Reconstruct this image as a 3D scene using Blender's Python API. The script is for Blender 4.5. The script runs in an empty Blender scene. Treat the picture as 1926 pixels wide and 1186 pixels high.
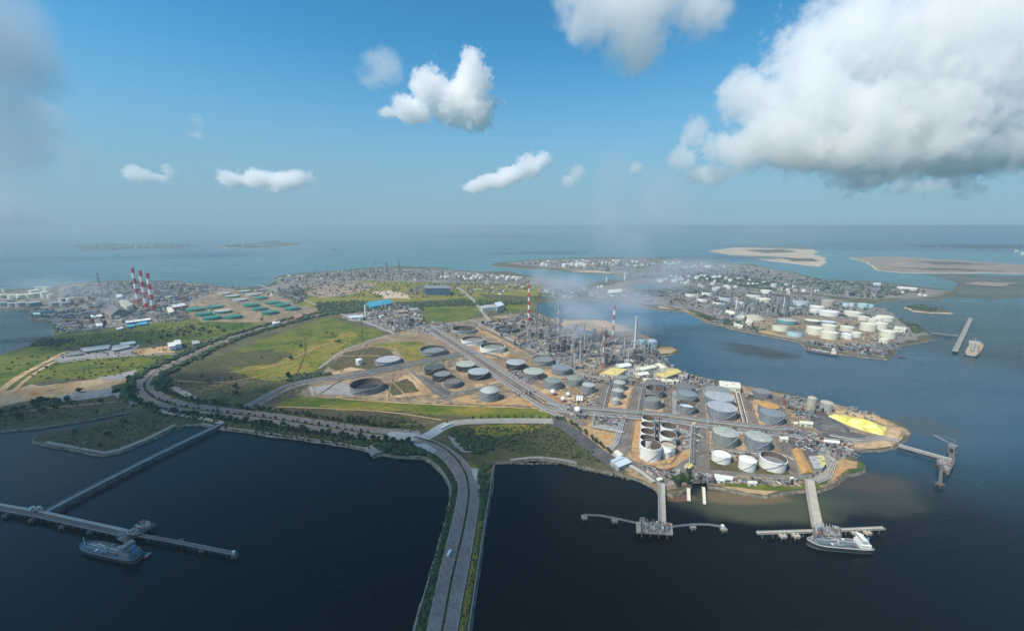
import bpy, bmesh, math, random
from mathutils import Vector, Matrix, noise as mnoise
from mathutils.geometry import tessellate_polygon
R = math.radians
random.seed(7)
sc = bpy.context.scene
COL = sc.collection

# ------------------------------------------------------------------ camera, sky, sun, exposure
F = 780.0          # focal length in photo pixels (photo 1926 wide)
H = 330.0          # camera height in metres
PITCH = R(12.2)
cam = bpy.data.cameras.new('camera')
co = bpy.data.objects.new('camera', cam)
COL.objects.link(co)
cam.sensor_width = 36
cam.lens = 36 * F / 1926
cam.clip_start = 1
cam.clip_end = 400000
co.location = (0, 0, H)
co.rotation_euler = (R(90) - PITCH, 0, 0)
sc.camera = co
sc.view_settings.view_transform = 'Standard'
sc.view_settings.look = 'None'
sc.view_settings.exposure = 0
sc.view_settings.gamma = 1
sc.view_settings.use_curve_mapping = False

SUN = Vector((-0.62, -0.42, 1.0)).normalized()
w = bpy.data.worlds.new('World')
sc.world = w
w.use_nodes = True
nt = w.node_tree
bg = nt.nodes['Background']
sky = nt.nodes.new('ShaderNodeTexSky')
sky.sky_type = 'NISHITA'
sky.sun_disc = False
sky.sun_elevation = math.asin(SUN.z)
sky.sun_rotation = math.atan2(SUN.x, SUN.y)
sky.air_density = 1.0
sky.dust_density = .5
sky.ozone_density = 3.0
sky.altitude = 300
tint = nt.nodes.new('ShaderNodeMix'); tint.data_type = 'RGBA'; tint.blend_type = 'MULTIPLY'
tint.inputs[0].default_value = 1
tint.inputs[7].default_value = (.40, 1.08, 1.20, 1)
nt.links.new(sky.outputs[0], tint.inputs[6])
# a pale band of humid air low over the horizon, the same all the way round
tc = nt.nodes.new('ShaderNodeTexCoord')
sp = nt.nodes.new('ShaderNodeSeparateXYZ')
nt.links.new(tc.outputs['Generated'], sp.inputs[0])
mr = nt.nodes.new('ShaderNodeMapRange'); mr.interpolation_type = 'SMOOTHERSTEP'
mr.inputs[1].default_value = -.02; mr.inputs[2].default_value = .42
mr.inputs[3].default_value = .92; mr.inputs[4].default_value = 0
nt.links.new(sp.outputs['Z'], mr.inputs[0])
band = nt.nodes.new('ShaderNodeMix'); band.data_type = 'RGBA'
nt.links.new(mr.outputs[0], band.inputs[0])
nt.links.new(tint.outputs[2], band.inputs[6])
band.inputs[7].default_value = (2.15, 3.28, 4.15, 1)
nt.links.new(band.outputs[2], bg.inputs[0])
bg.inputs[1].default_value = 0.13
sl = bpy.data.lights.new('sun', 'SUN')
so = bpy.data.objects.new('sun', sl)
COL.objects.link(so)
sl.energy = 5.0
sl.angle = R(.5)
sl.color = (1, .89, .75)
so.rotation_euler = SUN.to_track_quat('Z', 'Y').to_euler()
so.location = (0, 0, 3000)
sc.cycles.max_bounces = 18
sc.cycles.volume_bounces = 16
sc.cycles.volume_step_rate = 2.2
sc.cycles.use_denoising = True

# ------------------------------------------------------------------ pixel <-> ground helpers
CP, SP = math.cos(PITCH), math.sin(PITCH)
def ray(px, py):
    x = (px - 963) / F; y = (593 - py) / F
    return Vector((x, CP + y * SP, -SP + y * CP))
def G(px, py, z=0.0):
    d = ray(px, py); t = (H - z) / -d.z
    return Vector((d.x * t, d.y * t, z))
def depth(p):
    return p.y * CP - (p.z - H) * SP
def mpp(px, py, z=0.0):
    return depth(G(px, py, z)) / F
def topz(p, py):
    k = (593 - py) / F
    return H + p.y * (k * CP - SP) / (CP + k * SP)
LZ = 3.0
def GL(px, py): return G(px, py, LZ)
def PL(pts, z=LZ): return [G(a, b, z) for a, b in pts]

# ------------------------------------------------------------------ materials
MATS = {}
def _base(name):
    m = bpy.data.materials.new(name); m.use_nodes = True
    return m, m.node_tree, m.node_tree.nodes['Principled BSDF']
def mk(name, c, rough=.8, metal=0, var=.12, vs=8.0, streak=False):
    """painted / concrete / metal surface with faint large-scale wear"""
    if name in MATS: return MATS[name]
    m, t, b = _base(name); N, L = t.nodes, t.links
    g = N.new('ShaderNodeNewGeometry')
    nz = N.new('ShaderNodeTexNoise'); nz.inputs['Scale'].default_value = 1 / vs; nz.inputs['Detail'].default_value = 4
    if streak:
        nz.inputs['Scale'].default_value = 1 / 3.2
        mp = N.new('ShaderNodeMapping'); mp.inputs['Scale'].default_value = (1, 1, .18); L.new(g.outputs['Position'], mp.inputs[0]); L.new(mp.outputs[0], nz.inputs['Vector'])
    else:
        L.new(g.outputs['Position'], nz.inputs['Vector'])
    r = N.new('ShaderNodeValToRGB')
    r.color_ramp.elements[0].position = .3; r.color_ramp.elements[1].position = .7
    r.color_ramp.elements[0].color = (*[v * (1 - var) for v in c], 1)
    r.color_ramp.elements[1].color = (*[min(1, v * (1 + var)) for v in c], 1)
    L.new(nz.outputs[0], r.inputs[0]); L.new(r.outputs[0], b.inputs['Base Color'])
    b.inputs['Roughness'].default_value = rough; b.inputs['Metallic'].default_value = metal
    MATS[name] = m; return m
def ground(name, cols, scale=60.0, fine=7.0, fineamt=.35, rough=.95, stretch=None, seed=0.0, speck=None):
    """soil / grass: ramp over a distorted large noise, broken up by a fine one"""
    m, t, b = _base(name); N, L = t.nodes, t.links
    g = N.new('ShaderNodeNewGeometry'); src = g.outputs['Position']
    mp = N.new('ShaderNodeMapping'); mp.inputs['Location'].default_value = (seed * 371, seed * 173, seed * 37)
    if stretch: mp.inputs['Scale'].default_value = (stretch[0], stretch[1], 1); mp.inputs['Rotation'].default_value = (0, 0, stretch[2])
    L.new(src, mp.inputs[0]); src = mp.outputs[0]
    nz = N.new('ShaderNodeTexNoise'); nz.inputs['Scale'].default_value = 1 / scale; nz.inputs['Detail'].default_value = 7
    nz.inputs['Roughness'].default_value = .62; nz.inputs['Distortion'].default_value = .6; L.new(src, nz.inputs['Vector'])
    r = N.new('ShaderNodeValToRGB'); e = r.color_ramp.elements
    n = len(cols)
    for i, c in enumerate(cols):
        p = .32 + .36 * i / (n - 1)
        el = e[i] if i < 2 else e.new(p)
        el.position = p; el.color = (*c, 1)
    e[0].position = .32; 
    # re-assign in sorted order
    for el, c, i in zip(sorted(e, key=lambda q: q.position), cols, range(n)):
        el.color = (*c, 1)
    L.new(nz.outputs[0], r.inputs[0])
    n2 = N.new('ShaderNodeTexNoise'); n2.inputs['Scale'].default_value = 1 / fine; n2.inputs['Detail'].default_value = 5; n2.inputs['Roughness'].default_value = .7
    L.new(src, n2.inputs['Vector'])
    mr = N.new('ShaderNodeMapRange'); mr.inputs[1].default_value = .3; mr.inputs[2].default_value = .7
    mr.inputs[3].default_value = 1 - fineamt; mr.inputs[4].default_value = 1 + fineamt
    L.new(n2.outputs[0], mr.inputs[0])
    mx = N.new('ShaderNodeMix'); mx.data_type = 'RGBA'; mx.blend_type = 'MULTIPLY'; mx.inputs[0].default_value = 1
    L.new(r.outputs[0], mx.inputs[6]); L.new(mr.outputs[0], mx.inputs[7])
    outc = mx.outputs[2]
    if speck:
        v = N.new('ShaderNodeTexVoronoi'); v.inputs['Scale'].default_value = 1 / speck[0]; L.new(src, v.inputs['Vector'])
        cr = N.new('ShaderNodeValToRGB'); cr.color_ramp.interpolation = 'CONSTANT'
        sx = N.new('ShaderNodeSeparateColor'); L.new(v.outputs['Color'], sx.inputs[0])
        L.new(sx.outputs[0], cr.inputs[0])
        ce = cr.color_ramp.elements
        ce[0].color = (*speck[1], 1); ce[0].position = 0
        ce[1].color = (*speck[2], 1); ce[1].position = .5
        for k, c in enumerate(speck[3:-1]):
            q = ce.new(.6 + .12 * k); q.color = (*c, 1)
        m2 = N.new('ShaderNodeMix'); m2.data_type = 'RGBA'
        # specks cluster where a broad noise is high
        fr = N.new('ShaderNodeMapRange'); fr.inputs[1].default_value = .45; fr.inputs[2].default_value = .6; fr.inputs[4].default_value = speck[-1]
        n3 = N.new('ShaderNodeTexNoise'); n3.inputs['Scale'].default_value = 1 / (speck[0] * 6); L.new(src, n3.inputs['Vector']); L.new(n3.outputs[0], fr.inputs[0])
        L.new(fr.outputs[0], m2.inputs[0]); L.new(outc, m2.inputs[6]); L.new(cr.outputs[0], m2.inputs[7]); outc = m2.outputs[2]
    L.new(outc, b.inputs['Base Color'])
    b.inputs['Roughness'].default_value = rough
    b.inputs['Specular IOR Level'].default_value = .15
    MATS[name] = m; return m

WHITE = mk('white_paint', (.78, .78, .74), .5, var=.07, streak=True)
CREAM = mk('cream_paint', (.74, .72, .58), .55, var=.06, streak=True)
PGREY = mk('pale_grey_paint', (.40, .41, .40), .55, var=.18, streak=True)
GREY = mk('grey_paint', (.21, .22, .23), .6, var=.22, streak=True)
BGREY = mk('blue_grey_paint', (.20, .235, .265), .6, var=.2, streak=True)
GGREY = mk('green_grey_paint', (.22, .25, .225), .6, var=.2, streak=True)
PURP = mk('brown_grey_paint', (.17, .155, .16), .7, var=.15, streak=True)
DARK = mk('dark_steel', (.035, .038, .045), .6, var=.2, streak=True)
DGREEN = mk('dark_green_grey', (.07, .09, .09), .6, var=.15)
SILVER = mk('silver_roof', (.55, .56, .56), .38, .4, var=.14, vs=7)
GREEN = mk('green_tank_paint', (.035, .20, .15), .5, var=.10)
PGREEN = mk('pale_green_roof', (.36, .40, .35), .65, var=.2, vs=6)
CYAN = mk('pale_cyan_paint', (.42, .62, .66), .5, var=.08)
TEAL = mk('teal_paint', (.10, .30, .33), .6)
ORANGE = mk('orange_rust_roof', (.50, .27, .08), .8, var=.2, vs=5)
YROOF = mk('yellow_roof', (.66, .55, .20), .7, var=.18, vs=10)
BEIGE = mk('beige_concrete', (.45, .41, .33), .85, var=.12)
CONC = mk('concrete', (.30, .285, .25), .9, var=.15, vs=12)
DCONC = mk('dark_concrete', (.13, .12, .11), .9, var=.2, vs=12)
RED = mk('red_paint', (.50, .035, .04), .6, var=.08)
BLUE = mk('blue_roof', (.07, .24, .42), .6, var=.1)
CBLUE = mk('bright_blue_roof', (.06, .33, .48), .55, var=.08)
PALEBLUE = mk('pale_blue_roof', (.55, .64, .72), .5, var=.06)
RUST = mk('rusty_steel', (.22, .10, .06), .9, var=.3, vs=4)
STEEL = mk('galvanised_steel', (.40, .42, .44), .45, .4, var=.12)
PIPEW = mk('pale_pipe_lagging', (.50, .49, .45), .5, var=.12)
BLACK = mk('black_rubber', (.02, .02, .02), .8)
GLASS = mk('dark_glass', (.03, .05, .07), .12)
LEAFD = mk('dark_leaves', (.028, .048, .022), .9, var=.45, vs=3)
LEAF = mk('mid_leaves', (.05, .085, .028), .9, var=.4, vs=3)
BARK = mk('bark', (.09, .07, .05), .95)
ROCK = ground('shore_rock', [(.09, .085, .07), (.17, .155, .125), (.30, .27, .21)], 9, 3, .4)
ASPH = ground('asphalt', [(.19, .165, .15), (.225, .195, .18), (.26, .23, .21)], 25, 4, .25, stretch=(1, 1, 0))
ASPHP = ground('worn_asphalt', [(.12, .11, .10), (.17, .155, .14), (.22, .20, .175)], 30, 6, .25)
PAVE = ground('pale_paving', [(.30, .32, .32), (.38, .40, .39), (.46, .47, .45)], 20, 5, .12)
PAINTL = mk('lane_paint', (.6, .6, .56), .8)
LAND = ground('rough_land', [(.055, .065, .03), (.085, .085, .045), (.12, .11, .065), (.07, .085, .035)], 120, 14, .4)
GRASS = ground('green_grass', [(.050, .082, .015), (.080, .120, .018), (.150, .155, .03), (.072, .100, .022)], 110, 12, .28)
GRASSY = ground('yellow_grass', [(.085, .118, .02), (.155, .165, .025), (.25, .20, .045), (.11, .13, .025)], 90, 11, .3, seed=2)
GRASSD = ground('dark_grass', [(.04, .06, .022), (.065, .075, .03), (.10, .095, .045), (.055, .08, .025)], 80, 9, .35, seed=3)
BROWN = ground('brown_scrub', [(.075, .06, .038), (.115, .09, .055), (.08, .08, .034), (.17, .13, .08)], 70, 9, .4, seed=4)
DIRT = ground('refinery_yard', [(.12, .095, .06), (.29, .205, .12), (.19, .16, .12), (.40, .29, .18), (.17, .13, .09)], 45, 5, .4, seed=5)
SAND = ground('tan_sand', [(.28, .175, .085), (.42, .28, .15), (.52, .38, .23), (.26, .18, .10)], 60, 7, .25, seed=6)
OSOIL = ground('orange_soil', [(.36, .17, .06), (.46, .26, .11), (.42, .30, .17), (.24, .15, .08)], 25, 5, .3, seed=7)
RSOIL = ground('red_soil', [(.40, .13, .06), (.33, .19, .12), (.42, .22, .12)], 14, 4, .3, seed=8)
GYARD = ground('grey_yard', [(.17, .17, .17), (.25, .25, .245), (.32, .31, .30), (.21, .20, .19)], 28, 4, .3, seed=9)
DYARD = ground('dark_yard', [(.075, .075, .08), (.11, .11, .115), (.16, .155, .15)], 30, 5, .35, seed=10)
PSAND = ground('pale_sand', [(.38, .28, .19), (.48, .37, .26), (.55, .45, .33), (.30, .24, .18)], 260, 30, .2, stretch=(1, 3, .1), seed=11)
FSAND = ground('brown_pink_flats', [(.14, .11, .10), (.36, .27, .20), (.18, .14, .125), (.50, .40, .31)], 150, 40, .35, stretch=(.5, 3, -.1), seed=12)
FAR = ground('far_isle', [(.05, .07, .06), (.08, .10, .08), (.13, .13, .11)], 200, 40, .3)
INDG = ground('industrial_ground', [(.12, .12, .12), (.19, .18, .16), (.27, .24, .20), (.14, .15, .12)], 60, 9, .4, seed=13,
              speck=(9.0, (.10, .11, .12), (.22, .21, .20), (.45, .45, .43), (.09, .14, .18), (.30, .16, .12), .85))
BEACH = ground('wet_beach', [(.30, .20, .11), (.42, .29, .16), (.50, .37, .22)], 30, 5, .2, seed=14)
SULF = ground('sulphur', [(.50, .42, .10), (.72, .67, .13), (.80, .78, .34), (.74, .70, .16)], 16, 3, .22, seed=15)

def water_mat():
    m, t, b = _base('sea_water'); N, L = t.nodes, t.links
    g = N.new('ShaderNodeNewGeometry'); P = g.outputs['Position']
    def rgbmix(fac, a, c):
        x = N.new('ShaderNodeMix'); x.data_type = 'RGBA'
        L.new(fac, x.inputs[0])
        if isinstance(a, tuple): x.inputs[6].default_value = (*a, 1)
        else: L.new(a, x.inputs[6])
        if isinstance(c, tuple): x.inputs[7].default_value = (*c, 1)
        else: L.new(c, x.inputs[7])
        return x.outputs[2]
    s = N.new('ShaderNodeSeparateXYZ'); L.new(P, s.inputs[0])
    nb = N.new('ShaderNodeTexNoise'); nb.inputs['Scale'].default_value = 1 / 700; nb.inputs['Detail'].default_value = 5; L.new(P, nb.inputs['Vector'])
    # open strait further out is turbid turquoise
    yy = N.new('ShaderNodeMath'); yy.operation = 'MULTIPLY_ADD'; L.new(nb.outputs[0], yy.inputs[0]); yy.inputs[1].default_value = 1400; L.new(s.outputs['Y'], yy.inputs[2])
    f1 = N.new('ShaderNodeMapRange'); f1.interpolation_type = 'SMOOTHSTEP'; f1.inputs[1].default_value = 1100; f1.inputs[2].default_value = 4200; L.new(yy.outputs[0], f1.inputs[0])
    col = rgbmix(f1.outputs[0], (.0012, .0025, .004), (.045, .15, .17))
    def spot(px, py, rx, ry, c, amt, col, nsc=60, namp=.6, rot=0):
        ce = G(px, py)
        mp = N.new('ShaderNodeMapping'); mp.vector_type = 'TEXTURE'
        mp.inputs['Location'].default_value = ce; mp.inputs['Scale'].default_value = (rx, ry, 1); mp.inputs['Rotation'].default_value = (0, 0, rot)
        L.new(P, mp.inputs[0])
        ln = N.new('ShaderNodeVectorMath'); ln.operation = 'LENGTH'; L.new(mp.outputs[0], ln.inputs[0])
        n2 = N.new('ShaderNodeTexNoise'); n2.inputs['Scale'].default_value = 1 / nsc; n2.inputs['Detail'].default_value = 5; L.new(P, n2.inputs['Vector'])
        ad = N.new('ShaderNodeMath'); ad.operation = 'MULTIPLY_ADD'; L.new(n2.outputs[0], ad.inputs[0]); ad.inputs[1].default_value = namp; L.new(ln.outputs['Value'], ad.inputs[2])
        f = N.new('ShaderNodeMapRange'); f.interpolation_type = 'SMOOTHSTEP'
        f.inputs[1].default_value = .55 + namp / 2; f.inputs[2].default_value = 1.05 + namp / 2; f.inputs[3].default_value = amt; f.inputs[4].default_value = 0
        L.new(ad.outputs[0], f.inputs[0])
        return rgbmix(f.outputs[0], col, c)
    col = spot(1560, 700, 560, 520, (.016, .068, .115), .9, col, 220, .5)
    col = spot(1200, 590, 420, 260, (.022, .105, .19), .95, col, 200, .4)
    # sediment over shallow flats off the refinery beach
    col = spot(1440, 948, 120, 40, (.075, .082, .045), .85, col, 40, .7)
    col = spot(1610, 918, 110, 58, (.05, .06, .045), .6, col, 45, .7)
    col = spot(1400, 935, 66, 17, (.17, .12, .065), .9, col, 20, .7)
    col = spot(1630, 908, 64, 26, (.065, .045, .038), .6, col, 18, .6)
    col = spot(1275, 935, 26, 10, (.16, .09, .055), .85, col, 12, .5)
    col = spot(1735, 800, 60, 50, (.05, .055, .045), .5, col, 30, .6)
    # cloud shadow on the channel, painted into the water colour
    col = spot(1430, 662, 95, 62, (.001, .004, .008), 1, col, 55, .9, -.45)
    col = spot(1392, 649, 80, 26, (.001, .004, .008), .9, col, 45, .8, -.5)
    # green water off the far flats
    col = spot(1560, 512, 1500, 500, (.03, .15, .17), .7, col, 400, .5)
    # pale shallows round the sand flats
    col = spot(1445, 480, 1150, 420, (.09, .22, .21), .7, col, 180, .6)
    col = spot(1800, 500, 1700, 520, (.08, .19, .19), .6, col, 200, .6)
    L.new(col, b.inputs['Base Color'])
    b.inputs['IOR'].default_value = 1.333; b.inputs['Specular IOR Level'].default_value = .3
    rn = N.new('ShaderNodeTexNoise'); rn.inputs['Scale'].default_value = 1 / 260; rn.inputs['Detail'].default_value = 6
    mp = N.new('ShaderNodeMapping'); mp.inputs['Scale'].default_value = (1, 2.6, 1); mp.inputs['Rotation'].default_value = (0, 0, .25); L.new(P, mp.inputs[0]); L.new(mp.outputs[0], rn.inputs['Vector'])
    rr = N.new('ShaderNodeMapRange'); rr.inputs[1].default_value = .35; rr.inputs[2].default_value = .65; rr.inputs[3].default_value = .2; rr.inputs[4].default_value = .3
    L.new(rn.outputs[0], rr.inputs[0]); L.new(rr.outputs[0], b.inputs['Roughness'])
    wn = N.new('ShaderNodeTexNoise'); wn.inputs['Scale'].default_value = 1 / 9; wn.inputs['Detail'].default_value = 4; L.new(mp.outputs[0], wn.inputs['Vector'])
    bp = N.new('ShaderNodeBump'); bp.inputs['Strength'].default_value = .13; bp.inputs['Distance'].default_value = 1.2
    L.new(wn.outputs[0], bp.inputs['Height']); L.new(bp.outputs[0], b.inputs['Normal'])
    return m

# ------------------------------------------------------------------ object helpers
def tag(o, label=None, cat=None, group=None, kind=None):
    if label: o['label'] = label
    if cat: o['category'] = cat
    if group: o['group'] = group
    if kind: o['kind'] = kind
    return o
def empty(name, loc=(0, 0, 0), rz=0.0, label=None, cat=None, group=None):
    o = bpy.data.objects.new(name, None); COL.objects.link(o)
    o.location = loc; o.rotation_euler = (0, 0, rz); o.empty_display_size = 1
    return tag(o, label, cat, group)
class MB:
    """collects boxes, tubes and prisms into ONE mesh"""
    def __init__(s): s.v = []; s.f = []; s.m = []
    def add(s, vs, fs, mi=0):
        n = len(s.v); s.v += [tuple(v) for v in vs]
        for f in fs: s.f.append(tuple(i + n for i in f)); s.m.append(mi)
    def box(s, c, d, rz=0.0, mi=0):
        cx, cy, cz = c; hx, hy, hz = d[0] / 2, d[1] / 2, d[2] / 2
        cs, sn = math.cos(rz), math.sin(rz); vs = []
        for z in (-hz, hz):
            for x, y in ((-hx, -hy), (hx, -hy), (hx, hy), (-hx, hy)):
                vs.append((cx + x * cs - y * sn, cy + x * sn + y * cs, cz + z))
        s.add(vs, [(3, 2, 1, 0), (4, 5, 6, 7), (0, 1, 5, 4), (1, 2, 6, 5), (2, 3, 7, 6), (3, 0, 4, 7)], mi)
    def cyl(s, p, r, z0, z1, n=12, r2=None, mi=0, cap=True, bottom=False):
        r2 = r if r2 is None else r2
        vs = [(p[0] + r * math.cos(2 * math.pi * i / n), p[1] + r * math.sin(2 * math.pi * i / n), z0) for i in range(n)]
        vs += [(p[0] + r2 * math.cos(2 * math.pi * i / n), p[1] + r2 * math.sin(2 * math.pi * i / n), z1) for i in range(n)]
        fs = [(i, (i + 1) % n, n + (i + 1) % n, n + i) for i in range(n)]
        if cap: fs.append(tuple(range(n, 2 * n)))
        if bottom: fs.append(tuple(reversed(range(n))))
        s.add(vs, fs, mi)
    def tube(s, a, b, r, n=6, mi=0, r2=None):
        a, b = Vector(a), Vector(b); d = b - a
        if d.length < 1e-6: return
        q = d.to_track_quat('Z', 'Y'); r2 = r if r2 is None else r2
        vs = [a + q @ Vector((r * math.cos(2 * math.pi * i / n), r * math.sin(2 * math.pi * i / n), 0)) for i in range(n)]
        vs += [b + q @ Vector((r2 * math.cos(2 * math.pi * i / n), r2 * math.sin(2 * math.pi * i / n), 0)) for i in range(n)]
        s.add(vs, [(i, (i + 1) % n, n + (i + 1) % n, n + i) for i in range(n)] + [tuple(reversed(range(n))), tuple(range(n, 2 * n))], mi)
    def sphere(s, c, r, n=14, m=8, mi=0, zs=1.0):
        vs = []
        for j in range(m + 1):
            a = math.pi * j / m
            for i in range(n):
                vs.append((c[0] + r * math.sin(a) * math.cos(2 * math.pi * i / n), c[1] + r * math.sin(a) * math.sin(2 * math.pi * i / n), c[2] + r * zs * math.cos(a)))
        s.add(vs, [(j * n + i, (j + 1) * n + i, (j + 1) * n + (i + 1) % n, j * n + (i + 1) % n) for j in range(m) for i in range(n)], mi)
    def prism(s, pts, z0, z1, mi=0, side=True):
        n = len(pts)
        if side: s.add([(p[0], p[1], z0) for p in pts] + [(p[0], p[1], z1) for p in pts], [(i, (i + 1) % n, n + (i + 1) % n, n + i) for i in range(n)], mi)
        tr = tessellate_polygon([[Vector((p[0], p[1], 0)) for p in pts]])
        s.add([(p[0], p[1], z1) for p in pts], [tuple(t) for t in tr], mi)
    def mesh(s, name, mats, smooth=False):
        me = bpy.data.meshes.new(name); me.from_pydata(s.v, [], s.f)
        for m in (mats if isinstance(mats, (list, tuple)) else [mats]): me.materials.append(m)
        me.polygons.foreach_set('material_index', s.m)
        bm = bmesh.new(); bm.from_mesh(me); bmesh.ops.recalc_face_normals(bm, faces=bm.faces); bm.to_mesh(me); bm.free()
        if smooth:
            me.shade_smooth(); me.set_sharp_from_angle(angle=R(40))
        me.update(); return me
    def build(s, name, mats, parent=None, smooth=False, loc=None):
        o = bpy.data.objects.new(name, s.mesh(name, mats, smooth)); COL.objects.link(o)
        if parent: o.parent = parent
        if loc: o.location = loc
        return o
def inst(name, me, parent=None, mat=None, loc=(0, 0, 0), scale=(1, 1, 1), rz=0):
    o = bpy.data.objects.new(name, me); COL.objects.link(o); o.parent = parent
    o.location = loc; o.scale = scale; o.rotation_euler = (0, 0, rz)
    if mat is not None:
        for i, mm in enumerate(mat if isinstance(mat, (list, tuple)) else [mat]):
            o.material_slots[i].link = 'OBJECT'; o.material_slots[i].material = mm
    return o
def copy_tree(o, parent=None):
    c = o.copy(); COL.objects.link(c); c.parent = parent
    for ch in list(o.children): copy_tree(ch, c)
    return c
def area(poly):
    return sum(a.x * b.y - b.x * a.y for a, b in zip(poly, poly[1:] + poly[:1])) / 2
def rough(poly, amp=.05, minlen=12.0, seed=0, closed=True, cap=9.0):
    """split edges and push the midpoints sideways, so outlines are uneven"""
    rnd = random.Random(seed)
    def sub(a, b, k):
        d = (b - a).length
        if d < minlen or k == 0: return [a]
        n = Vector((-(b - a).y, (b - a).x, 0)).normalized()
        m = (a + b) / 2 + n * max(-cap, min(cap, rnd.gauss(0, amp) * d))
        return sub(a, m, k - 1) + sub(m, b, k - 1)
    out = []
    pairs = zip(poly, poly[1:] + poly[:1]) if closed else zip(poly, poly[1:])
    for a, b in pairs: out += sub(a, b, 5)
    if not closed: out.append(poly[-1])
    return out
patch_n = 0
def patch(name, px, mat, layer=1, amp=.06, world=False, seed=1, label=None, kind='structure', cap=9.0, minlen=12.0):
    pts = px if world else PL(px)
    pts = rough(pts, amp, minlen, seed + len(px), cap=cap) if amp else pts
    global patch_n; patch_n += 1
    z = LZ + .06 * layer + .0011 * (patch_n % 50)
    tr = tessellate_polygon([[Vector((p.x, p.y, 0)) for p in pts]])
    me = bpy.data.meshes.new(name); me.from_pydata([(p.x, p.y, z) for p in pts], [], [tuple(t) for t in tr]); me.materials.append(mat)
    bm = bmesh.new(); bm.from_mesh(me)
    for f in bm.faces:
        if f.normal.z < 0: f.normal_flip()
    bm.to_mesh(me); bm.free()
    o = bpy.data.objects.new(name, me); COL.objects.link(o); o['kind'] = kind
    if label: o['label'] = label
    return o
def land(name, px, mat, shore=ROCK, sw=5.0, amp=.03, seed=1, z=LZ, cap=7.0, label=None, minlen=14):
    pts = PL(px, z)
    if area(pts) < 0: pts.reverse()
    pts = rough(pts, amp, minlen, seed, cap=cap)
    n = len(pts); outer = []
    for i in range(n):
        a, b, c = pts[i - 1], pts[i], pts[(i + 1) % n]
        t = (c - a); nn = Vector((t.y, -t.x, 0)).normalized()
        outer.append(Vector((b.x + nn.x * sw, b.y + nn.y * sw, -1.5)))
    mb = MB()
    mb.add(pts, [tuple(t) for t in tessellate_polygon([[Vector((p.x, p.y, 0)) for p in pts]])], 0)
    mb.add(pts + outer, [(i, n + i, n + (i + 1) % n, (i + 1) % n) for i in range(n)], 1)
    me = bpy.data.meshes.new(name); me.from_pydata(mb.v, [], mb.f); me.materials.append(mat); me.materials.append(shore)
    me.polygons.foreach_set('material_index', mb.m)
    bm = bmesh.new(); bm.from_mesh(me)
    for f in bm.faces:
        if f.normal.z < 0: f.normal_flip()
    bm.to_mesh(me); bm.free()
    o = bpy.data.objects.new(name, me); COL.objects.link(o); o['kind'] = 'structure'
    if label: o['label'] = label
    return o
def smooth_line(pts, n=3):
    for _ in range(n):
        q = [pts[0]]
        for a, b in zip(pts, pts[1:]): q += [a.lerp(b, .25), a.lerp(b, .75)]
        q.append(pts[-1]); pts = q
    return pts
def offset(pts, d):
    out = []
    for i, p in enumerate(pts):
        a = pts[max(0, i - 1)]; b = pts[min(len(pts) - 1, i + 1)]
        t = (b - a); nn = Vector((-t.y, t.x, 0)).normalized()
        out.append(p + nn * d)
    return out
rib_n = 0
def ribbon_mb(mb, pts, wdt, z, h=0.0, top=1.0, mi=0):
    """flat strip (h=0) or trapezoid ridge along a world polyline"""
    global rib_n
    rib_n += 1; z = z + .0013 * (rib_n % 37)
    l, r = offset(pts, wdt / 2), offset(pts, -wdt / 2); n = len(pts)
    if h <= 0:
        mb.add([(p.x, p.y, z) for p in l] + [(p.x, p.y, z) for p in r], [(i, n + i, n + i + 1, i + 1) for i in range(n - 1)], mi)
    else:
        li, ri = offset(pts, wdt / 2 * top), offset(pts, -wdt / 2 * top)
        vs = [(p.x, p.y, z) for p in l] + [(p.x, p.y, z + h) for p in li] + [(p.x, p.y, z + h) for p in ri] + [(p.x, p.y, z) for p in r]
        fs = []
        for k in range(3): fs += [(k * n + i, (k + 1) * n + i, (k + 1) * n + i + 1, k * n + i + 1) for i in range(n - 1)]
        fs += [(0, n, 2 * n, 3 * n), (n - 1, 4 * n - 1, 3 * n - 1, 2 * n - 1)]
        mb.add(vs, fs, mi)
def road(px, wdt, layer=8, mat=None, name='road', smooth=1, world=None, h=0):
    pts = smooth_line(world or PL(px), smooth); mb = MB()
    ribbon_mb(mb, pts, wdt, LZ + .06 * layer, h, .5)
    o = mb.build(name, mat or ASPHP); o['kind'] = 'structure'; return o
def inpoly(x, y, poly):
    c = False; n = len(poly); j = n - 1
    for i in range(n):
        a, b = poly[i], poly[j]
        if (a.y > y) != (b.y > y) and x < (b.x - a.x) * (y - a.y) / (b.y - a.y) + a.x: c = not c
        j = i
    return c
def scatter(px, n, rnd, z=LZ):
    """random world points inside a pixel polygon, even in the ground plane"""
    poly = PL(px, z); xs = [p.x for p in poly]; ys = [p.y for p in poly]; out = []; k = 0
    while len(out) < n and k < n * 60:
        k += 1; x = rnd.uniform(min(xs), max(xs)); y = rnd.uniform(min(ys), max(ys))
        if inpoly(x, y, poly): out.append(Vector((x, y, z)))
    return out
ORD = 'first second third fourth fifth sixth seventh eighth ninth tenth eleventh twelfth thirteenth fourteenth fifteenth sixteenth seventeenth eighteenth nineteenth twentieth'.split()
# ================================================================== SEA AND LAND
me = bpy.data.meshes.new('sea_water'); S = 90000
me.from_pydata([(-S, -2500, 0), (S, -2500, 0), (S, S, 0), (-S, S, 0)], [], [(0, 1, 2, 3)])
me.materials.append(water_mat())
o = bpy.data.objects.new('sea_water', me); COL.objects.link(o); o['kind'] = 'structure'

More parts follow.
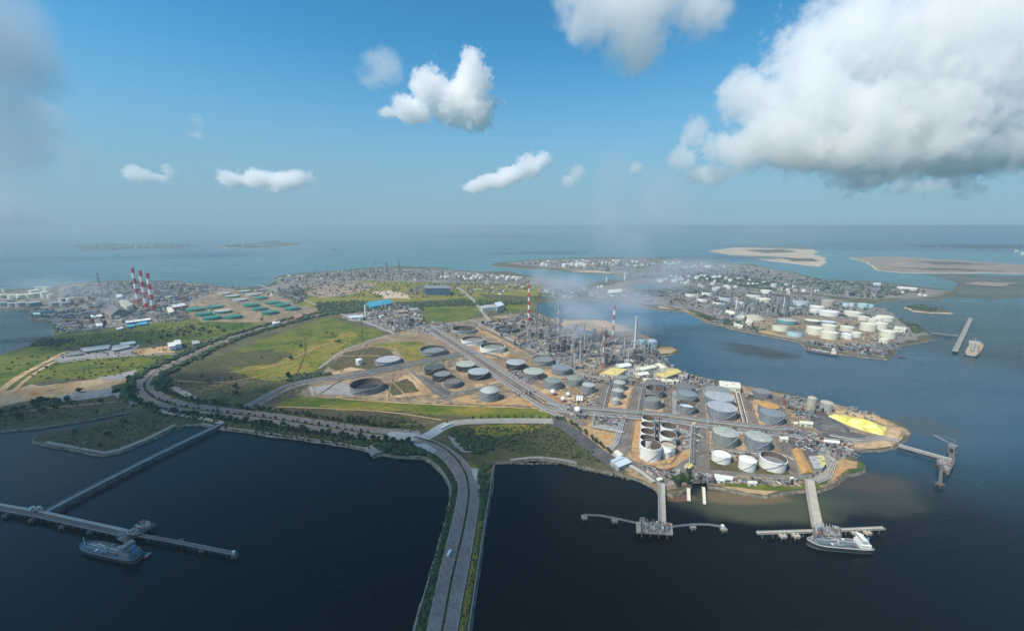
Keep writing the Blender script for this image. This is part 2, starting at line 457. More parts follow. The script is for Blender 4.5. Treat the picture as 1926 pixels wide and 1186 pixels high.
MAIN = [(-160, 690), (-60, 680), (0, 668), (30, 656), (75, 644), (95, 634), (101, 622), (103, 608), (98, 603), (60, 603), (60, 580), (0, 583), (-120, 587),
        (-200, 575), (-120, 548), (0, 546), (60, 541), (110, 536), (160, 530), (240, 527), (330, 528), (400, 535), (440, 541), (500, 538), (524, 528), (512, 521),
        (560, 514), (640, 508), (700, 503), (760, 500), (820, 503), (900, 511), (955, 510), (992, 518), (1039, 524), (1085, 527), (1100, 532), (1112, 545), (1104, 561), (1076, 562), (1040, 564),
        (1011, 569), (1011, 586), (1039, 599), (1085, 601), (1131, 600), (1150, 607), (1179, 611), (1198, 620), (1235, 638), (1240, 648), (1262, 652), (1276, 658), (1268, 665), (1238, 668),
        (1243, 680), (1271, 693), (1319, 708), (1372, 720), (1440, 731), (1491, 741), (1530, 752), (1564, 759), (1604, 766), (1640, 777), (1668, 787), (1690, 793), (1704, 803), (1710, 814), (1703, 825),
        (1691, 833), (1680, 840), (1655, 845), (1630, 845), (1610, 848), (1602, 853), (1610, 862), (1625, 871), (1625, 883), (1610, 889), (1592, 892), (1580, 900), (1571, 909), (1556, 915), (1541, 921),
        (1500, 921), (1470, 926), (1440, 931), (1405, 927), (1375, 920), (1354, 915), (1334, 914), (1331, 903), (1300, 903), (1297, 915), (1280, 922), (1264, 931), (1256, 927), (1240, 927),
        (1236, 918), (1223, 910), (1205, 901), (1188, 895), (1157, 886), (1135, 884), (1112, 880), (1085, 872), (1061, 866), (1035, 863), (1010, 861), (985, 863), (960, 866), (931, 868),
        (926, 900), (917, 956), (905, 1035), (893, 1112), (882, 1186), (872, 1270), (745, 1330), (778, 1186), (793, 1131), (810, 1074), (828, 1013), (842, 967), (848, 931), (847, 913), (834, 888),
        (811, 867), (796, 859), (770, 858), (746, 857), (718, 852), (703, 857), (697, 847), (657, 837), (620, 831), (581, 826), (530, 819), (480, 812), (415, 804), (379, 797), (349, 797), (331, 800),
        (305, 814), (278, 827), (250, 839), (223, 849), (197, 854), (175, 852), (152, 846), (118, 840), (84, 834), (62, 829), (66, 818), (120, 808), (180, 796), (230, 782), (266, 771), (266, 768), (225, 776),
        (170, 787), (115, 796), (60, 804), (0, 809), (-110, 818), (-180, 780)]
land('main_island', MAIN, LAND, seed=4, amp=.02, cap=4, sw=3.5)
PEN = [(1085, 560), (1156, 566), (1179, 568), (1240, 582), (1289, 585), (1327, 604), (1390, 620), (1440, 630), (1475, 636), (1506, 643), (1516, 655), (1545, 660), (1577, 664), (1622, 670),
       (1668, 674), (1685, 661), (1694, 649), (1722, 644), (1756, 637), (1748, 627), (1713, 612), (1688, 598), (1655, 584), (1640, 574), (1652, 566), (1700, 563), (1760, 563), (1796, 556), (1806, 549), (1791, 546),
       (1726, 538), (1684, 533), (1642, 528), (1590, 527), (1541, 526), (1503, 514), (1470, 508), (1440, 503), (1420, 497), (1339, 492), (1238, 485), (1137, 484), (1061, 485), (990, 489), (945, 493), (925, 497), (930, 500),
       (973, 504), (1048, 508), (1142, 515), (1190, 521), (1165, 526), (1130, 529), (1104, 534), (1092, 545)]
land('peninsula', PEN, LAND, seed=9, z=LZ + .5, amp=.02, cap=6)
land('sand_island', [(1334, 472), (1362, 468), (1390, 465), (1440, 461), (1495, 463), (1524, 467), (1531, 475), (1552, 486), (1552, 493), (1541, 500), (1500, 496), (1440, 489), (1390, 481)], PSAND, PSAND, 20, seed=5, minlen=60, cap=25)
land('sand_flats', [(1600, 484), (1625, 483), (1680, 482), (1760, 487), (1850, 492), (1908, 497), (2010, 501), (2040, 512), (1926, 514), (1845, 512), (1760, 513), (1693, 512), (1655, 508), (1640, 498), (1625, 490)], FSAND, PSAND, 20, seed=6, minlen=60, cap=25)
land('mud_flats', [(1740, 516), (1800, 515), (1926, 520), (2040, 517), (2040, 560), (1926, 556), (1870, 561), (1794, 557), (1800, 540), (1806, 530), (1780, 523)], FAR, BROWN, 15, seed=7, minlen=50, cap=18)
land('islet', [(1703, 577), (1731, 572), (1776, 581), (1790, 588), (1750, 587), (1718, 584)], BROWN, PSAND, 8, seed=8)
land('far_island', [(126, 462), (177, 457), (240, 459), (300, 457), (364, 460), (376, 463), (300, 466), (220, 469), (152, 472)], FAR, FAR, 20, seed=11, minlen=150, cap=60)
land('far_island', [(400, 463), (440, 459), (480, 457), (515, 455), (568, 459), (540, 463), (480, 467), (430, 466)], FAR, PSAND, 20, seed=12, minlen=150, cap=60)
land('rock_islet', [(620, 467), (628, 465.6), (638, 467), (630, 469)], FAR, FAR, 10, seed=13, minlen=60)
land('low_island', [(780, 443), (860, 440.5), (960, 441), (1060, 447), (1000, 447), (900, 445.5), (830, 445)], FAR, FAR, 20, seed=14, minlen=300, cap=120)
land('low_island', [(820, 436.5), (880, 435), (960, 436.5), (900, 438)], FAR, FAR, 20, seed=15, minlen=500, cap=200)
land('far_flats', [(1742, 468), (1765, 465), (1790, 467), (1768, 470)], PSAND, PSAND, 20, seed=16, minlen=100)
land('low_island', [(1700, 462), (1800, 459), (2000, 462), (2000, 466), (1850, 467)], FAR, FAR, 20, seed=17, minlen=300, cap=60)

# wooded tops on the two nearest of the far islands (low hills of real height)
def hill(px, h, mat, seed, n=26):
    poly = PL(px); c = sum(poly, Vector()) / len(poly); rnd = random.Random(seed)
    pts = rough(poly, .05, 100, seed, cap=60); m = len(pts); rings = 6; vs = []
    for k in range(rings + 1):
        f = k / rings
        for p in pts:
            q = p.lerp(c, f * .92); q = q.copy(); q.z = LZ + h * (math.sin(f * math.pi / 2) ** .8) * (.7 + .6 * mnoise.noise(q / 160)); vs.append(q)
    fs = [(k * m + i, k * m + (i + 1) % m, (k + 1) * m + (i + 1) % m, (k + 1) * m + i) for k in range(rings) for i in range(m)]
    fs.append(tuple(range(rings * m, rings * m + m)))
    mb = MB(); mb.add(vs, fs); o = mb.build('hill', mat, smooth=True); o['kind'] = 'structure'; return o
hill([(480, 460), (500, 456.5), (568, 459), (530, 462)], 70, FAR, 3)
hill([(160, 462), (200, 459), (250, 461), (200, 466)], 45, FAR, 4)

# ------------------------------------------------------------------ ground cover patches
def P_(name, px, mat, layer=1, amp=.06, **k):
    nat = name in ('grass_field', 'sand_strip', 'scrub_ground', 'dark_meadow', 'bare_soil', 'plain', 'sand_plain', 'industrial_land', 'gravel_yard', 'refinery_ground')
    if nat and amp: amp = max(amp, .10); k['cap'] = 16 if name != 'refinery_ground' else 5; k['minlen'] = 6
    return patch(name, px, mat, layer, amp, **k)
P_('grass_field', [(0, 672), (75, 648), (110, 650), (70, 690), (20, 725), (-60, 745), (-130, 720)], GRASS, 1, seed=1)
P_('grass_field', [(105, 625), (180, 620), (300, 605), (380, 600), (480, 600), (500, 610), (420, 632), (340, 645), (250, 640), (110, 652), (98, 640)], GRASS, 1, seed=2)
P_('grass_field', [(90, 682), (140, 670), (250, 668), (330, 665), (318, 680), (270, 700), (160, 712), (60, 722), (30, 724)], GRASS, 1, seed=3)
P_('sand_strip', [(-120, 760), (0, 736), (60, 722), (150, 716), (200, 708), (258, 697), (256, 716), (214, 724), (206, 738), (150, 745), (60, 752), (-120, 800)], SAND, 2, .07, seed=4)
P_('sand_strip', [(15, 735), (90, 727), (130, 736), (70, 744), (20, 742)], OSOIL, 3, .09, seed=41)
P_('gravel_yard', [(180, 710), (258, 694), (262, 700), (222, 716), (190, 714)], GYARD, 4, .07, seed=5)
P_('gravel_yard', [(110, 745), (205, 730), (240, 735), (262, 757), (240, 765), (215, 742), (150, 752), (100, 756)], GYARD, 3, .07, seed=6)
P_('scrub_ground', [(-120, 790), (0, 765), (110, 750), (215, 742), (264, 768), (180, 782), (115, 793), (0, 805), (-110, 812)], BROWN, 1, .05, seed=7)
P_('scrub_ground', [(70, 828), (68, 819), (180, 798), (262, 774), (340, 790), (331, 797), (278, 824), (223, 845), (197, 850), (150, 842)], BROWN, 1, .03, seed=8)
P_('shore_path', [(84, 833), (152, 845), (197, 853), (223, 848), (278, 826), (331, 799), (331, 796), (277, 822), (221, 844), (197, 849), (154, 841), (90, 829)], CONC, 3, .0)
P_('grass_field', [(264, 770), (300, 778), (380, 790), (430, 797), (480, 803), (480, 810), (415, 802), (379, 795), (349, 795), (320, 790)], GRASSD, 2, .04, seed=9)
P_('construction_yard', [(105, 668), (160, 655), (200, 650), (255, 643), (262, 650), (245, 660), (255, 668), (160, 674), (110, 680)], GYARD, 3, .06, seed=10)
P_('construction_yard', [(240, 660), (262, 656), (300, 652), (330, 648), (330, 662), (262, 668)], SAND, 2, .08, seed=11)
# big field inside the bend of the road
P_('grass_field', [(420, 668), (480, 640), (560, 612), (622, 597), (722, 628), (690, 640), (640, 660), (600, 692), (585, 712), (500, 715), (400, 700), (345, 690)], GRASS, 1, .04, seed=12)
P_('grass_field', [(440, 697), (520, 678), (600, 640), (650, 622), (680, 630), (640, 655), (600, 690), (580, 702), (540, 712), (470, 710)], GRASSY, 2, .07, seed=13)
P_('dark_meadow', [(330, 690), (420, 668), (520, 655), (555, 665), (520, 684), (440, 690), (380, 700)], GRASSD, 2, .07, seed=14)
P_('scrub_ground', [(300, 700), (350, 690), (440, 700), (480, 712), (560, 715), (600, 700), (600, 715), (540, 735), (500, 760), (440, 765), (380, 755), (320, 745), (297, 722)], BROWN, 1, .06, seed=15)
P_('grass_field', [(380, 735), (440, 722), (520, 722), (560, 720), (520, 742), (470, 760), (420, 758), (385, 748)], GRASSD, 3, .07, seed=16)
# the strip between the tank farm and the road
P_('scrub_ground', [(480, 762), (560, 738), (700, 750), (760, 765), (820, 780), (860, 793), (810, 808), (770, 812), (700, 803), (560, 780), (480, 770)], BROWN, 1, .05, seed=17)
P_('grass_field', [(515, 762), (560, 745), (640, 748), (720, 756), (830, 762), (920, 762), (1000, 766), (1040, 782), (1020, 790), (900, 788), (820, 782), (700, 770), (600, 768)], GRASS, 2, .05, seed=18)
P_('grass_field', [(600, 762), (660, 756), (730, 764), (760, 772), (700, 774), (640, 772)], GRASSY, 3, .09, seed=19)
P_('grass_field', [(840, 770), (900, 764), (960, 768), (980, 776), (900, 782), (860, 778)], GRASSY, 3, .09, seed=191)
P_('grass_field', [(880, 800), (960, 796), (1030, 795), (1000, 812), (940, 822), (890, 818)], GRASSY, 2, .09, seed=20)
P_('dark_meadow', [(850, 800), (1040, 795), (1085, 820), (1120, 850), (1145, 872), (1100, 872), (1010, 856), (935, 862), (925, 850), (880, 840), (845, 815)], GRASSD, 1, .04, seed=21)
P_('scrub_ground', [(830, 812), (850, 815), (880, 838), (920, 845), (900, 852), (870, 846), (840, 826)], BEACH if False else BROWN, 2, .07, seed=22)
P_('bare_soil', [(843, 820), (860, 822), (895, 842), (890, 850), (872, 850), (855, 838)], CONC, 3, .08, seed=221)
P_('grass_field', [(870, 852), (930, 850), (924, 880), (900, 880), (885, 868)], GRASSD, 2, .05, seed=23)
# refinery ground
REF = [(560, 742), (600, 712), (640, 660), (690, 641), (728, 630), (800, 612), (880, 600), (960, 590), (1008, 588), (1040, 600), (1130, 602), (1176, 612), (1232, 640), (1236, 650), (1236, 670), (1240, 682), (1270, 695),
       (1318, 710), (1372, 722), (1440, 733), (1530, 754), (1604, 768), (1668, 789), (1706, 808), (1696, 828), (1640, 842), (1598, 850), (1600, 872), (1570, 904), (1540, 918), (1500, 918), (1440, 922), (1360, 912),
       (1334, 911), (1334, 900), (1298, 900), (1290, 912), (1258, 922), (1240, 920), (1225, 908), (1190, 890), (1150, 868), (1100, 820), (1070, 795), (1035, 778), (1000, 765), (900, 760), (720, 753), (640, 748)]
P_('refinery_ground', REF, DIRT, 2, .02, seed=24)
P_('bare_soil', [(1080, 800), (1110, 792), (1118, 806), (1190, 818), (1178, 850), (1160, 866), (1120, 835)], OSOIL, 3, .05, seed=25)
for i, (q, m) in enumerate([
        ([(650, 662), (700, 652), (730, 655), (755, 690), (700, 700), (640, 705), (618, 690)], BROWN), ([(700, 648), (790, 640), (800, 655), (770, 668), (740, 660)], GRASSY),
        ([(625, 700), (660, 690), (700, 696), (690, 703), (630, 716)], SAND), ([(752, 665), (790, 650), (850, 668), (850, 676), (780, 690)], GRASSY),
        ([(760, 705), (782, 700), (822, 735), (800, 742), (740, 748), (725, 744)], SAND), ([(580, 730), (650, 718), (665, 745), (600, 742)], GYARD),
        ([(725, 722), (765, 712), (790, 736), (740, 744)], BROWN), ([(785, 704), (810, 712), (850, 738), (835, 752), (815, 740)], DYARD),
        ([(800, 745), (852, 738), (880, 742), (905, 762), (830, 756)], OSOIL), ([(885, 722), (940, 716), (968, 722), (930, 728), (900, 730)], SAND),
        ([(860, 750), (940, 752), (990, 745), (1005, 762), (900, 762)], OSOIL), ([(900, 610), (940, 625), (1000, 655), (985, 662), (940, 640), (895, 620)], OSOIL),
        ([(890, 660), (905, 652), (960, 662), (952, 672), (915, 676)], SAND), ([(960, 700), (1000, 716), (1045, 716), (1075, 706), (1040, 694), (1000, 700)], SAND),
        ([(1000, 735), (1030, 728), (1060, 742), (1110, 745), (1130, 725), (1135, 735), (1118, 766), (1040, 762)], SAND), ([(1012, 740), (1040, 742), (1068, 758), (1034, 758)], RSOIL),
        ([(1130, 750), (1146, 748), (1148, 764), (1124, 764)], RSOIL), ([(1150, 730), (1188, 730), (1178, 768), (1132, 770)], SAND),
        ([(1205, 735), (1250, 735), (1250, 778), (1198, 774)], SAND), ([(1262, 735), (1308, 735), (1314, 790), (1260, 782)], GYARD),
        ([(1325, 735), (1392, 735), (1412, 798), (1328, 792)], SAND), ([(1375, 742), (1396, 744), (1408, 790), (1385, 788)], SAND),
        ([(1415, 745), (1460, 760), (1478, 802), (1428, 800)], SAND), ([(1326, 804), (1455, 815), (1470, 850), (1330, 850)], DIRT),
        ([(1330, 850), (1478, 856), (1490, 892), (1332, 890)], BROWN), ([(1190, 790), (1205, 790), (1204, 868), (1180, 862), (1186, 830)], OSOIL),
        ([(1118, 778), (1180, 782), (1172, 814), (1122, 806)], GYARD), ([(1200, 868), (1250, 866), (1280, 852), (1312, 838), (1300, 870), (1240, 884)], OSOIL),
        ([(1270, 800), (1318, 802), (1318, 850), (1282, 845)], GYARD), ([(1205, 880), (1300, 880), (1300, 902), (1250, 915), (1230, 905)], GYARD),
        ([(1486, 806), (1540, 815), (1570, 870), (1560, 890), (1520, 898), (1480, 830)], DYARD), ([(1538, 776), (1560, 780), (1600, 806), (1596, 816), (1540, 810), (1520, 795)], DYARD),
        ([(1540, 815), (1600, 812), (1640, 818), (1600, 828), (1560, 826)], DYARD), ([(1600, 826), (1640, 824), (1676, 828), (1680, 838), (1640, 843), (1606, 842)], SAND),
        ([(1640, 812), (1672, 804), (1700, 808), (1698, 824), (1680, 834)], SAND), ([(1560, 880), (1582, 862), (1612, 868), (1616, 880), (1585, 888), (1566, 904), (1552, 906)], OSOIL),
        ([(1050, 604), (1130, 601), (1165, 612), (1190, 622), (1120, 624), (1060, 618)], SAND), ([(1190, 622), (1232, 640), (1236, 650), (1180, 640), (1140, 628)], DIRT),
        ([(1236, 652), (1262, 652), (1274, 658), (1262, 664), (1238, 666)], SAND), ([(1150, 690), (1240, 684), (1310, 710), (1300, 720), (1130, 708)], GYARD),
        ([(1480, 742), (1530, 754), (1560, 762), (1550, 780), (1500, 776), (1470, 752)], GYARD), ([(1560, 766), (1604, 770), (1660, 790), (1640, 795), (1590, 785)], SAND),
        ([(960, 690), (985, 700), (1000, 716), (985, 722), (962, 706)], GYARD), ([(975, 735), (1000, 728), (1010, 742), (990, 748)], GYARD)]):
    P_('yard_plot', q, m, 4 + (i % 4), .04, seed=30 + i, cap=3, minlen=8)
P_('grass_verge', [(1350, 908), (1440, 912), (1500, 915), (1541, 912), (1541, 919), (1500, 919), (1440, 922), (1380, 917)], GRASS, 8, .06, seed=70, cap=2)
P_('beach_sand', [(1354, 914), (1400, 918), (1440, 923), (1465, 923), (1440, 931), (1405, 927), (1375, 920)], BEACH, 9, .05, seed=71, cap=2)
P_('grass_verge', [(1528, 903), (1545, 898), (1556, 902), (1552, 910), (1530, 914)], GRASS, 9, .06, seed=72, cap=2)
P_('grass_verge', [(1590, 884), (1612, 880), (1616, 868), (1624, 870), (1625, 882), (1610, 888), (1592, 890)], GRASS, 9, .06, seed=73, cap=2)
P_('beach_sand', [(1170, 888), (1190, 890), (1222, 905), (1236, 922), (1223, 910), (1205, 901), (1186, 894)], BEACH, 9, .05, seed=74, cap=2)
# green-tank yard and central plain
P_('tank_yard', [(345, 590), (400, 548), (440, 545), (520, 550), (560, 575), (575, 592), (540, 600), (450, 606), (380, 605)], DIRT, 2, .04, seed=80)
P_('tank_yard', [(520, 560), (545, 572), (600, 580), (590, 598), (500, 606), (455, 606), (500, 596), (560, 590)], DIRT, 3, .05, seed=81)
P_('plain', [(560, 575), (590, 540), (680, 528), (760, 530), (860, 535), (1000, 535), (1050, 545), (1010, 560), (960, 570), (860, 562), (780, 566), (700, 572), (640, 580)], GRASSY, 1, .05, seed=82)
P_('sand_plain', [(590, 540), (640, 531), (710, 534), (700, 545), (650, 556), (600, 560), (575, 552)], FSAND, 2, .07, seed=83)
P_('sand_plain', [(700, 550), (735, 545), (768, 556), (772, 562), (720, 561)], PSAND, 3, .08, seed=84)
P_('grass_field', [(780, 580), (850, 574), (900, 576), (890, 600), (830, 606), (780, 602)], GRASS, 2, .05, seed=85)
P_('grass_field', [(840, 560), (920, 558), (1000, 566), (1008, 580), (960, 588), (900, 575), (850, 566)], GRASS, 1, .05, seed=86)
P_('grass_field', [(900, 552), (1010, 556), (1050, 562), (1010, 567), (930, 566)], GRASSD, 2, .05, seed=87)
P_('industrial_land', [(110, 540), (160, 533), (240, 530), (330, 531), (400, 538), (440, 545), (400, 552), (345, 590), (350, 600), (280, 608), (180, 618), (110, 615), (104, 608), (66, 601), (64, 582), (100, 582)], INDG, 1, .03, seed=88)
P_('industrial_land', [(-100, 552), (0, 549), (66, 545), (100, 545), (100, 580), (60, 578), (0, 580), (-120, 582)], INDG, 1, .03, seed=89)
P_('industrial_land', [(520, 522), (560, 516), (700, 506), (820, 506), (900, 513), (992, 521), (1085, 529), (1060, 538), (960, 533), (860, 532), (700, 527), (600, 536), (540, 550), (480, 545), (520, 535)], INDG, 2, .03, seed=90)
P_('industrial_land', [(660, 575), (700, 570), (780, 572), (790, 612), (730, 625), (690, 612), (640, 590)], INDG, 2, .04, seed=91)
P_('industrial_land', [(1040, 535), (1085, 530), (1104, 545), (1100, 560), (1050, 562), (1020, 552)], INDG, 2, .04, seed=92)
for q in ([(1100, 545), (1180, 528), (1240, 520), (1340, 530), (1440, 545), (1560, 560), (1640, 574), (1690, 600), (1750, 630), (1694, 646), (1665, 672), (1580, 662), (1506, 641), (1440, 627), (1390, 617), (1330, 602), (1290, 583), (1180, 565), (1100, 557)],
          [(950, 494), (1061, 487), (1238, 487), (1339, 494), (1420, 500), (1503, 516), (1541, 528), (1640, 531), (1726, 541), (1790, 548), (1740, 560), (1650, 563), (1560, 556), (1440, 540), (1300, 522), (1200, 520), (1142, 513), (1048, 505)]):
    P_('industrial_land', q, INDG, 10, .03, seed=93)
P_('shore_strip', [(1240, 575), (1330, 597), (1440, 622), (1506, 640), (1440, 628), (1390, 618), (1328, 603), (1290, 583), (1240, 580)], SAND, 12, .05, seed=94)
P_('sand_plain', [(1060, 510), (1142, 508), (1150, 514), (1100, 512)], PSAND, 12, .05, seed=95)
P_('yard_plot', [(1400, 604), (1470, 590), (1600, 600), (1690, 625), (1680, 642), (1580, 655), (1480, 632), (1410, 618)], DIRT, 12, .05, seed=96)
P_('lagoon', [(1188, 541), (1200, 535), (1217, 535), (1219, 541), (1205, 545)], MATS.setdefault('lagoon', mk('lagoon_water', (.02, .10, .14), .1)), 13, .05, seed=97)
P_('lagoon', [(1222, 541), (1235, 535), (1252, 538), (1254, 543), (1240, 545)], MATS['lagoon'], 13, .05, seed=98)
P_('wood_clearing', [(1290, 580), (1330, 592), (1400, 612), (1380, 616), (1330, 603)], GRASSD, 13, .06, seed=99)

# ================================================================== ROADS
GY = ASPHP
LAYER_ROAD = 14
L_EDGE = [(778, 1186), (793, 1131), (810, 1074), (828, 1013), (842, 967), (848, 931), (847, 913), (834, 888), (811, 867), (796, 859)]
A_EDGE = [(783, 1270), (803.7, 1186), (814.5, 1131), (827.8, 1074), (842, 1016), (854, 967), (861.5, 931), (862.4, 911), (852, 888), (834, 865), (809, 847), (776, 834)]
M_EDGE = [(813, 1270), (831.4, 1186), (841, 1131), (852, 1074), (867, 1016), (877.5, 965), (882, 931), (881, 911), (874.5, 888), (859, 862), (834, 840), (806, 828), (778, 822)]
B_EDGE = [(843, 1270), (860, 1186), (869, 1131), (880.8, 1069), (890.5, 1016), (899, 960), (902.5, 924), (901.5, 909), (895, 893), (874.5, 865), (842, 840), (809, 826), (783, 820)]
def strip_between(name, A, B, mat, z, n=60, fa=0.0, fb=1.0):
    def samp(L):
        pts = smooth_line(L, 2); d = [0]
        for a, b in zip(pts, pts[1:]): d.append(d[-1] + (b - a).length)
        out = []
        for k in range(n + 1):
            t = d[-1] * k / n; i = max(j for j in range(len(d)) if d[j] <= t + 1e-6); i = min(i, len(pts) - 2)
            out.append(pts[i].lerp(pts[i + 1], (t - d[i]) / max(1e-6, d[i + 1] - d[i])))
        return out
    a, b = samp(A), samp(B); vs = []
    for p, q in zip(a, b): vs.append(Vector((*p.lerp(q, fa).xy, z)))
    for p, q in zip(a, b): vs.append(Vector((*p.lerp(q, fb).xy, z)))
    m = n + 1; mb = MB(); mb.add(vs, [(i, m + i, m + i + 1, i + 1) for i in range(n)])
    o = mb.build(name, mat); o['kind'] = 'structure'
    return [v.copy() for v in vs[:m]], [v.copy() for v in vs[m:]]
zr = LZ + .06 * LAYER_ROAD
wa, wm = PL(A_EDGE), PL(M_EDGE)
wb = PL(B_EDGE)
wl = PL(L_EDGE)
ca_l, ca_r = strip_between('road_carriageway', wa, wm, ASPH, zr, 70, 0, .93)
cb_l, cb_r = strip_between('road_carriageway', wm, wb, ASPH, zr, 70, .09, 1)
strip_between('median_strip', wm, wm, GRASSD, zr, 2) if False else None
def flatline(name, pts, wdt, z, mat, h=0.0, kind='structure'):
    mb = MB(); ribbon_mb(mb, pts, wdt, z, h, .9); o = mb.build(name, mat); o['kind'] = kind; return o
MEDL = [a.lerp(b, .5) for a, b in zip(ca_r, cb_l)]
flatline('median_strip', MEDL, 2.6, zr - .05, GRASSD, .35)
for nm, L_ in (('kerb', offset(ca_l, .2)), ('kerb', offset(ca_r, -.2)), ('kerb', offset(cb_l, .2)), ('kerb', offset(cb_r, -.2))):
    flatline(nm, L_, .35, zr - .1, BEIGE, .22)
# lane lines
mb = MB()
def dashes(L_, wdt, on, off_):
    run = 0; seg = []
    for a, b in zip(L_, L_[1:]):
        ln = (b - a).length; k = 0; n = max(1, int(ln / 3))
        for j in range(n):
            t0, t1 = j / n, (j + 1) / n
            if (run % (on + off_)) < on: ribbon_mb(mb, [a.lerp(b, t0), a.lerp(b, t1)], wdt * .8, zr + .03)
            run += ln / n
for l, r in ((ca_l, ca_r), (cb_l, cb_r)):
    for f in (.25, .5, .75): dashes([a.lerp(b, f) for a, b in zip(l, r)], .18, 3, 6)
    for f in (.05, .95): ribbon_mb(mb, [a.lerp(b, f) for a, b in zip(l, r)], .16, zr + .03)
o = mb.build('lane_marking', PAINTL); o['kind'] = 'stuff'; o['label'] = 'white lane lines and dashes on the causeway carriageways'
# causeway verges
P_('grass_verge', [(868, 1270), (876, 1186), (888, 1112), (900, 1035), (912, 956), (920, 900), (924, 872), (900, 870), (880, 866), (898, 890), (905, 909), (906, 924), (903, 960), (894, 1016), (884, 1069), (872, 1131), (863, 1186), (850, 1270)], GRASSY, 2, .0, seed=50)
P_('grass_verge', [(750, 1270), (782, 1186), (797, 1131), (814, 1074), (832, 1013), (846, 967), (852, 931), (851, 913), (838, 888), (815, 867), (800, 859), (776, 838), (808, 850), (833, 868), (850, 890), (860, 911), (859, 931), (852, 967), (840, 1016), (825, 1074), (812, 1131), (801, 1186), (780, 1270)], GRASS, 2, .0, seed=51)
# seawall caps: pale lines along the water's edge
for L_, wd in (([(748, 1330), (779, 1186), (794, 1131), (811, 1074), (829, 1013), (843, 967), (849, 931), (848, 913), (835, 888), (812, 867), (797, 859), (771, 858)], 1.5),
               ([(871, 1270), (881, 1186), (892, 1112), (904, 1035), (916, 956), (925, 900), (930, 869)], 1.2), ([(960, 865), (985, 862), (1010, 860), (1035, 862), (1061, 865), (1085, 871)], 5),
               ([(480, 811), (530, 818), (581, 825), (657, 836), (697, 846)], 2.5), ([(379, 796), (415, 803), (480, 811)], 3)):
    road(L_, wd, 12, CONC, 'seawall', 2, h=.5)
# paved plazas at the checkpoint and the branch road
P_('checkpoint_plaza', [(726, 818), (735, 812), (790, 815), (800, 823), (775, 830), (748, 826)], PAVE, 15, 0)
P_('checkpoint_plaza', [(780, 836), (800, 834), (822, 847), (812, 855), (796, 856), (784, 846)], PAVE, 15, 0)
P_('checkpoint_plaza', [(886, 880), (900, 882), (898, 892), (895, 906), (889, 892)], PAVE, 15, 0)
road([(795, 824), (810, 818), (830, 804), (845, 798)], 22, 15, PAVE, 'branch_road', 2)
road([(845, 798), (862, 795), (880, 793), (960, 791.5), (1040, 792)], 20, 14, CONC, 'branch_road', 2)
road([(1035, 792), (1060, 800), (1085, 818), (1110, 840), (1150, 868), (1165, 878)], 24, 13, DYARD, 'branch_road', 2)
road([(697, 838), (712, 852)], 22, 13, CONC, 'jetty_apron', 0)
# main dual road west of the junction
MAINR = [(783, 821), (758, 818), (700, 816), (632, 806), (556, 794), (480, 783), (420, 777), (379, 771), (335, 765), (303, 755), (284, 745), (274, 735), (271, 724), (277, 713), (291, 700), (329, 683), (367, 666), (405, 648), (440, 634), (480, 622), (520, 611), (556, 601), (590, 594), (621, 588), (680, 583), (740, 578), (820, 572), (880, 566)]
mw = smooth_line(PL(MAINR), 3)
def half(line, d, wdt, layer=14, mat=ASPH, nm='road_carriageway'):
    mb = MB(); ribbon_mb(mb, offset(line, d), wdt, LZ + .06 * layer); o = mb.build(nm, mat); o['kind'] = 'structure'
flatline('road_verge', mw, 44, LZ + .06 * 12, GRASSD)
half(mw, 10, 14); half(mw, -10, 14)
for d in (17.3, 2.7, -2.7, -17.3): flatline('kerb', offset(mw, d), .5, LZ + .06 * 14 - .1, BEIGE, .22)
road([(268, 700), (262, 716), (262, 735), (275, 756), (300, 772), (325, 778), (379, 786), (420, 796)], 9, 13, BEIGE, 'service_path', 2)
road([(-30, 770), (0, 735), (40, 705), (80, 685), (110, 668), (130, 660)], 14, 12, SAND, 'dirt_track', 2)
road([(20, 740), (60, 705), (95, 684), (105, 680)], 8, 13, SAND, 'dirt_track', 2)
road([(110, 682), (180, 674), (262, 668), (330, 666)], 9, 12, CONC, 'dirt_track', 2)
road([(300, 724), (320, 726), (345, 738), (365, 750)], 12, 12, CONC, 'dirt_track', 2)
road([(345, 750), (420, 735), (500, 712), (560, 706), (600, 700)], 4, 12, DYARD, 'drainage_ditch', 2)
road([(545, 555), (600, 575), (640, 590), (700, 610), (730, 622), (742, 628)], 12, 12, CONC, 'road', 1)
road([(485, 535), (545, 555), (600, 575)], 12, 12, CONC, 'road', 1)
road([(860, 540), (880, 555), (900, 575), (925, 610), (940, 620)], 16, 12, CONC, 'road', 1)
road([(600, 693), (645, 658), (700, 640), (728, 630)], 8, 12, CONC, 'road', 1)
road([(475, 768), (520, 742), (551, 727), (606, 716), (682, 705), (783, 685), (859, 670), (895, 664)], 17, 13, GY, 'refinery_road', 1)
road([(583, 727), (590, 745)], 6, 13, CONC, 'refinery_road', 0)
CORR = [(800, 612), (840, 637), (899, 675), (925, 694), (961, 718), (989, 737), (1010, 750), (1040, 768), (1069, 782), (1100, 800)]
road(CORR, 13, 13, GY, 'refinery_road', 1)
road([(880, 605), (940, 633), (1000, 665), (1040, 686), (1090, 712), (1150, 722), (1200, 722), (1300, 727), (1400, 742), (1470, 752)], 13, 13, GY, 'refinery_road', 1)
road([(895, 664), (930, 668), (985, 690), (1000, 715), (985, 735)], 10, 13, GY, 'refinery_road', 1)
road([(820, 758), (870, 742), (960, 722), (1010, 716), (1080, 712)], 9, 13, GY, 'refinery_road', 1)
road([(772, 697), (800, 720), (840, 748), (850, 758)], 8, 13, GY, 'refinery_road', 1)
road([(1027, 763), (1070, 771), (1112, 774), (1185, 780), (1260, 787), (1321, 797), (1440, 811), (1490, 814), (1529, 823)], 15, 13, GY, 'refinery_road', 1)
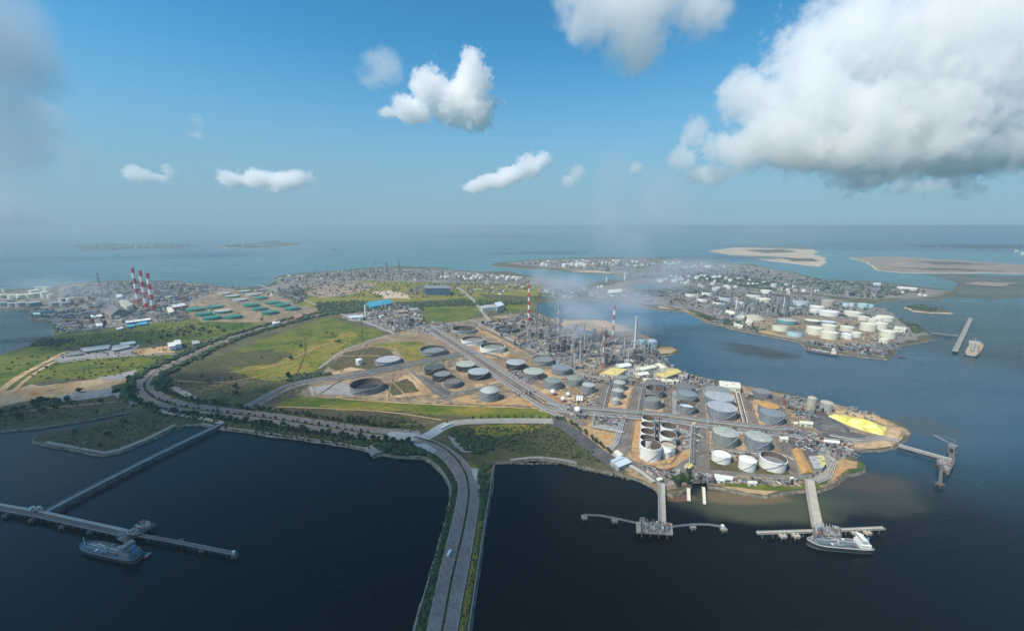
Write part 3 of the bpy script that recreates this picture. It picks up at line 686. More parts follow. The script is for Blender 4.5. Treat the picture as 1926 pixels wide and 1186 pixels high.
for q, wd in (([(1137, 721), (1122, 773)], 16), ([(1201, 721), (1188, 779), (1175, 837), (1162, 853)], 17), ([(1256, 724), (1255, 785)], 16), ([(1312, 728), (1321, 795), (1322, 880)], 18),
              ([(1399, 742), (1418, 806)], 16), ([(1452, 742), (1488, 812)], 15), ([(1466, 820), (1500, 900)], 16)):
    road(q, wd, 14, GY, 'refinery_road', 0)
road([(1162, 853), (1188, 870), (1218, 887), (1243, 906)], 13, 14, GY, 'refinery_road', 0)
road([(1243, 906), (1262, 890), (1290, 875), (1322, 848)], 14, 14, GY, 'refinery_road', 1)
road([(1262, 893), (1322, 886), (1400, 893), (1500, 901), (1540, 896)], 11, 14, GY, 'refinery_road', 1)
road([(1529, 823), (1546, 857), (1558, 868), (1546, 896), (1524, 903)], 8, 14, CONC, 'refinery_road', 0)
road([(1529, 823), (1560, 826), (1590, 828), (1625, 832), (1655, 825), (1690, 832)], 6, 14, CONC, 'refinery_road', 1)
# earth bunds round the tanks (real ridges)
mb = MB()
for q in ([(640, 700), (700, 697), (768, 688), (740, 655), (690, 648)], [(770, 690), (850, 672), (800, 645), (745, 655)], [(600, 742), (668, 748), (770, 750), (720, 700), (640, 716)], [(730, 752), (812, 745), (770, 705), (740, 702)],
          [(815, 752), (905, 762), (1000, 764), (960, 735), (900, 742), (850, 745)], [(860, 742), (965, 722), (900, 695), (810, 700)], [(870, 655), (890, 672), (960, 678), (905, 640)], [(975, 702), (1030, 722), (1090, 716), (1040, 690)],
          [(1000, 738), (1022, 758), (1110, 768), (1124, 730), (1050, 722)], [(1145, 728), (1134, 768), (1182, 772), (1192, 728)], [(1206, 728), (1198, 776), (1248, 780), (1250, 730)], [(1262, 732), (1262, 786), (1312, 790), (1306, 732)],
          [(1325, 732), (1330, 795), (1414, 801), (1396, 742)], [(1410, 748), (1425, 803), (1480, 808), (1458, 752)], [(1330, 804), (1332, 855), (1475, 862), (1458, 816)], [(1332, 862), (1332, 893), (1492, 902), (1478, 868)],
          [(1194, 788), (1184, 850), (1215, 876), (1262, 872), (1282, 846), (1275, 792)], [(1122, 780), (1116, 806), (1174, 818), (1184, 784)]):
    p = PL(q); p.append(p[0]); ribbon_mb(mb, p, 3.6, LZ + .3, 1.5, .25)
o = mb.build('earth_bund', [DIRT]); o['kind'] = 'structure'

for k, q in enumerate(([(1700, 490), (1800, 492), (1880, 499), (1780, 499)], [(1680, 503), (1790, 504), (1900, 510), (1760, 509)], [(1815, 534), (1860, 530), (1930, 533), (1880, 538)], [(1400, 470), (1470, 468), (1500, 474), (1440, 476)], [(1460, 484), (1530, 486), (1535, 492), (1480, 491)])):
    P_('scrub_flat', q, FSAND if k == 2 else BROWN, 2 + k % 2, .12, seed=200 + k, cap=40, minlen=40)
for q, wd in (([(130, 560), (200, 575), (300, 598)], 9), ([(160, 540), (260, 552), (345, 575)], 9), ([(110, 585), (200, 600), (290, 605)], 9), ([(560, 522), (700, 518), (850, 524), (990, 528)], 12), ([(1200, 530), (1320, 540), (1440, 552), (1560, 570)], 12),
              ([(1240, 560), (1330, 572), (1440, 590), (1560, 596), (1690, 612)], 11), ([(1420, 612), (1500, 622), (1600, 640), (1680, 646)], 9), ([(1000, 495), (1150, 500), (1340, 508), (1480, 520)], 14), ([(1340, 512), (1330, 572)], 12), ([(1480, 522), (1460, 600)], 12),
              ([(650, 512), (690, 530)], 12), ([(380, 545), (460, 575), (540, 600)], 8), ([(440, 548), (520, 575), (575, 590)], 8)):
    road(q, wd, 15 + (len(q) % 3), ASPHP, 'works_road', 1)

for q, wd in (([(430, 700), (520, 690), (600, 650), (640, 640)], 4), ([(560, 612), (580, 650), (560, 700)], 3), ([(320, 715), (420, 722), (500, 705)], 3.5), ([(520, 765), (620, 768), (740, 775), (830, 790)], 3.5), ([(640, 750), (740, 757), (860, 763), (1010, 768)], 4),
              ([(100, 700), (180, 690), (270, 690)], 3), ([(120, 630), (250, 622), (380, 612)], 4), ([(90, 825), (180, 805), (300, 792)], 3), ([(880, 800), (960, 812), (1060, 815), (1100, 850)], 3), ([(0, 780), (110, 765), (230, 755)], 3.5), ([(640, 670), (720, 668), (760, 680)], 4)):
    road(q, wd, 11, SAND if wd > 3.2 else BROWN, 'worn_track', 2)
# ================================================================== TANKS
N = 40
def ring(r, z): return [(r * math.cos(2 * math.pi * i / N), r * math.sin(2 * math.pi * i / N), z) for i in range(N)]
def rings(levels, close=None):
    mb = MB(); vs = []
    for r, z in levels: vs += ring(r, z)
    fs = [(k * N + i, k * N + (i + 1) % N, (k + 1) * N + (i + 1) % N, (k + 1) * N + i) for k in range(len(levels) - 1) for i in range(N)]
    if close == 'top': fs.append(tuple(range((len(levels) - 1) * N, len(levels) * N)))
    mb.add(vs, fs); return mb
TM = {}
TM['shell_closed'] = rings([(1, 0), (1, 1)]).mesh('shell', WHITE, True)
INNER = mk('rusty_tank_inside', (.13, .10, .08), .9, var=.35, streak=True)
m_ = rings([(1, 0), (1, 1), (.975, 1), (.975, .05)])
for k in range(2 * N, 3 * N): m_.m[k] = 1
TM['shell_open'] = m_.mesh('shell', [WHITE, INNER], True)
m_ = rings([(1.012, .985), (1.012, 1.0), (.5, 1.09), (.02, 1.135)], 'top'); TM['roof_cone'] = m_.mesh('roof', SILVER, True)
m_ = rings([(1.012, .985), (1.012, 1.0), (.85, 1.10), (.6, 1.20), (.3, 1.26), (.02, 1.28)], 'top'); TM['roof_dome'] = m_.mesh('roof', SILVER, True)
def floating(z):
    mb = rings([(.974, z), (.93, z + .03), (.90, z - .03), (.02, z)], 'top')
    for k in range(6):
        a = k * math.pi / 3; mb.box((.55 * math.cos(a), .55 * math.sin(a), z + .02), (.05, .05, .05), a)
    mb.tube((.97, 0, 1), (.2, .1, z + .01), .012, 4)      # rolling ladder
    return mb.mesh('floating_roof', GREY)
TM['float_hi'] = floating(.78); TM['float_lo'] = floating(.12); TM['float_mid'] = floating(.45)
mb = rings([(1.0, .90), (1.035, .905), (1.035, .925), (1.0, .93)]); TM['girder'] = mb.mesh('wind_girder', GREY)
def stair():
    mb = MB(); n = 16; a0, a1 = 3.9, 5.3
    for k in range(n):
        a = a0 + (a1 - a0) * k / n; b = a0 + (a1 - a0) * (k + 1) / n; z = k / n; z2 = (k + 1) / n
        vs = []
        for an, zz in ((a, z), (b, z2)):
            for r in (1.002, 1.045):
                for dz in (0, .05): vs.append((r * math.cos(an), r * math.sin(an), zz + dz))
        mb.add(vs, [(0, 2, 3, 1), (4, 5, 7, 6), (0, 1, 5, 4), (2, 6, 7, 3), (1, 3, 7, 5), (0, 4, 6, 2)])
    return mb.mesh('stairway', STEEL)
TM['stair'] = stair()
def vents():
    mb = MB()
    for k in range(5):
        a = k * 1.256; mb.cyl((.8 * math.cos(a), .8 * math.sin(a)), .025, 1.0, 1.12, 6)
    mb.cyl((0, 0), .04, 1.1, 1.18, 8); return mb.mesh('roof_vents', STEEL)
TM['vents'] = vents()
tank_count = 0
def tank(cx, w, ybot, ytop, label, shell=WHITE, roof=None, kind='cone', group=None, z0=LZ, small=False, cat='storage tank', hmin=6, name='storage_tank', girder=None, face=None):
    """cx,w,ybot,ytop: centre, width, foot of the near wall and its rim, in photo pixels -> real position, radius, height"""
    global tank_count
    fr = G(cx, ybot, z0); r = w * depth(fr) / F / 2
    d = Vector((fr.x, fr.y, 0)).normalized()
    r = r * (1 + r / max(50, depth(fr)) * .9)
    c = fr + d * r
    h = max(hmin, topz(fr, ytop) - z0)
    t = empty(name, (c.x, c.y, z0), random.uniform(-.4, .4), label, cat, group)
    ds = (r, r, h)
    openk = kind in ('float_hi', 'float_lo', 'float_mid')
    inst('shell', TM['shell_open' if openk else 'shell_closed'], t, shell if not openk else [shell, INNER], scale=ds)
    if openk: inst('floating_roof', TM[kind], t, roof or GREY, scale=ds, rz=random.uniform(0, 6))
    else: inst('roof', TM['roof_' + kind], t, roof or shell, scale=(r, r, h) if kind == 'cone' else (r, r, h), rz=random.uniform(0, 6))
    if not small:
        if openk or girder: inst('wind_girder', TM['girder'], t, girder or shell, scale=ds)
        inst('stairway', TM['stair'], t, STEEL, scale=ds)
        if not openk: inst('roof_vents', TM['vents'], t, STEEL, scale=ds)['kind'] = 'stuff'
    tank_count += 1
    return t
T = tank
G1 = 'large crude tanks in the near refinery'
# ---- western half of the refinery
T(691, 60, 743.5, 731.5, 'huge open-topped grey tank standing alone beside the green strip', GREY, DARK, 'float_lo', G1, girder=GREY)
T(730.5, 48, 689.4, 681, 'wide grey tank with pale grey flat roof right of the small white tank', BGREY, PGREY, 'float_hi', G1)
T(815, 49, 672, 662.5, 'grey open tank on the yellowish plot left of the diagonal road', GREY, BGREY, 'float_mid', G1)
T(873, 45, 629, 622.5, 'farthest wide grey tank with dark interior behind the two white tanks', PGREY, DARK, 'float_lo', G1)
T(952.5, 42, 628, 622, 'dark tank beside the upper road left of the tall stacks', DGREEN, DGREEN, 'float_lo', G1)
T(889, 42, 650.5, 642, 'further of the two white open-topped tanks by the diagonal road', WHITE, GREY, 'float_mid', G1)
T(926.6, 47, 665.8, 656.5, 'nearer of the two white open-topped tanks by the diagonal road', WHITE, GGREY, 'float_mid', G1)
T(818, 37, 706.5, 695, 'rear tank of the three overlapping black tanks', DARK, DGREEN, 'cone', G1)
T(832, 36, 718.7, 707.5, 'middle tank of the three overlapping black tanks', DARK, GREY, 'float_hi', G1)
T(851.5, 34, 731, 721.5, 'front tank of the three overlapping black tanks', PURP, PURP, 'float_hi', G1)
T(876.5, 37, 700, 689.7, 'dark tank with pale green roof left of the pipe corridor', DARK, PGREEN, 'cone', G1)
T(900, 39, 715.5, 704.5, 'dark tank with bright silver roof left of the pipe corridor', DARK, SILVER, 'cone', G1)
T(921, 34.5, 757, 739.5, 'tall blue-grey tank with pale domed roof above the green strip', BGREY, PGREY, 'dome', G1)
T(970, 36, 697, 686, 'black tank with bright silver roof right of the pipe corridor', DARK, SILVER, 'dome', G1)
T(1003.5, 39, 716, 704, 'dark brown tank with pale olive roof right of the corridor', PURP, PGREEN, 'cone', G1)
T(1021, 40, 689.3, 680, 'olive grey tank at the foot of the process towers', GGREY, GREY, 'float_hi', G1)
T(1055, 37, 707.5, 696, 'dark grey tank with grey roof below the process towers', GREY, BGREY, 'cone', G1)
T(1040, 32, 734, 720, 'grey tank behind the largest white sphere, left of three', BGREY, GGREY, 'cone', G1)
T(1079.5, 29, 728, 715, 'grey tank in the middle of three above the white spheres', GGREY, GGREY, 'dome', G1)
T(1106.5, 24, 740.5, 727, 'grey tank at the right of three above the white spheres', BGREY, PGREY, 'cone', G1)
T(676, 12, 686.6, 677, 'small white tank on bare sand beside the wide grey tank', WHITE, WHITE, 'cone', None)
# ---- middle plots
G2 = 'grey tanks in the middle plots'
T(1169, 20, 724, 712, 'rearmost grey tank of the column of four', GGREY, GGREY, 'cone', G2)
T(1164, 22, 736, 722, 'second from the rear in the column of four grey tanks', GGREY, PGREY, 'cone', G2)
T(1161, 21, 751, 737, 'third from the rear in the column of four grey tanks', BGREY, PGREY, 'cone', G2)
T(1158, 15, 763, 753, 'smallest and nearest grey tank of the column of four', PGREY, PGREY, 'dome', G2)
T(1229, 31, 739, 723, 'rear grey tank of three, touching the yellow-roofed sheds', GREY, PURP, 'cone', G2)
T(1230, 32, 751, 735, 'open grey tank with dark inside, middle of three', GREY, DARK, 'float_lo', G2)
T(1226, 31, 771, 753, 'front grey tank of three with a pale rim ring', GREY, GGREY, 'float_hi', G2, girder=PGREY)
T(1288, 32, 746, 731, 'rear blue-grey tank of three beside the grey yard road', BGREY, PURP, 'cone', G2)
T(1291, 34, 759, 745, 'middle blue-grey tank of three with purple tinge', BGREY, BGREY, 'cone', G2)
T(1289, 34.5, 780.6, 765, 'front grey tank of three with pale blue inside', GREY, PALEBLUE, 'float_mid', G2)
T(1348, 46, 757, 741, 'rearmost of three big grey domes by the striped white hall', PGREY, GGREY, 'cone', G2)
T(1350, 50, 770, 753, 'middle of three big grey domes in line', BGREY, SILVER, 'cone', G2)
T(1355, 50.6, 791, 773.4, 'nearest and shiniest of three big grey domes in line', BGREY, SILVER, 'cone', G2)
T(1431.6, 29.5, 750.6, 739.6, 'purple-grey tank with dull roof near the channel shore', PURP, GREY, 'cone', G2)
T(1442.5, 34, 785, 767, 'tank with orange rusty roof behind the tall blue-grey tank', BGREY, ORANGE, 'cone', G2)
T(1449, 40.5, 799.5, 782.6, 'tall blue-grey tank in front of the orange-roofed one', BGREY, BGREY, 'cone', G2)
T(1361, 43, 842.5, 820.6, 'left of the two big grey-green tanks with flat pale roofs', GGREY, PGREEN, 'cone', G2)
T(1423, 43, 849, 829, 'right of the two big grey-green tanks with flat pale roofs', BGREY, PGREEN, 'cone', G2)
G3 = 'white tanks near the beach'
T(1355, 33, 873, 859, 'leftmost of the three white tanks near the beach', WHITE, WHITE, 'float_hi', G3)
T(1403.5, 29.6, 887, 870, 'middle white tank near the beach with closed white roof', WHITE, WHITE, 'cone', G3)
T(1451, 44, 887.5, 869, 'open-topped white tank, right of the three near the beach', WHITE, GREY, 'float_mid', G3)
G4 = 'double row of white tanks by the orange plot'
T(1218.5, 24, 808, 790.5, 'rearmost open white tank of the left row on the orange plot', WHITE, PURP, 'float_lo', G4)
T(1217, 25, 822, 803, 'second from the rear open white tank, left row on the orange plot', WHITE, GREY, 'float_mid', G4)
T(1216.5, 26, 836, 816, 'third from the rear open white tank, left row on the orange plot', WHITE, RUST, 'float_lo', G4)
T(1215.5, 26.5, 850, 829, 'fourth open white tank, left row, behind the largest', WHITE, GREY, 'float_lo', G4)
T(1221.7, 38, 869, 844.5, 'largest and nearest open white tank of the double row', WHITE, PURP, 'float_lo', G4)
T(1255.7, 29, 826, 806, 'rear white tank with teal inside, right row of the double row', WHITE, TEAL, 'float_mid', G4)
T(1254.6, 30, 844, 822.5, 'open white tank with brown inside, right row of the double row', WHITE, BEIGE, 'float_lo', G4)
T(1254.5, 28, 858, 841, 'white tank with olive roof, right row of the double row', WHITE, BEIGE, 'float_hi', G4)
T(1251, 19, 862, 850, 'small closed white tank at the near end of the right row', WHITE, WHITE, 'cone', G4)
# ---- eastern tip
T(1524, 15, 774, 750, 'slim beige silo beside the channel shore', BEIGE, BEIGE, 'cone', None)
T(1552, 20, 776, 759, 'broad beige silo near the yellow heap', PGREY, BEIGE, 'cone', None)
T(1226, 17.5, 656, 643, 'pale blue tank on the shore left of the sand spit, largest of three', CYAN, PALEBLUE, 'dome', 'pale blue shore tanks')
T(1206, 14, 652, 641.5, 'middle pale blue tank of three near the sand spit', CYAN, CYAN, 'cone', 'pale blue shore tanks')
T(1198, 9, 649, 640, 'smallest pale blue tank of three near the sand spit', CYAN, CYAN, 'cone', 'pale blue shore tanks')
# ---- green tank farm
GG = 'green tanks across the bay road'
gt = [(368, 29, 586.4, 581.8, 0), (404, 26, 581, 577.2, 0), (384.6, 27, 595.6, 590.5, 0), (420.5, 27.5, 590, 585.5, 1), (399.7, 30, 602.7, 597.5, 0), (440, 27.5, 600.6, 595.5, 0),
      (423, 22, 555, 552, 2), (438, 24, 560, 557, 1), (452.5, 24.5, 568, 564, 2), (472.6, 25.5, 578, 573.5, 0), (489, 25, 584.6, 580.4, 0), (507.6, 26.5, 592.4, 587.3, 0),
      (460, 21, 550.5, 547.8, 1), (475, 23, 557.5, 554.3, 2), (491.5, 23, 564, 560.3, 0), (513, 25, 573, 569.2, 0), (531.6, 26, 577.6, 573.6, 0), (550.6, 25.7, 584.6, 580, 0)]
gn = ['rear left of the near green cluster of six', 'rear right of the near cluster of six', 'left middle of the near cluster of six', 'the only white-roofed one of the near cluster of six', 'nearest left of the near cluster of six', 'nearest right of the near cluster of six',
      'rearmost of the middle row', 'second from the rear of the middle row', 'third from the rear of the middle row', 'third from the front of the middle row', 'second from the front of the middle row', 'frontmost of the middle row',
      'rearmost of the row beside the straight road', 'second from the rear of the row beside the straight road', 'third from the rear of the row beside the straight road', 'third from the front of the row beside the straight road', 'second from the front of the row beside the straight road', 'frontmost of the row beside the straight road']
for (cx, w_, yb, yt, k), nm in zip(gt, gn):
    T(cx, w_, yb, yt, ('green', 'green', 'pale')[k] + ' tank, ' + nm, GREEN if k < 2 else PGREEN, (GREEN, PGREY, PGREY)[k], 'cone', GG, small=True)
# ---- peninsula tanks
GP = 'tanks on the far peninsula'
pt = [  # cx, w, ybot, ytop, shell, roof, kind, words
    (1300, 22, 558.5, 552.5, WHITE, DARK, 'float_mid', 'white tank with dark top, leftmost of the rear rows'),
    (1330, 20, 556, 550, WHITE, GREY, 'float_mid', 'white tank second from the left in the rearmost row'),
    (1322, 20, 567.8, 562, WHITE, DARK, 'float_mid', 'white tank in front of the two leftmost rear ones'),
    (1364, 24, 566, 559.5, PALEBLUE, DARK, 'float_mid', 'pale blue-white tank with dark rim, rear row centre left'),
    (1353, 24, 574.5, 568.8, WHITE, DARK, 'float_mid', 'white tank with black rim among the process towers'),
    (1393, 22, 572.5, 566.8, WHITE, GREY, 'float_mid', 'white tank half hidden by twin slim stacks'),
    (1418, 28, 560, 554.5, WHITE, GREY, 'float_mid', 'long white tank in the middle of the rear row'),
    (1434.6, 24, 568.7, 562.8, CREAM, CREAM, 'cone', 'cream tank in front of the long white rear one'),
    (1466, 30, 564.5, 557.5, BGREY, DARK, 'float_mid', 'blue-grey tank with dark top in the rear row'),
    (1504, 28, 575.5, 568.5, PALEBLUE, PGREY, 'cone', 'pale bluish wide tank right of the slim stack'),
    (1555, 20, 576, 566, BEIGE, BEIGE, 'cone', 'lone beige pink tank near the far side of the peninsula'),
    (1536, 24, 585, 577.5, WHITE, WHITE, 'cone', 'white tank below the beige pink one'),
    (1530, 14, 589.5, 583, WHITE, WHITE, 'cone', 'small white tank overlapping a bigger white one'),
    (1557, 32, 595, 587.5, WHITE, WHITE, 'cone', 'broad white tank with sloping bright roof'),
    (1603, 27, 595, 588.5, CREAM, CREAM, 'cone', 'cream tank at the far edge above the small spheres'),
    (1479, 31, 611, 604, TEAL, PGREY, 'dome', 'dark green tank with white domed roof'),
    (1526.6, 24.5, 610, 604, PURP, CREAM, 'cone', 'brown tank with cream roof'),
    (1556, 24, 614, 606.5, GGREY, PALEBLUE, 'cone', 'grey-green tank with pale blue roof'),
    (1467, 27.5, 623, 613.5, CREAM, BEIGE, 'float_hi', 'cream tank at the left end of the shore row'),
    (1494.5, 27, 633.5, 625, CYAN, GREY, 'float_hi', 'pale cyan tank second in the shore row'),
    (1531, 27, 630, 618, CREAM, CREAM, 'cone', 'tall cream tank third in the shore row'),
    (1558, 23, 624, 613, CREAM, CREAM, 'cone', 'cream tank behind the fourth of the shore row'),
    (1558, 27, 638.4, 626.5, CREAM, CREAM, 'cone', 'cream tank fourth in the shore row'),
    (1592, 22, 625, 616, CREAM, CREAM, 'cone', 'cream tank behind the white fifth of the shore row'),
    (1592, 18, 638, 629, WHITE, WHITE, 'cone', 'white tank fifth in the shore row'),
    (1609.5, 16, 634.6, 626, CREAM, CREAM, 'cone', 'small cream tank at the right end of the shore row'),
    (1631, 25, 623, 610.5, CREAM, CREAM, 'cone', 'tall cream tank in the middle of the eastern cluster'),
    (1623, 17, 603, 596.5, CREAM, CREAM, 'cone', 'cream tank at the rear of the eastern cluster'),
    (1640, 14, 609, 600.5, CREAM, CREAM, 'cone', 'slim cream tank inside the eastern cluster'),
    (1650, 16, 604, 598, WHITE, WHITE, 'cone', 'white tank behind the slim cream one'),
    (1663, 26, 604.5, 596.5, CREAM, CREAM, 'cone', 'broad cream tank at the rear right of the eastern cluster'),
    (1655, 20, 621.5, 608.5, CREAM, CREAM, 'cone', 'cream tank left of the tallest eastern one'),
    (1668, 24, 637, 624, CREAM, CREAM, 'cone', 'tallest cream tank by the eastern quay'),
    (1661, 15, 646, 638.5, CREAM, CREAM, 'cone', 'small cream tank at the eastern quay edge'),
    (1622, 16, 579, 572, CYAN, CYAN, 'cone', 'pale cyan tank on the far wooded shore'),
    (1638, 8, 578, 573, CYAN, CYAN, 'cone', 'smallest pale cyan tank on the far wooded shore'),
    (1590, 11, 576.5, 571, PALEBLUE, PALEBLUE, 'cone', 'pale tank left of the cyan pair on the far shore'),
    (1601, 8, 577, 571, PALEBLUE, PALEBLUE, 'cone', 'small pale tank between the far shore ones'),
    (1455, 11, 540, 534, PALEBLUE, PALEBLUE, 'cone', 'pale tank alone among distant sheds'),
    (1478, 7, 539, 534, PALEBLUE, PALEBLUE, 'cone', 'tiny pale tank right of the lone distant one'),
    (1345, 12, 547, 541.5, WHITE, WHITE, 'cone', 'small white tank in the distant left of the peninsula'),
    (1440, 18, 552.5, 547, WHITE, WHITE, 'cone', 'white tank behind the rear row centre'),
    (1269, 15, 531, 526, WHITE, WHITE, 'cone', 'white tank by the smoke at the narrow neck'),
    (1243, 14, 531, 526, WHITE, WHITE, 'cone', 'white tank left of the one by the smoke'),
]
for cx, w_, yb, yt, s_, r_, k, nm in pt: T(cx, w_, yb, yt, nm, s_, r_, k, GP, z0=LZ + 1.2, small=True)
# ---- far left white tanks
GL_ = 'white tanks on the far left shore'
fl = [(4, 15, 560.6, 554.5), (25.7, 15, 561, 554.5), (42, 15, 561, 554.5), (58.5, 13, 560, 553), (66, 16, 552, 546), (76, 12, 546, 540), (91, 12, 546, 540), (73, 12, 558, 551), (86, 12, 560, 549), (96, 9, 561, 554),
      (7, 14, 576, 569), (25.7, 14, 577, 570), (42.5, 17, 578, 569), (65, 21, 577, 569), (104, 16, 576, 569), (123, 15, 576, 569), (10, 8, 549, 543), (135, 14, 566, 560), (118, 10, 566, 561)]
fn = ['cream tank, leftmost of the rear row on the far left shore', 'second cream tank of the rear row on the far left shore', 'third cream tank of the rear row on the far left shore', 'fourth cream tank of the rear row, below the raised pair', 'broad white tank stepping up behind the fourth', 'white tank left of the raised pair on the far left shore',
      'white tank right of the raised pair on the far left shore', 'slim white tank below the raised pair', 'tall slim white tank, highest of the far left group', 'small white tank right of the tall slim one',
      'leftmost grey-white tank of the waterside row at far left', 'second grey-white tank of the waterside row at far left', 'third grey-white tank of the waterside row at far left', 'greenish broad tank ending the waterside row at far left', 'pale tank beyond the dark dock', 'second pale tank beyond the dark dock',
      'single white tank alone behind the far left rows', 'dim pale tank amid the smoky plant', 'small dim pale tank amid the smoky plant']
for i, ((cx, w_, yb, yt), nm) in enumerate(zip(fl, fn)):
    T(cx, w_, yb, yt, nm, PGREY if i in (10, 11, 12, 14, 15) else (GGREY if i == 13 else CREAM), PGREY if i > 9 else CREAM, 'cone', GL_, small=True)
# distant white tanks (background strip)
GB = 'small white tanks on the distant shore strip'
rnd = random.Random(5)
bt = [(1061, 502, 9), (1068, 500, 8), (1076, 499, 8), (1085, 501, 9), (1093, 500, 11), (1100, 501, 9), (1133, 496, 5), (1140, 496, 5), (1147, 496, 5), (1020, 500, 8), (1028, 500, 7), (1125, 541, 5), (1132, 541, 6),
      (981, 524, 7), (830, 523, 6), (838, 523, 6), (843, 522, 5), (650, 514, 4), (657, 514, 4), (606, 526, 6), (545, 521, 6), (1190, 494, 6), (1198, 494, 6), (890, 520, 5), (900, 519, 5), (908, 520, 5), (917, 519, 5), (925, 521, 5), (934, 521, 5), (945, 520, 5), (955, 522, 5),
      (1408, 535, 5), (1416, 535, 5), (1424, 536, 5), (1690, 543, 6), (1698, 543, 6), (1706, 544, 6), (1714, 544, 6), (1722, 545, 6), (1697, 551, 5), (1730, 556, 6), (1740, 557, 6)]
for i, (px, py, wp) in enumerate(bt):
    nm = 'white tank on the distant shore strip, ' + ORD[i % 20] + (' of the spread nearest the strait' if i < 20 else ' from the left among the inland ones' if i < 40 else ' beyond the rest')
    T(px, wp, py, py - wp * .55, nm, WHITE, WHITE, 'cone' if i % 3 else 'dome', GB, z0=LZ + (.5 if px > 1000 else 0), small=True)
for q, n, grp, lb in [([(1190, 528), (1300, 516), (1440, 530), (1560, 548), (1500, 556), (1400, 548), (1280, 540)], 44, 'small white tanks of the inner peninsula works', 'small white tank amid the sheds of the inner peninsula'),
                      ([(1010, 492), (1150, 490), (1300, 494), (1400, 504), (1300, 506), (1150, 500)], 30, 'tiny white tanks on the farthest strip', 'tiny white tank on the hazy farthest strip'),
                      ([(860, 520), (985, 523), (990, 528), (870, 526)], 22, 'tiny white tanks at the end of the distant shore strip', 'tiny white tank at the right end of the distant shore strip')]:
    for p in scatter(q, n, rnd):
        d_ = depth(p) / F; t = empty('storage_tank', (p.x, p.y, LZ), 0, lb, 'storage tank', grp); r = rnd.uniform(2.4, 4.5) * d_; h = rnd.uniform(9, 15)
        inst('shell', TM['shell_closed'], t, WHITE, scale=(r, r, h)); inst('roof', TM['roof_cone'], t, WHITE, scale=(r, r, h))
# ---- spheres and bullets
def sphere_tank(cx, cy, rpx, label):
    p = G(cx, cy + rpx * 1.6, LZ); r = rpx * depth(p) / F
    t = empty('gas_sphere', (p.x, p.y, LZ), 0, label, 'gas sphere', 'white gas spheres')
    mb = MB(); mb.sphere((0, 0, r * 1.45), r, 20, 12); mb.build('vessel', WHITE, t, True)
    for k in range(8):
        a = k * math.pi / 4; m2 = MB(); m2.tube((r * .95 * math.cos(a), r * .95 * math.sin(a), 0), (r * .95 * math.cos(a), r * .95 * math.sin(a), r * 1.4), r * .05, 6); m2.build('leg', GREY, t)
    m2 = MB(); m2.cyl((0, 0), r * .25, r * 2.42, r * 2.5, 10); m2.tube((r * 1.1, 0, 0), (r * .2, 0, r * 2.5), r * .05, 4); m2.build('access_stair', STEEL, t)
sphere_tank(1040, 735, 5, 'white gas sphere in front of the left grey tank, rearmost of four')
sphere_tank(1068.8, 739.5, 4, 'small white gas sphere in the middle of the cluster')
sphere_tank(1059, 748, 4.6, 'white gas sphere beside the red soil, left of the bullets')
sphere_tank(1086, 768, 6.2, 'largest white gas sphere standing alone near the road')
for k, px in enumerate((1086, 1090.5, 1095)):
    p = GL(px, 752); q = empty('gas_bullet', (p.x, p.y, LZ), R(80), ('leftmost', 'middle', 'rightmost')[k] + ' of three white horizontal gas bullets', 'gas bullet', 'three white gas bullets')
    mb = MB(); mb.tube((-9, 0, 3.6), (9, 0, 3.6), 2.1, 12); mb.sphere((-9, 0, 3.6), 2.1, 12, 6); mb.sphere((9, 0, 3.6), 2.1, 12, 6); mb.build('vessel', WHITE, q, True)
    for s in (-5, 5): m2 = MB(); m2.box((s, 0, .9), (1, 3.4, 1.8)); m2.build('saddle', CONC, q)

# ================================================================== STACKS
def stack(px, pyb, ptx, pyt, wpx, label, bands=7, cols=(RED, WHITE), kind='concrete', z0=LZ, first=0, cat='chimney'):
    b = G(px, pyb, z0); h = topz(b, pyt) - z0; r = max(.8, wpx * depth(b) / F / 2)
    t = empty('chimney' if kind != 'flare' else 'flare_stack', (b.x, b.y, z0), 0, label, cat, 'striped chimneys' if bands > 2 and cols[0] is RED else None)
    for k in range(bands):
        f0, f1 = k / bands, (k + 1) / bands
        mb = MB(); mb.cyl((0, 0), r * (1.12 - .35 * f0), h * f0, h * f1, 16, r * (1.12 - .35 * f1), cap=(k == bands - 1)); mb.build('band' if bands > 2 else 'shaft', cols[(k + first) % 2], t, True)
    mb = MB()
    for f in (.33, .66, .97): mb.cyl((0, 0), r * (1.12 - .35 * f) + 1.0, h * f, h * f + .5, 14, bottom=True)
    mb.build('platform', STEEL, t)
    if kind == 'lattice':
        mb = MB(); rr = r * 2.2; n = 14
        for k in range(n):
            z_, z2 = h * .96 * k / n, h * .96 * (k + 1) / n; s0, s1 = rr * (1 - .55 * k / n), rr * (1 - .55 * (k + 1) / n)
            for a in range(4):
                c0 = (s0 * math.cos(a * 1.5708), s0 * math.sin(a * 1.5708), z_); c1 = (s1 * math.cos(a * 1.5708), s1 * math.sin(a * 1.5708), z2); c2 = (s1 * math.cos((a + 1) * 1.5708), s1 * math.sin((a + 1) * 1.5708), z2)
                mb.tube(c0, c1, .35, 4); mb.tube(c0, c2, .2, 3)
        mb.build('lattice_frame', cols[1] if cols[1] is not WHITE else STEEL, t)
    return t
stack(261.5, 571, 249, 503.5, 6, 'leftmost and faintest of three striped power station chimneys', 7)
stack(276.5, 580, 263, 508.5, 6, 'middle of three red and white power station chimneys', 7)
stack(289.5, 583, 275.7, 513.5, 6.5, 'rightmost and brightest of three red and white power station chimneys', 7)
stack(994.6, 604, 996, 534, 4, 'slim red and white chimney left of the refinery, with white top', 9)
stack(1008.4, 640, 1009.3, 572, 2.4, 'thin plain grey stack right of the slim striped chimney', 2, (GREY, GREY))
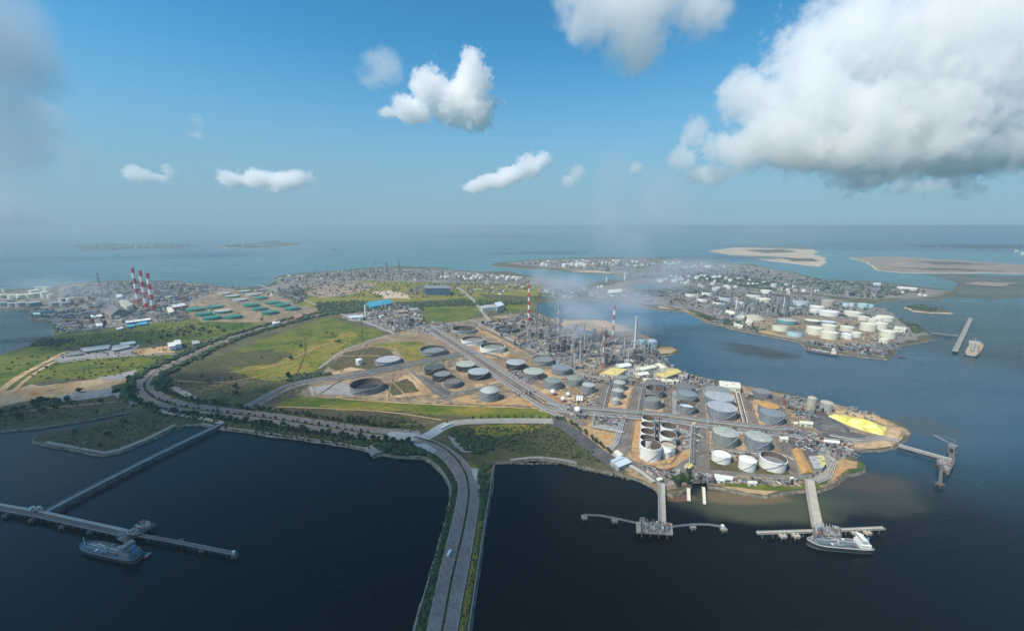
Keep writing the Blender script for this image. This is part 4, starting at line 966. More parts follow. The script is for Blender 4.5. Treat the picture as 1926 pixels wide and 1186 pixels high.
stack(1050.3, 630, 1051, 566, 4.5, 'pale grey stack with white bands near the top', 8, (BGREY, PGREY))
stack(1152.7, 638, 1156, 573, 5.5, 'thick red and white chimney at the back of the process area', 7, (RED, WHITE), first=0)
stack(1133.8, 691, 1138.3, 612, 2.6, 'red and white lattice flare tower in front of the thick chimney', 8, (RED, WHITE), 'lattice')
stack(1192.7, 667, 1197.7, 594.5, 3.6, 'tall white flare stack near the pale blue tanks', 2, (WHITE, WHITE), 'lattice')
stack(683, 645, 681.8, 594, 1.2, 'thin dark mast rising over the green field', 2, (DARK, DARK), cat='mast')
stack(1035, 655, 1035.5, 612, 1.6, 'short thin grey stack between two taller ones', 2, (GREY, GREY))
stack(1310, 577, 1310.5, 551, 2.2, 'slim pale stack at the left of the peninsula works', 2, (PGREY, WHITE), z0=LZ + 1)
stack(1382, 600, 1385.5, 559, 2.2, 'left of twin slim pale stacks on the peninsula', 2, (PGREY, WHITE), z0=LZ + 1)
stack(1404, 598.5, 1407, 573, 2.2, 'right of twin slim stacks on the peninsula', 2, (GREY, PGREY), z0=LZ + 1)
stack(1472, 590, 1475, 560, 2.2, 'lone slim white stack amid the peninsula towers', 2, (PGREY, WHITE), z0=LZ + 1)
stack(1456, 572, 1458, 552, 1.6, 'thin grey mast behind the blue-grey tank', 2, (GREY, GREY), z0=LZ + 1)
stack(1503, 556, 1505, 528, 1.6, 'thin distant grey stack near the wooded shore', 2, (GREY, GREY), z0=LZ + 1)
stack(1279, 534, 1280, 512, 1.8, 'thin pale stack at the peninsula neck', 2, (PGREY, WHITE), z0=LZ + 1)
stack(1175, 526, 1175.5, 512, 3, 'white tapered stack by the narrow channel', 2, (WHITE, WHITE), z0=LZ + 1)
stack(1141, 530, 1142, 520, 3, 'short white column by the channel bend', 2, (WHITE, WHITE), z0=LZ)
stack(688, 596, 687, 573, 3.6, 'taller of two white towers below the blue roof', 2, (WHITE, WHITE), cat='tower')
stack(703, 594, 702, 580, 3, 'shorter of two white towers below the blue roof', 2, (PGREY, PALEBLUE), cat='tower')
stack(727, 516, 726.5, 493, 5, 'dark tower rising above the distant strip', 2, (BGREY, BGREY), cat='tower')
stack(751, 512, 751, 491, 3, 'slim dark tower right of the distant dark one', 2, (BGREY, GREY), cat='tower')
stack(706, 514, 706, 486, 1.4, 'thin distant mast left of the dark tower', 2, (GREY, GREY), cat='mast')
stack(187, 535, 184, 512, 1.8, 'dim crane-like mast at the far left works', 2, (DARK, DARK), cat='mast')
# ================================================================== BUILDINGS
WALLM = {}
def windowed_walls(mb, pts, z0, z1): mb.prism(pts, z0, z1)
def building(px, h, label, wall=CREAM, roof=CREAM, kind='flat', cat='building', name='building', group=None, z0=LZ, doors=2, cx=None, ribs=0):
    """px: the four roof corners in photo pixels (seen at eaves height h), turned into a real block standing on the ground"""
    pts = [G(a, b, z0 + h) for a, b in px]
    if area(pts) < 0: pts.reverse()
    c = sum(pts, Vector()) / 4
    t = empty(name, (c.x, c.y, z0), 0, label, cat, group)
    q = [Vector((p.x - c.x, p.y - c.y, 0)) for p in pts]
    if (q[1] - q[0]).length < (q[2] - q[1]).length: q = q[1:] + q[:1]
    mb = MB(); mb.prism(q, 0, h, side=True); mb.build('wall', wall, t)
    o = [p * 1.03 for p in q]
    mr_ = MB()
    if kind == 'gable':
        m0, m1 = (o[0] + o[3]) / 2, (o[1] + o[2]) / 2; rh = (o[3] - o[0]).length * .16
        e = h + .03
        vs = [(p.x, p.y, e) for p in o] + [(m0.x, m0.y, e + rh), (m1.x, m1.y, e + rh)]
        mr_.add(vs, [(0, 1, 5, 4), (2, 3, 4, 5), (0, 4, 3), (1, 2, 5), (3, 2, 1, 0)])
        mr_.build('roof', roof, t)
        mm = MB(); mm.tube((m0.x, m0.y, e + rh + .2), (m1.x, m1.y, e + rh + .2), .5, 6); mm.build('ridge_vent', STEEL, t)
    else:
        mr_.prism(o, h + .02, h + .55); mr_.build('roof', roof, t)
        if h > 5:
            for k in range(2):
                p = q[0].lerp(q[2], .3 + .35 * k); mm = MB(); mm.box((p.x, p.y, h + 1.2), (3.2, 2.4, 1.3), .3 * k); mm.build('roof_unit', STEEL, t)
    # doors and a window band on the long near side
    for (a, b) in ((q[0], q[1]), (q[1], q[2]), (q[2], q[3]), (q[3], q[0])):
        d = b - a; n = Vector((d.y, -d.x, 0)).normalized()
        if (n.y > .2): continue
        L_ = d.length; rz = math.atan2(d.y, d.x)
        k = max(1, min(6, int(L_ / 9)))
        for i in range(k):
            p = a.lerp(b, (i + .5) / k) + n * .1
            if h < 4.5 or i % 2 == 0:
                mm = MB(); mm.box((p.x, p.y, min(2.2, h * .4)), (min(4, L_ / k * .5), .22, min(4.2, h * .75)), rz); mm.build('door', GREY, t)
            else:
                mm = MB(); mm.box((p.x, p.y, h * .62), (L_ / k * .7, .2, min(1.6, h * .25)), rz); mm.build('window', GLASS, t)
    for i in range(ribs):
        f = (i + .5) / ribs; a = q[0].lerp(q[1], f); b = q[3].lerp(q[2], f); mm = MB(); mm.tube((a.x, a.y, h + .8), (b.x, b.y, h + .8), 1.1, 6); mm.build('roof_ridge', WHITE, t)
    return t
Bd = building
Bd([(1490, 845.5), (1507, 844.5), (1529, 888), (1508, 890)], 9, 'long warehouse with rusty orange gable roof near the beach', BEIGE, ORANGE, 'gable', 'warehouse', 'warehouse')
Bd([(1521, 858), (1536, 857), (1546, 880), (1531, 881)], 8, 'grey-roofed shed joined beside the yellow-roofed one', BEIGE, PGREY, 'flat', 'shed', 'shed')
Bd([(1536.5, 857), (1549, 857.5), (1553, 872), (1546.5, 880)], 8, 'yellow-roofed shed between the warehouse and the white wall road', BEIGE, YROOF, 'flat', 'shed', 'shed')
Bd([(1148, 866), (1166, 857), (1188, 868), (1164, 878)], 7, 'pale blue metal-roofed jetty building at the shore', PGREY, PALEBLUE, 'gable')
Bd([(1155, 848), (1162, 846), (1172, 855), (1163, 858)], 5, 'small white hut behind the pale blue roof', WHITE, CREAM)
Bd([(1353, 716), (1392, 720), (1393, 730), (1355, 727)], 11, 'white hall with striped roof beside the channel', CREAM, CREAM, 'flat', 'hall', 'hall', ribs=5)
Bd([(1504, 791), (1529, 793), (1529.5, 798), (1504, 796)], 5, 'long cream shed west of the dark heap', CREAM, CREAM, 'flat', 'shed', 'shed')
Bd([(1493, 793), (1501, 793), (1501, 797), (1493, 797)], 4, 'small cream hut left of the long cream shed', CREAM, CREAM, 'flat', 'hut', 'hut')
Bd([(1466, 821), (1482, 821.5), (1483, 826), (1467, 825.5)], 5, 'cream block between the grey-green tank and the warehouse', CREAM, CREAM)
Bd([(1550, 825), (1580, 828), (1579, 833), (1549, 830)], 6, 'long white canopy roof on the grey yard', PGREY, WHITE, 'gable', 'canopy', 'canopy')
Bd([(1288, 873), (1296, 870), (1304, 874), (1297, 880)], 6, 'yellow-roofed gatehouse at the road fork', CREAM, YROOF, 'gable', 'gatehouse', 'gatehouse')
Bd([(1344, 891), (1379, 896), (1378, 902), (1345, 898)], 5, 'long white office block above the beach', WHITE, WHITE)
Bd([(1349, 900), (1365, 901), (1365, 904), (1349, 904)], 3.5, 'low white annexe in front of the office block', WHITE, WHITE, cat='annexe', name='annexe')
Bd([(1406, 904), (1424, 905), (1424, 909), (1407, 909)], 4, 'small cream hut in the grass above the beach', CREAM, CREAM, cat='hut', name='hut')
Bd([(1486, 896), (1493, 897), (1492, 901), (1486, 900)], 3.5, 'tiny white hut beside the jetty road', WHITE, WHITE, cat='hut', name='hut')
Bd([(1234, 899), (1243, 897), (1247, 901), (1238, 904)], 5, 'small pinkish pump house at the head of the central jetty', BEIGE, CREAM, cat='pump house', name='pump_house')
Bd([(1302, 794), (1308, 794), (1308, 797), (1302, 797)], 4, 'tiny yellow-roofed kiosk beside the cross road', CREAM, YROOF, cat='kiosk', name='kiosk')
Bd([(1128, 702), (1150, 692), (1180, 694), (1160, 706)], 8, 'large pale yellow hall right below the flare tower', CREAM, YROOF, 'flat', 'hall', 'hall')
Bd([(1158, 684), (1180, 682), (1188, 687), (1166, 691)], 8, 'white-roofed hall behind the pale yellow one', CREAM, WHITE, 'gable', 'hall', 'hall')
Bd([(1172, 677), (1186, 676), (1190, 680), (1177, 682)], 8, 'small cream shed in front of the flare stack', CREAM, CREAM, 'gable', 'shed', 'shed')
Bd([(1196, 690), (1225, 686), (1235, 690), (1208, 696)], 8, 'cream gabled shed left of the biggest yellow roof', CREAM, CREAM, 'gable', 'shed', 'shed')
Bd([(1229, 703), (1262, 693), (1282, 699), (1250, 710)], 10, 'biggest yellow-roofed hall near the channel', BEIGE, YROOF, 'gable', 'hall', 'hall')
Bd([(1210, 711), (1240, 712), (1240, 716), (1210, 715)], 6, 'long thin cream shed before the grey tanks', CREAM, CREAM, 'flat', 'shed', 'shed')
Bd([(1244, 712), (1276, 714), (1276, 718), (1244, 716.5)], 6, 'long thin yellow-white shed right of the other thin one', CREAM, CREAM, 'flat', 'shed', 'shed')
Bd([(1232, 683), (1250, 686), (1258, 692), (1246, 692)], 7, 'narrow pale shed beside the bay shore', CREAM, CREAM, 'gable', 'shed', 'shed')
Bd([(1192, 700), (1212, 698), (1222, 703), (1202, 706)], 7, 'cream shed in the middle of the yellow roofs', CREAM, CREAM, 'gable', 'shed', 'shed')
Bd([(1272, 703), (1282, 701), (1290, 706), (1284, 709)], 6, 'small tan shed right of the biggest yellow roof', BEIGE, BEIGE, 'flat', 'shed', 'shed')
Bd([(1290, 701), (1293, 701), (1293, 704), (1290, 704)], 14, 'slim white tower block near the channel', WHITE, WHITE, cat='tower block', name='tower_block')
Bd([(687, 571), (730, 566), (738, 570), (698, 577)], 12, 'long bright blue roof over the plant beyond the field', TEAL, CBLUE, 'gable', 'plant hall', 'plant_hall')
Bd([(676, 592), (682, 591), (683, 596), (677, 597)], 12, 'white block beside the two white towers', WHITE, WHITE)
Bd([(652, 594), (672, 592), (680, 596), (660, 598)], 5, 'low pale blue roof left of the white block', PGREY, PALEBLUE, cat='shed', name='shed')
Bd([(740, 584), (766, 582), (767, 586), (742, 589)], 6, 'pinkish-roofed shed among the plant right of the towers', BEIGE, FSAND, cat='shed', name='shed')
Bd([(742, 592), (764, 590), (766, 594), (744, 597)], 6, 'second pinkish-roofed shed nearer the field', BEIGE, FSAND, cat='shed', name='shed')
Bd([(770, 580), (786, 579), (787, 582), (772, 584)], 5, 'pale roof right of the pinkish sheds', PGREY, PGREY, cat='shed', name='shed')
Bd([(797, 537), (844, 537), (846, 542), (800, 542)], 34, 'large dark blue glazed power block on the plain', mk('dark_blue_cladding', (.035, .10, .17), .4), BGREY, cat='power block', name='power_block')
Bd([(904, 575), (928, 572), (932, 577), (907, 580)], 14, 'white-walled hall with grey roof by the straight road', WHITE, PGREY, cat='hall', name='hall')
Bd([(930, 569), (942, 567), (948, 573), (935, 577)], 24, 'pale boiler block beside the white-walled hall', PGREY, PALEBLUE, cat='boiler block', name='boiler_block')
Bd([(1142, 547), (1168, 545), (1170, 549), (1145, 551)], 12, 'bright cream hall on the far bay shore', CREAM, CREAM, 'gable', 'hall', 'hall', z0=LZ + 1)
Bd([(150, 655), (205, 648), (212, 654), (160, 661)], 5, 'long pale grey roof in the construction yard at left', GREY, PGREY, 'flat', 'shed', 'shed')
Bd([(205, 652), (240, 646), (246, 652), (214, 659)], 5, 'second pale grey roof in the construction yard at left', GREY, PGREY, 'flat', 'shed', 'shed')
Bd([(225, 645), (252, 641), (256, 645), (232, 649)], 4, 'small white roof at the back of the construction yard', GREY, WHITE, 'flat', 'shed', 'shed')
Bd([(130, 662), (150, 659), (156, 665), (136, 668)], 4, 'low grey shed at the left end of the construction yard', GREY, GREY, 'flat', 'shed', 'shed')
Bd([(315, 645), (327, 643), (330, 650), (318, 652)], 12, 'white block, left of the pair by the tree-lined road', WHITE, WHITE)
Bd([(327, 640), (339, 639), (341, 646), (330, 648)], 14, 'taller white block, right of the pair by the tree-lined road', WHITE, WHITE)
Bd([(360, 641), (374, 640), (376, 645), (363, 647)], 8, 'pale block standing among roadside trees', PGREY, PGREY)
Bd([(170, 592), (191, 591), (192, 595), (172, 596)], 9, 'white flat-roofed building in front of the brown hall', PGREY, WHITE)
Bd([(180, 608), (192, 608), (192, 612), (181, 613)], 8, 'white round-ended silo house near the grass', WHITE, WHITE, cat='silo house', name='silo_house')
Bd([(196, 583), (228, 576), (240, 584), (208, 593)], 14, 'brown pitched-roof power hall left of the striped chimneys', BEIGE, PURP, 'gable', 'power hall', 'power_hall')
Bd([(224, 565), (236, 563), (250, 572), (238, 577)], 22, 'cream boiler house beside the brown power hall', CREAM, BEIGE, cat='boiler house', name='boiler_house')
Bd([(218, 554), (228, 553), (230, 557), (221, 559)], 14, 'small white block behind the cream boiler house', WHITE, WHITE)
Bd([(236, 604), (282, 598), (284, 601), (238, 607)], 6, 'row of white roofs below the striped chimneys', BLUE, WHITE, cat='shed', name='shed')
Bd([(236, 611), (252, 609), (254, 613), (238, 615)], 5, 'left bright blue shed below the chimneys', BLUE, CBLUE, cat='shed', name='shed')
Bd([(258, 607), (276, 604), (278, 609), (260, 611)], 5, 'right bright blue shed below the chimneys', BLUE, CBLUE, cat='shed', name='shed')
Bd([(218, 617), (230, 614), (232, 617), (220, 620)], 4, 'small white shed at the grass edge left of the blue ones', WHITE, WHITE, cat='shed', name='shed')
Bd([(313, 578), (322, 577), (328, 585), (318, 588)], 14, 'cream silo block right of the striped chimneys', CREAM, CREAM, cat='silo block', name='silo_block')
Bd([(322, 574), (346, 570), (350, 574), (326, 578)], 10, 'white and red building left of the green tanks', RED, WHITE)
Bd([(550, 592), (566, 589), (570, 594), (556, 599)], 10, 'pink-red block beside the road left of the green field', RED, FSAND)
Bd([(510, 606), (524, 603), (527, 606), (513, 609)], 5, 'white shed left of the pink-red block by the road', WHITE, WHITE, cat='shed', name='shed')
Bd([(62, 588), (76, 588), (76, 591), (62, 591)], 5, 'low pale roof on the dark dock at left', GREY, CYAN, cat='shed', name='shed')
Bd([(1609, 619), (1700, 619), (1701, 624), (1612, 624)], 1, 'x') if False else None
Bd([(1684, 613), (1706, 616), (1703, 620), (1681, 617)], 10, 'cream flat hall at the east end of the peninsula', CREAM, CREAM, cat='hall', name='hall', z0=LZ + .5)
Bd([(1369, 584), (1386, 588), (1380, 591), (1364, 587)], 6, 'long cream roof on the peninsula shore, left', CREAM, CREAM, 'gable', 'shed', 'shed', z0=LZ + .5)
Bd([(1386, 593), (1402, 594), (1400, 598), (1384, 597)], 6, 'long white roof on the peninsula shore, middle', CREAM, WHITE, 'gable', 'shed', 'shed', z0=LZ + .5)
Bd([(1365, 601), (1376, 602), (1382, 606), (1370, 606)], 6, 'x', BEIGE) if False else None
Bd([(1404, 601), (1416, 603), (1414, 608), (1402, 606)], 8, 'cream shed left of the grey dome on the peninsula', CREAM, CREAM, 'gable', 'shed', 'shed', z0=LZ + .5)
Bd([(1382, 607), (1398, 611), (1396, 615), (1380, 612)], 6, 'white shed at the peninsula water edge', CREAM, CREAM, 'flat', 'shed', 'shed', z0=LZ + .5)
Bd([(1692, 539), (1722, 541), (1722, 544), (1692, 542)], 9, 'pale row of stores on the far wooded point', CREAM, WHITE, cat='store', name='store', z0=LZ + .5)
Bd([(1643, 531), (1657, 532), (1656, 536), (1642, 535)], 12, 'pale hall on the distant wooded shore', PGREY, PALEBLUE, cat='hall', name='hall', z0=LZ + .5)

# grey dome on the peninsula
p = G(1428, 606, LZ + .5); r = 36 * mpp(1428, 606) / 2
t = empty('dome_store', (p.x, p.y + r, p.z), 0, 'broad brown-grey dome store beside the peninsula shore sheds', 'dome store')
mb = MB(); n = 28
lv = [(1, 0), (1, .18), (.86, .34), (.66, .48), (.4, .57), (.12, .61)]
vs = [(r * a * math.cos(2 * math.pi * i / n), r * a * math.sin(2 * math.pi * i / n), r * b) for a, b in lv for i in range(n)]
mb.add(vs, [(k * n + i, k * n + (i + 1) % n, (k + 1) * n + (i + 1) % n, (k + 1) * n + i) for k in range(5) for i in range(n)] + [tuple(range(5 * n, 6 * n))]); mb.build('shell', BEIGE, t, True)
mb = MB(); mb.cyl((0, 0), r * .14, r * .6, r * .68, 12); mb.build('top_vent', GREY, t)

# sulphur heap and coal heap: long ridges of loose material
def heap(name, A, Bp, h, mat, label, cat, n=60, z0=LZ + .7, seed=0):
    a, b = smooth_line(PL(A), 1), smooth_line(PL(Bp), 1)
    def samp(L_, t):
        d = [0]
        for p, q in zip(L_, L_[1:]): d.append(d[-1] + (q - p).length)
        x = t * d[-1]
        for i in range(len(d) - 1):
            if x <= d[i + 1] + 1e-6: return L_[i].lerp(L_[i + 1], (x - d[i]) / max(1e-6, d[i + 1] - d[i]))
        return L_[-1]
    m = 14; vs = []
    for i in range(n + 1):
        t = i / n; p, q = samp(a, t), samp(b, t); end = min(1, t * 6, (1 - t) * 8)
        for k in range(m + 1):
            f = k / m; s = p.lerp(q, f); prof = min(1, math.sin(math.pi * f) * 1.5)
            zz = h * prof * end * (.75 + .75 * mnoise.noise(Vector((s.x / 16, s.y / 16, seed)))) + .5 * mnoise.noise(Vector((s.x / 5, s.y / 5, seed)))* prof
            vs.append((s.x, s.y, z0 + max(0, zz) - (.3 if k in (0, m) else 0)))
    mb = MB(); mb.add(vs, [(i * (m + 1) + k, (i + 1) * (m + 1) + k, (i + 1) * (m + 1) + k + 1, i * (m + 1) + k + 1) for i in range(n) for k in range(m)])
    o = mb.build(name, mat, smooth=True); return tag(o, label, cat)
heap('sulphur_heap', [(1557, 781), (1585, 783), (1630, 792), (1668, 804)], [(1558, 783), (1595, 800), (1630, 812.5), (1661, 819)], 7.5, SULF, 'long bright yellow sulphur heap on the eastern point', 'heap', seed=3)
heap('coal_heap', [(1530, 788), (1560, 790), (1596, 804)], [(1524, 796), (1550, 808), (1594, 814)], 5, DYARD, 'dark grey heap between the cream shed and the yellow heap', 'heap', seed=8)
heap('rubble_heap', [(1588, 776), (1625, 779), (1655, 788), (1680, 797)], [(1600, 782), (1632, 789), (1660, 797), (1678, 801)], 5, SAND, 'broken tan rubble heap behind the yellow one', 'heap', seed=5)
heap('sand_heap', [(1672, 803), (1690, 803), (1699, 812)], [(1664, 821), (1680, 828), (1690, 828)], 3.5, SAND, 'low tan spoil heap at the tip of the point', 'heap', seed=6)

# ================================================================== PROCESS PLANT
rnd = random.Random(21)
CM = {}
def col_mesh(v, h, r):
    a = MB(); a.cyl((0, 0), r * 1.15, 0, h * .08, 10); a.cyl((0, 0), r, h * .08, h * .93, 12); a.cyl((0, 0), r, h * .93, h, 12, r * .3)
    b = MB()
    for k in range(2 + v % 3):
        z = h * (.3 + .62 * k / (1 + v % 3)); b.cyl((0, 0), r + 1.1, z, z + .35, 12, bottom=True)
    c = MB(); c.tube((r + .3, 0, 0), (r + .3, 0, h * .95), .3, 4); c.tube((-r - .5, .4, h), (-r - .5, .4, h * .1), .35, 6); c.tube((0, 0, h), (-r - .5, .4, h), .3, 6)
    return a, b, c
for v, (h, r) in enumerate([(48, 2.0), (36, 1.6), (28, 2.4), (58, 2.3), (22, 1.5), (42, 1.2)]):
    a, b, c = col_mesh(v, h, r); CM[v] = (a.mesh('vessel', STEEL, True), b.mesh('platform', GREY), c.mesh('riser_pipe', STEEL))
def frame_mesh(wx, wy, fl, fh, seed):
    r_ = random.Random(seed); a = MB(); b = MB(); c = MB()
    for x in (-wx / 2, 0, wx / 2):
        for y in (-wy / 2, wy / 2): a.box((x, y, fl * fh / 2), (.6, .6, fl * fh))
    for k in range(1, fl + 1): b.box((0, 0, k * fh), (wx + .6, wy + .6, .45))
    for k in range(fl):
        for j in range(3):
            x, y = r_.uniform(-wx * .35, wx * .35), r_.uniform(-wy * .3, wy * .3)
            if r_.random() < .5: c.cyl((x, y), r_.uniform(.8, 1.5), k * fh + .3, k * fh + fh * .8, 10)
            else: c.tube((x - 2.4, y, k * fh + 1.7), (x + 2.4, y, k * fh + 1.7), r_.uniform(.7, 1.1), 8)
    return a.mesh('frame_posts', GREY), b.mesh('floor', GREY), c.mesh('equipment', STEEL)
FM = {k: frame_mesh(*a) for k, a in enumerate([(16, 10, 4, 5, 1), (22, 12, 3, 5.5, 2), (12, 9, 6, 5, 3), (30, 10, 2, 5, 4)])}
def furnace_mesh():
    a = MB(); a.box((0, 0, 8), (12, 8, 12)); 
    for x in (-5, 5):
        for y in (-3, 3): a.box((x, y, 1), (.8, .8, 2))
    b = MB(); b.add([(-6, -4, 14), (6, -4, 14), (6, 4, 14), (-6, 4, 14), (-1.4, -1.4, 19), (1.4, -1.4, 19), (1.4, 1.4, 19), (-1.4, 1.4, 19)], [(0, 1, 5, 4), (1, 2, 6, 5), (2, 3, 7, 6), (3, 0, 4, 7)])
    c = MB(); c.cyl((0, 0), 1.3, 18.8, 42, 12, 1.1)
    return a.mesh('firebox', GREY), b.mesh('hood', STEEL), c.mesh('stack_pipe', STEEL)
FU = furnace_mesh()
CMATS = [BGREY, GREY, PGREY, DARK, BGREY, PGREY, STEEL, GREY]
first_col = {}
def place_col(p, v, sc_, m, label, grp):
    if v not in first_col:
        t = empty('process_column', (0, 0, 0)); inst('vessel', CM[v][0], t, m); inst('platform', CM[v][1], t, GREY); inst('riser_pipe', CM[v][2], t, STEEL); first_col[v] = t; used = t
    else:
        used = copy_tree(first_col[v])
        for ch in used.children:
            if ch.name.startswith('vessel'): ch.material_slots[0].link = 'OBJECT'; ch.material_slots[0].material = m
    used.location = p; used.scale = (1, 1, 1) if False else (sc_, sc_, sc_); used.rotation_euler = (0, 0, rnd.uniform(0, 6))
    tag(used, label, 'process column', grp); return used
first_fr = {}
def place_frame(p, v, rz, label, grp, s=1.0):
    if v not in first_fr:
        t = empty('process_structure')
        if v < 4: inst('frame_posts', FM[v][0], t, GREY); inst('floor', FM[v][1], t, PURP); inst('equipment', FM[v][2], t, STEEL)
        else: inst('firebox', FU[0], t, GREY); inst('hood', FU[1], t, STEEL); inst('stack_pipe', FU[2], t, PGREY)
        first_fr[v] = t
    else: t = copy_tree(first_fr[v])
    if v == 4: t.name = 'furnace'
    t.location = p; t.rotation_euler = (0, 0, rz); t.scale = (s, s, s); tag(t, label, 'furnace' if v == 4 else 'process structure', grp + (' furnaces' if v == 4 else ''))
def clutter(name, poly, n, label, hmax=8, smax=10, mats=None, seed=1, z0=LZ, rot=.4, pipes=.3, cyl=.25):
    """masses of small equipment, huts, pipes and drums too many and too small to pick apart"""
    r_ = random.Random(seed); mats = mats or [GREY, DARK, PGREY, DARK, BGREY, PURP, BEIGE, GREY]; mb = MB()
    for p in scatter(poly, n, r_):
        q = r_.random(); mi = r_.randrange(len(mats)); s = r_.uniform(.25, 1) ** 1.5 * smax; h = r_.uniform(.15, 1) ** 2 * hmax + .6; a = rot + (1.5708 if r_.random() < .5 else 0) + r_.gauss(0, .04)
        if q < pipes:
            L_ = r_.uniform(1.5, 6) * s; zz = r_.uniform(.8, hmax * .6); d = Vector((math.cos(a), math.sin(a), 0)) * L_ / 2
            for k in range(r_.randint(1, 4)):
                o_ = Vector((-math.sin(a), math.cos(a), 0)) * k * 1.2; mb.tube((p.x - d.x + o_.x, p.y - d.y + o_.y, z0 + zz), (p.x + d.x + o_.x, p.y + d.y + o_.y, z0 + zz), r_.uniform(.25, .5), 4, mi)
        elif q < pipes + cyl: mb.cyl((p.x, p.y), s * .25 + .4, z0, z0 + h * 1.3, 8, mi=mi)
        else: mb.box((p.x, p.y, z0 + h / 2), (s * r_.uniform(.5, 1.5), s * r_.uniform(.4, .9), h), a, mi)
    o = mb.build(name, mats); tag(o, label, kind='stuff'); return o
ROT = math.atan2(*(GL(961, 718) - GL(840, 637)).yx)
PROC = [(985, 650), (1000, 625), (1020, 612), (1060, 615), (1120, 625), (1180, 640), (1230, 652), (1240, 672), (1215, 690), (1180, 690), (1150, 682), (1120, 694), (1085, 700), (1030, 675)]
gcol = 'grey process columns of the main refinery'
for i, p in enumerate(scatter(PROC, 95, rnd)):
    v = rnd.choice([0, 1, 1, 2, 3, 4, 4, 5]); place_col(p, v, rnd.uniform(.5, .95), rnd.choice(CMATS), 'slim process column in the thicket of towers at the main refinery', gcol)
for i, p in enumerate(scatter(PROC, 52, rnd)):
    v = rnd.choice([0, 1, 2, 3, 4]); place_frame(p, v, ROT + rnd.choice([0, 1.5708]), ('furnace with a stub stack' if v == 4 else 'open steel structure with floors') + ' among the towers of the main refinery', 'structures of the main refinery', rnd.uniform(.7, 1.2))
clutter('plant_equipment', PROC, 1500, 'dense pipework and small equipment between the refinery towers', 8, 11, [GREY, DARK, BGREY, PGREY, BGREY, STEEL, GREY, PGREY, BEIGE], 3, rot=ROT)
clutter('plant_equipment', [(905, 608), (1000, 588), (1060, 604), (1060, 618), (1010, 612), (990, 640), (985, 660), (940, 630)], 700, 'pipework and sheds behind the refinery towers', 9, 12, None, 4, rot=ROT)
for i, p in enumerate(scatter([(900, 590), (985, 590), (1000, 620), (960, 620)], 14, rnd)):
    place_col(p, rnd.choice([1, 2, 4]), rnd.uniform(.5, .8), rnd.choice(CMATS), 'slim column by the upper road behind the dark tank', 'columns by the upper road')
# small kit around the tank farm
for k, (q, n, hm_) in enumerate([
        ([(800, 612), (880, 603), (920, 615), (900, 640), (860, 640)], 200, 5), ([(640, 690), (720, 700), (690, 712), (600, 722)], 40, 3), ([(1035, 690), (1090, 706), (1130, 700), (1120, 722), (1060, 712)], 120, 5),
        ([(1130, 700), (1290, 700), (1330, 722), (1320, 735), (1130, 722)], 420, 7), ([(1200, 660), (1240, 665), (1270, 692), (1230, 694), (1190, 680)], 240, 8), ([(1280, 706), (1350, 720), (1350, 735), (1290, 728)], 260, 8),
        ([(1090, 742), (1130, 742), (1120, 770), (1060, 768)], 120, 4), ([(1120, 782), (1180, 784), (1172, 800), (1120, 798)], 260, 3.5), ([(1233, 790), (1242, 790), (1240, 860), (1230, 850)], 110, 6),
        ([(1270, 796), (1318, 802), (1318, 850), (1275, 845)], 110, 3), ([(1322, 800), (1480, 815), (1484, 824), (1322, 808)], 160, 4), ([(1470, 742), (1540, 758), (1560, 775), (1510, 790), (1475, 765)], 420, 7),
        ([(1484, 808), (1545, 818), (1558, 856), (1500, 842)], 420, 5), ([(1545, 832), (1602, 832), (1600, 858), (1570, 862)], 220, 5), ([(1332, 850), (1480, 858), (1484, 864), (1332, 858)], 130, 3),
        ([(1262, 892), (1500, 904), (1500, 912), (1340, 908), (1260, 905)], 200, 4), ([(1400, 742), (1456, 744), (1440, 752), (1405, 752)], 60, 5), ([(960, 690), (1000, 705), (1000, 722), (965, 714)], 110, 4),
        ([(965, 738), (1005, 735), (1008, 748), (980, 750)], 90, 4), ([(1600, 766), (1660, 786), (1650, 796), (1590, 778)], 160, 5), ([(1196, 880), (1290, 885), (1250, 900), (1225, 895)], 60, 3),
        ([(1060, 770), (1100, 776), (1110, 790), (1080, 786)], 90, 5), ([(780, 685), (870, 668), (900, 690), (870, 690), (800, 696)], 60, 3)]):
    clutter('plant_equipment', q, n, 'small pumps, valves and huts on the tank farm plots', hm_, 5.5, [GREY, STEEL, PGREY, DARK, PURP, BEIGE, RUST, BGREY, GREY, DARK, DCONC], 30 + k, rot=ROT)
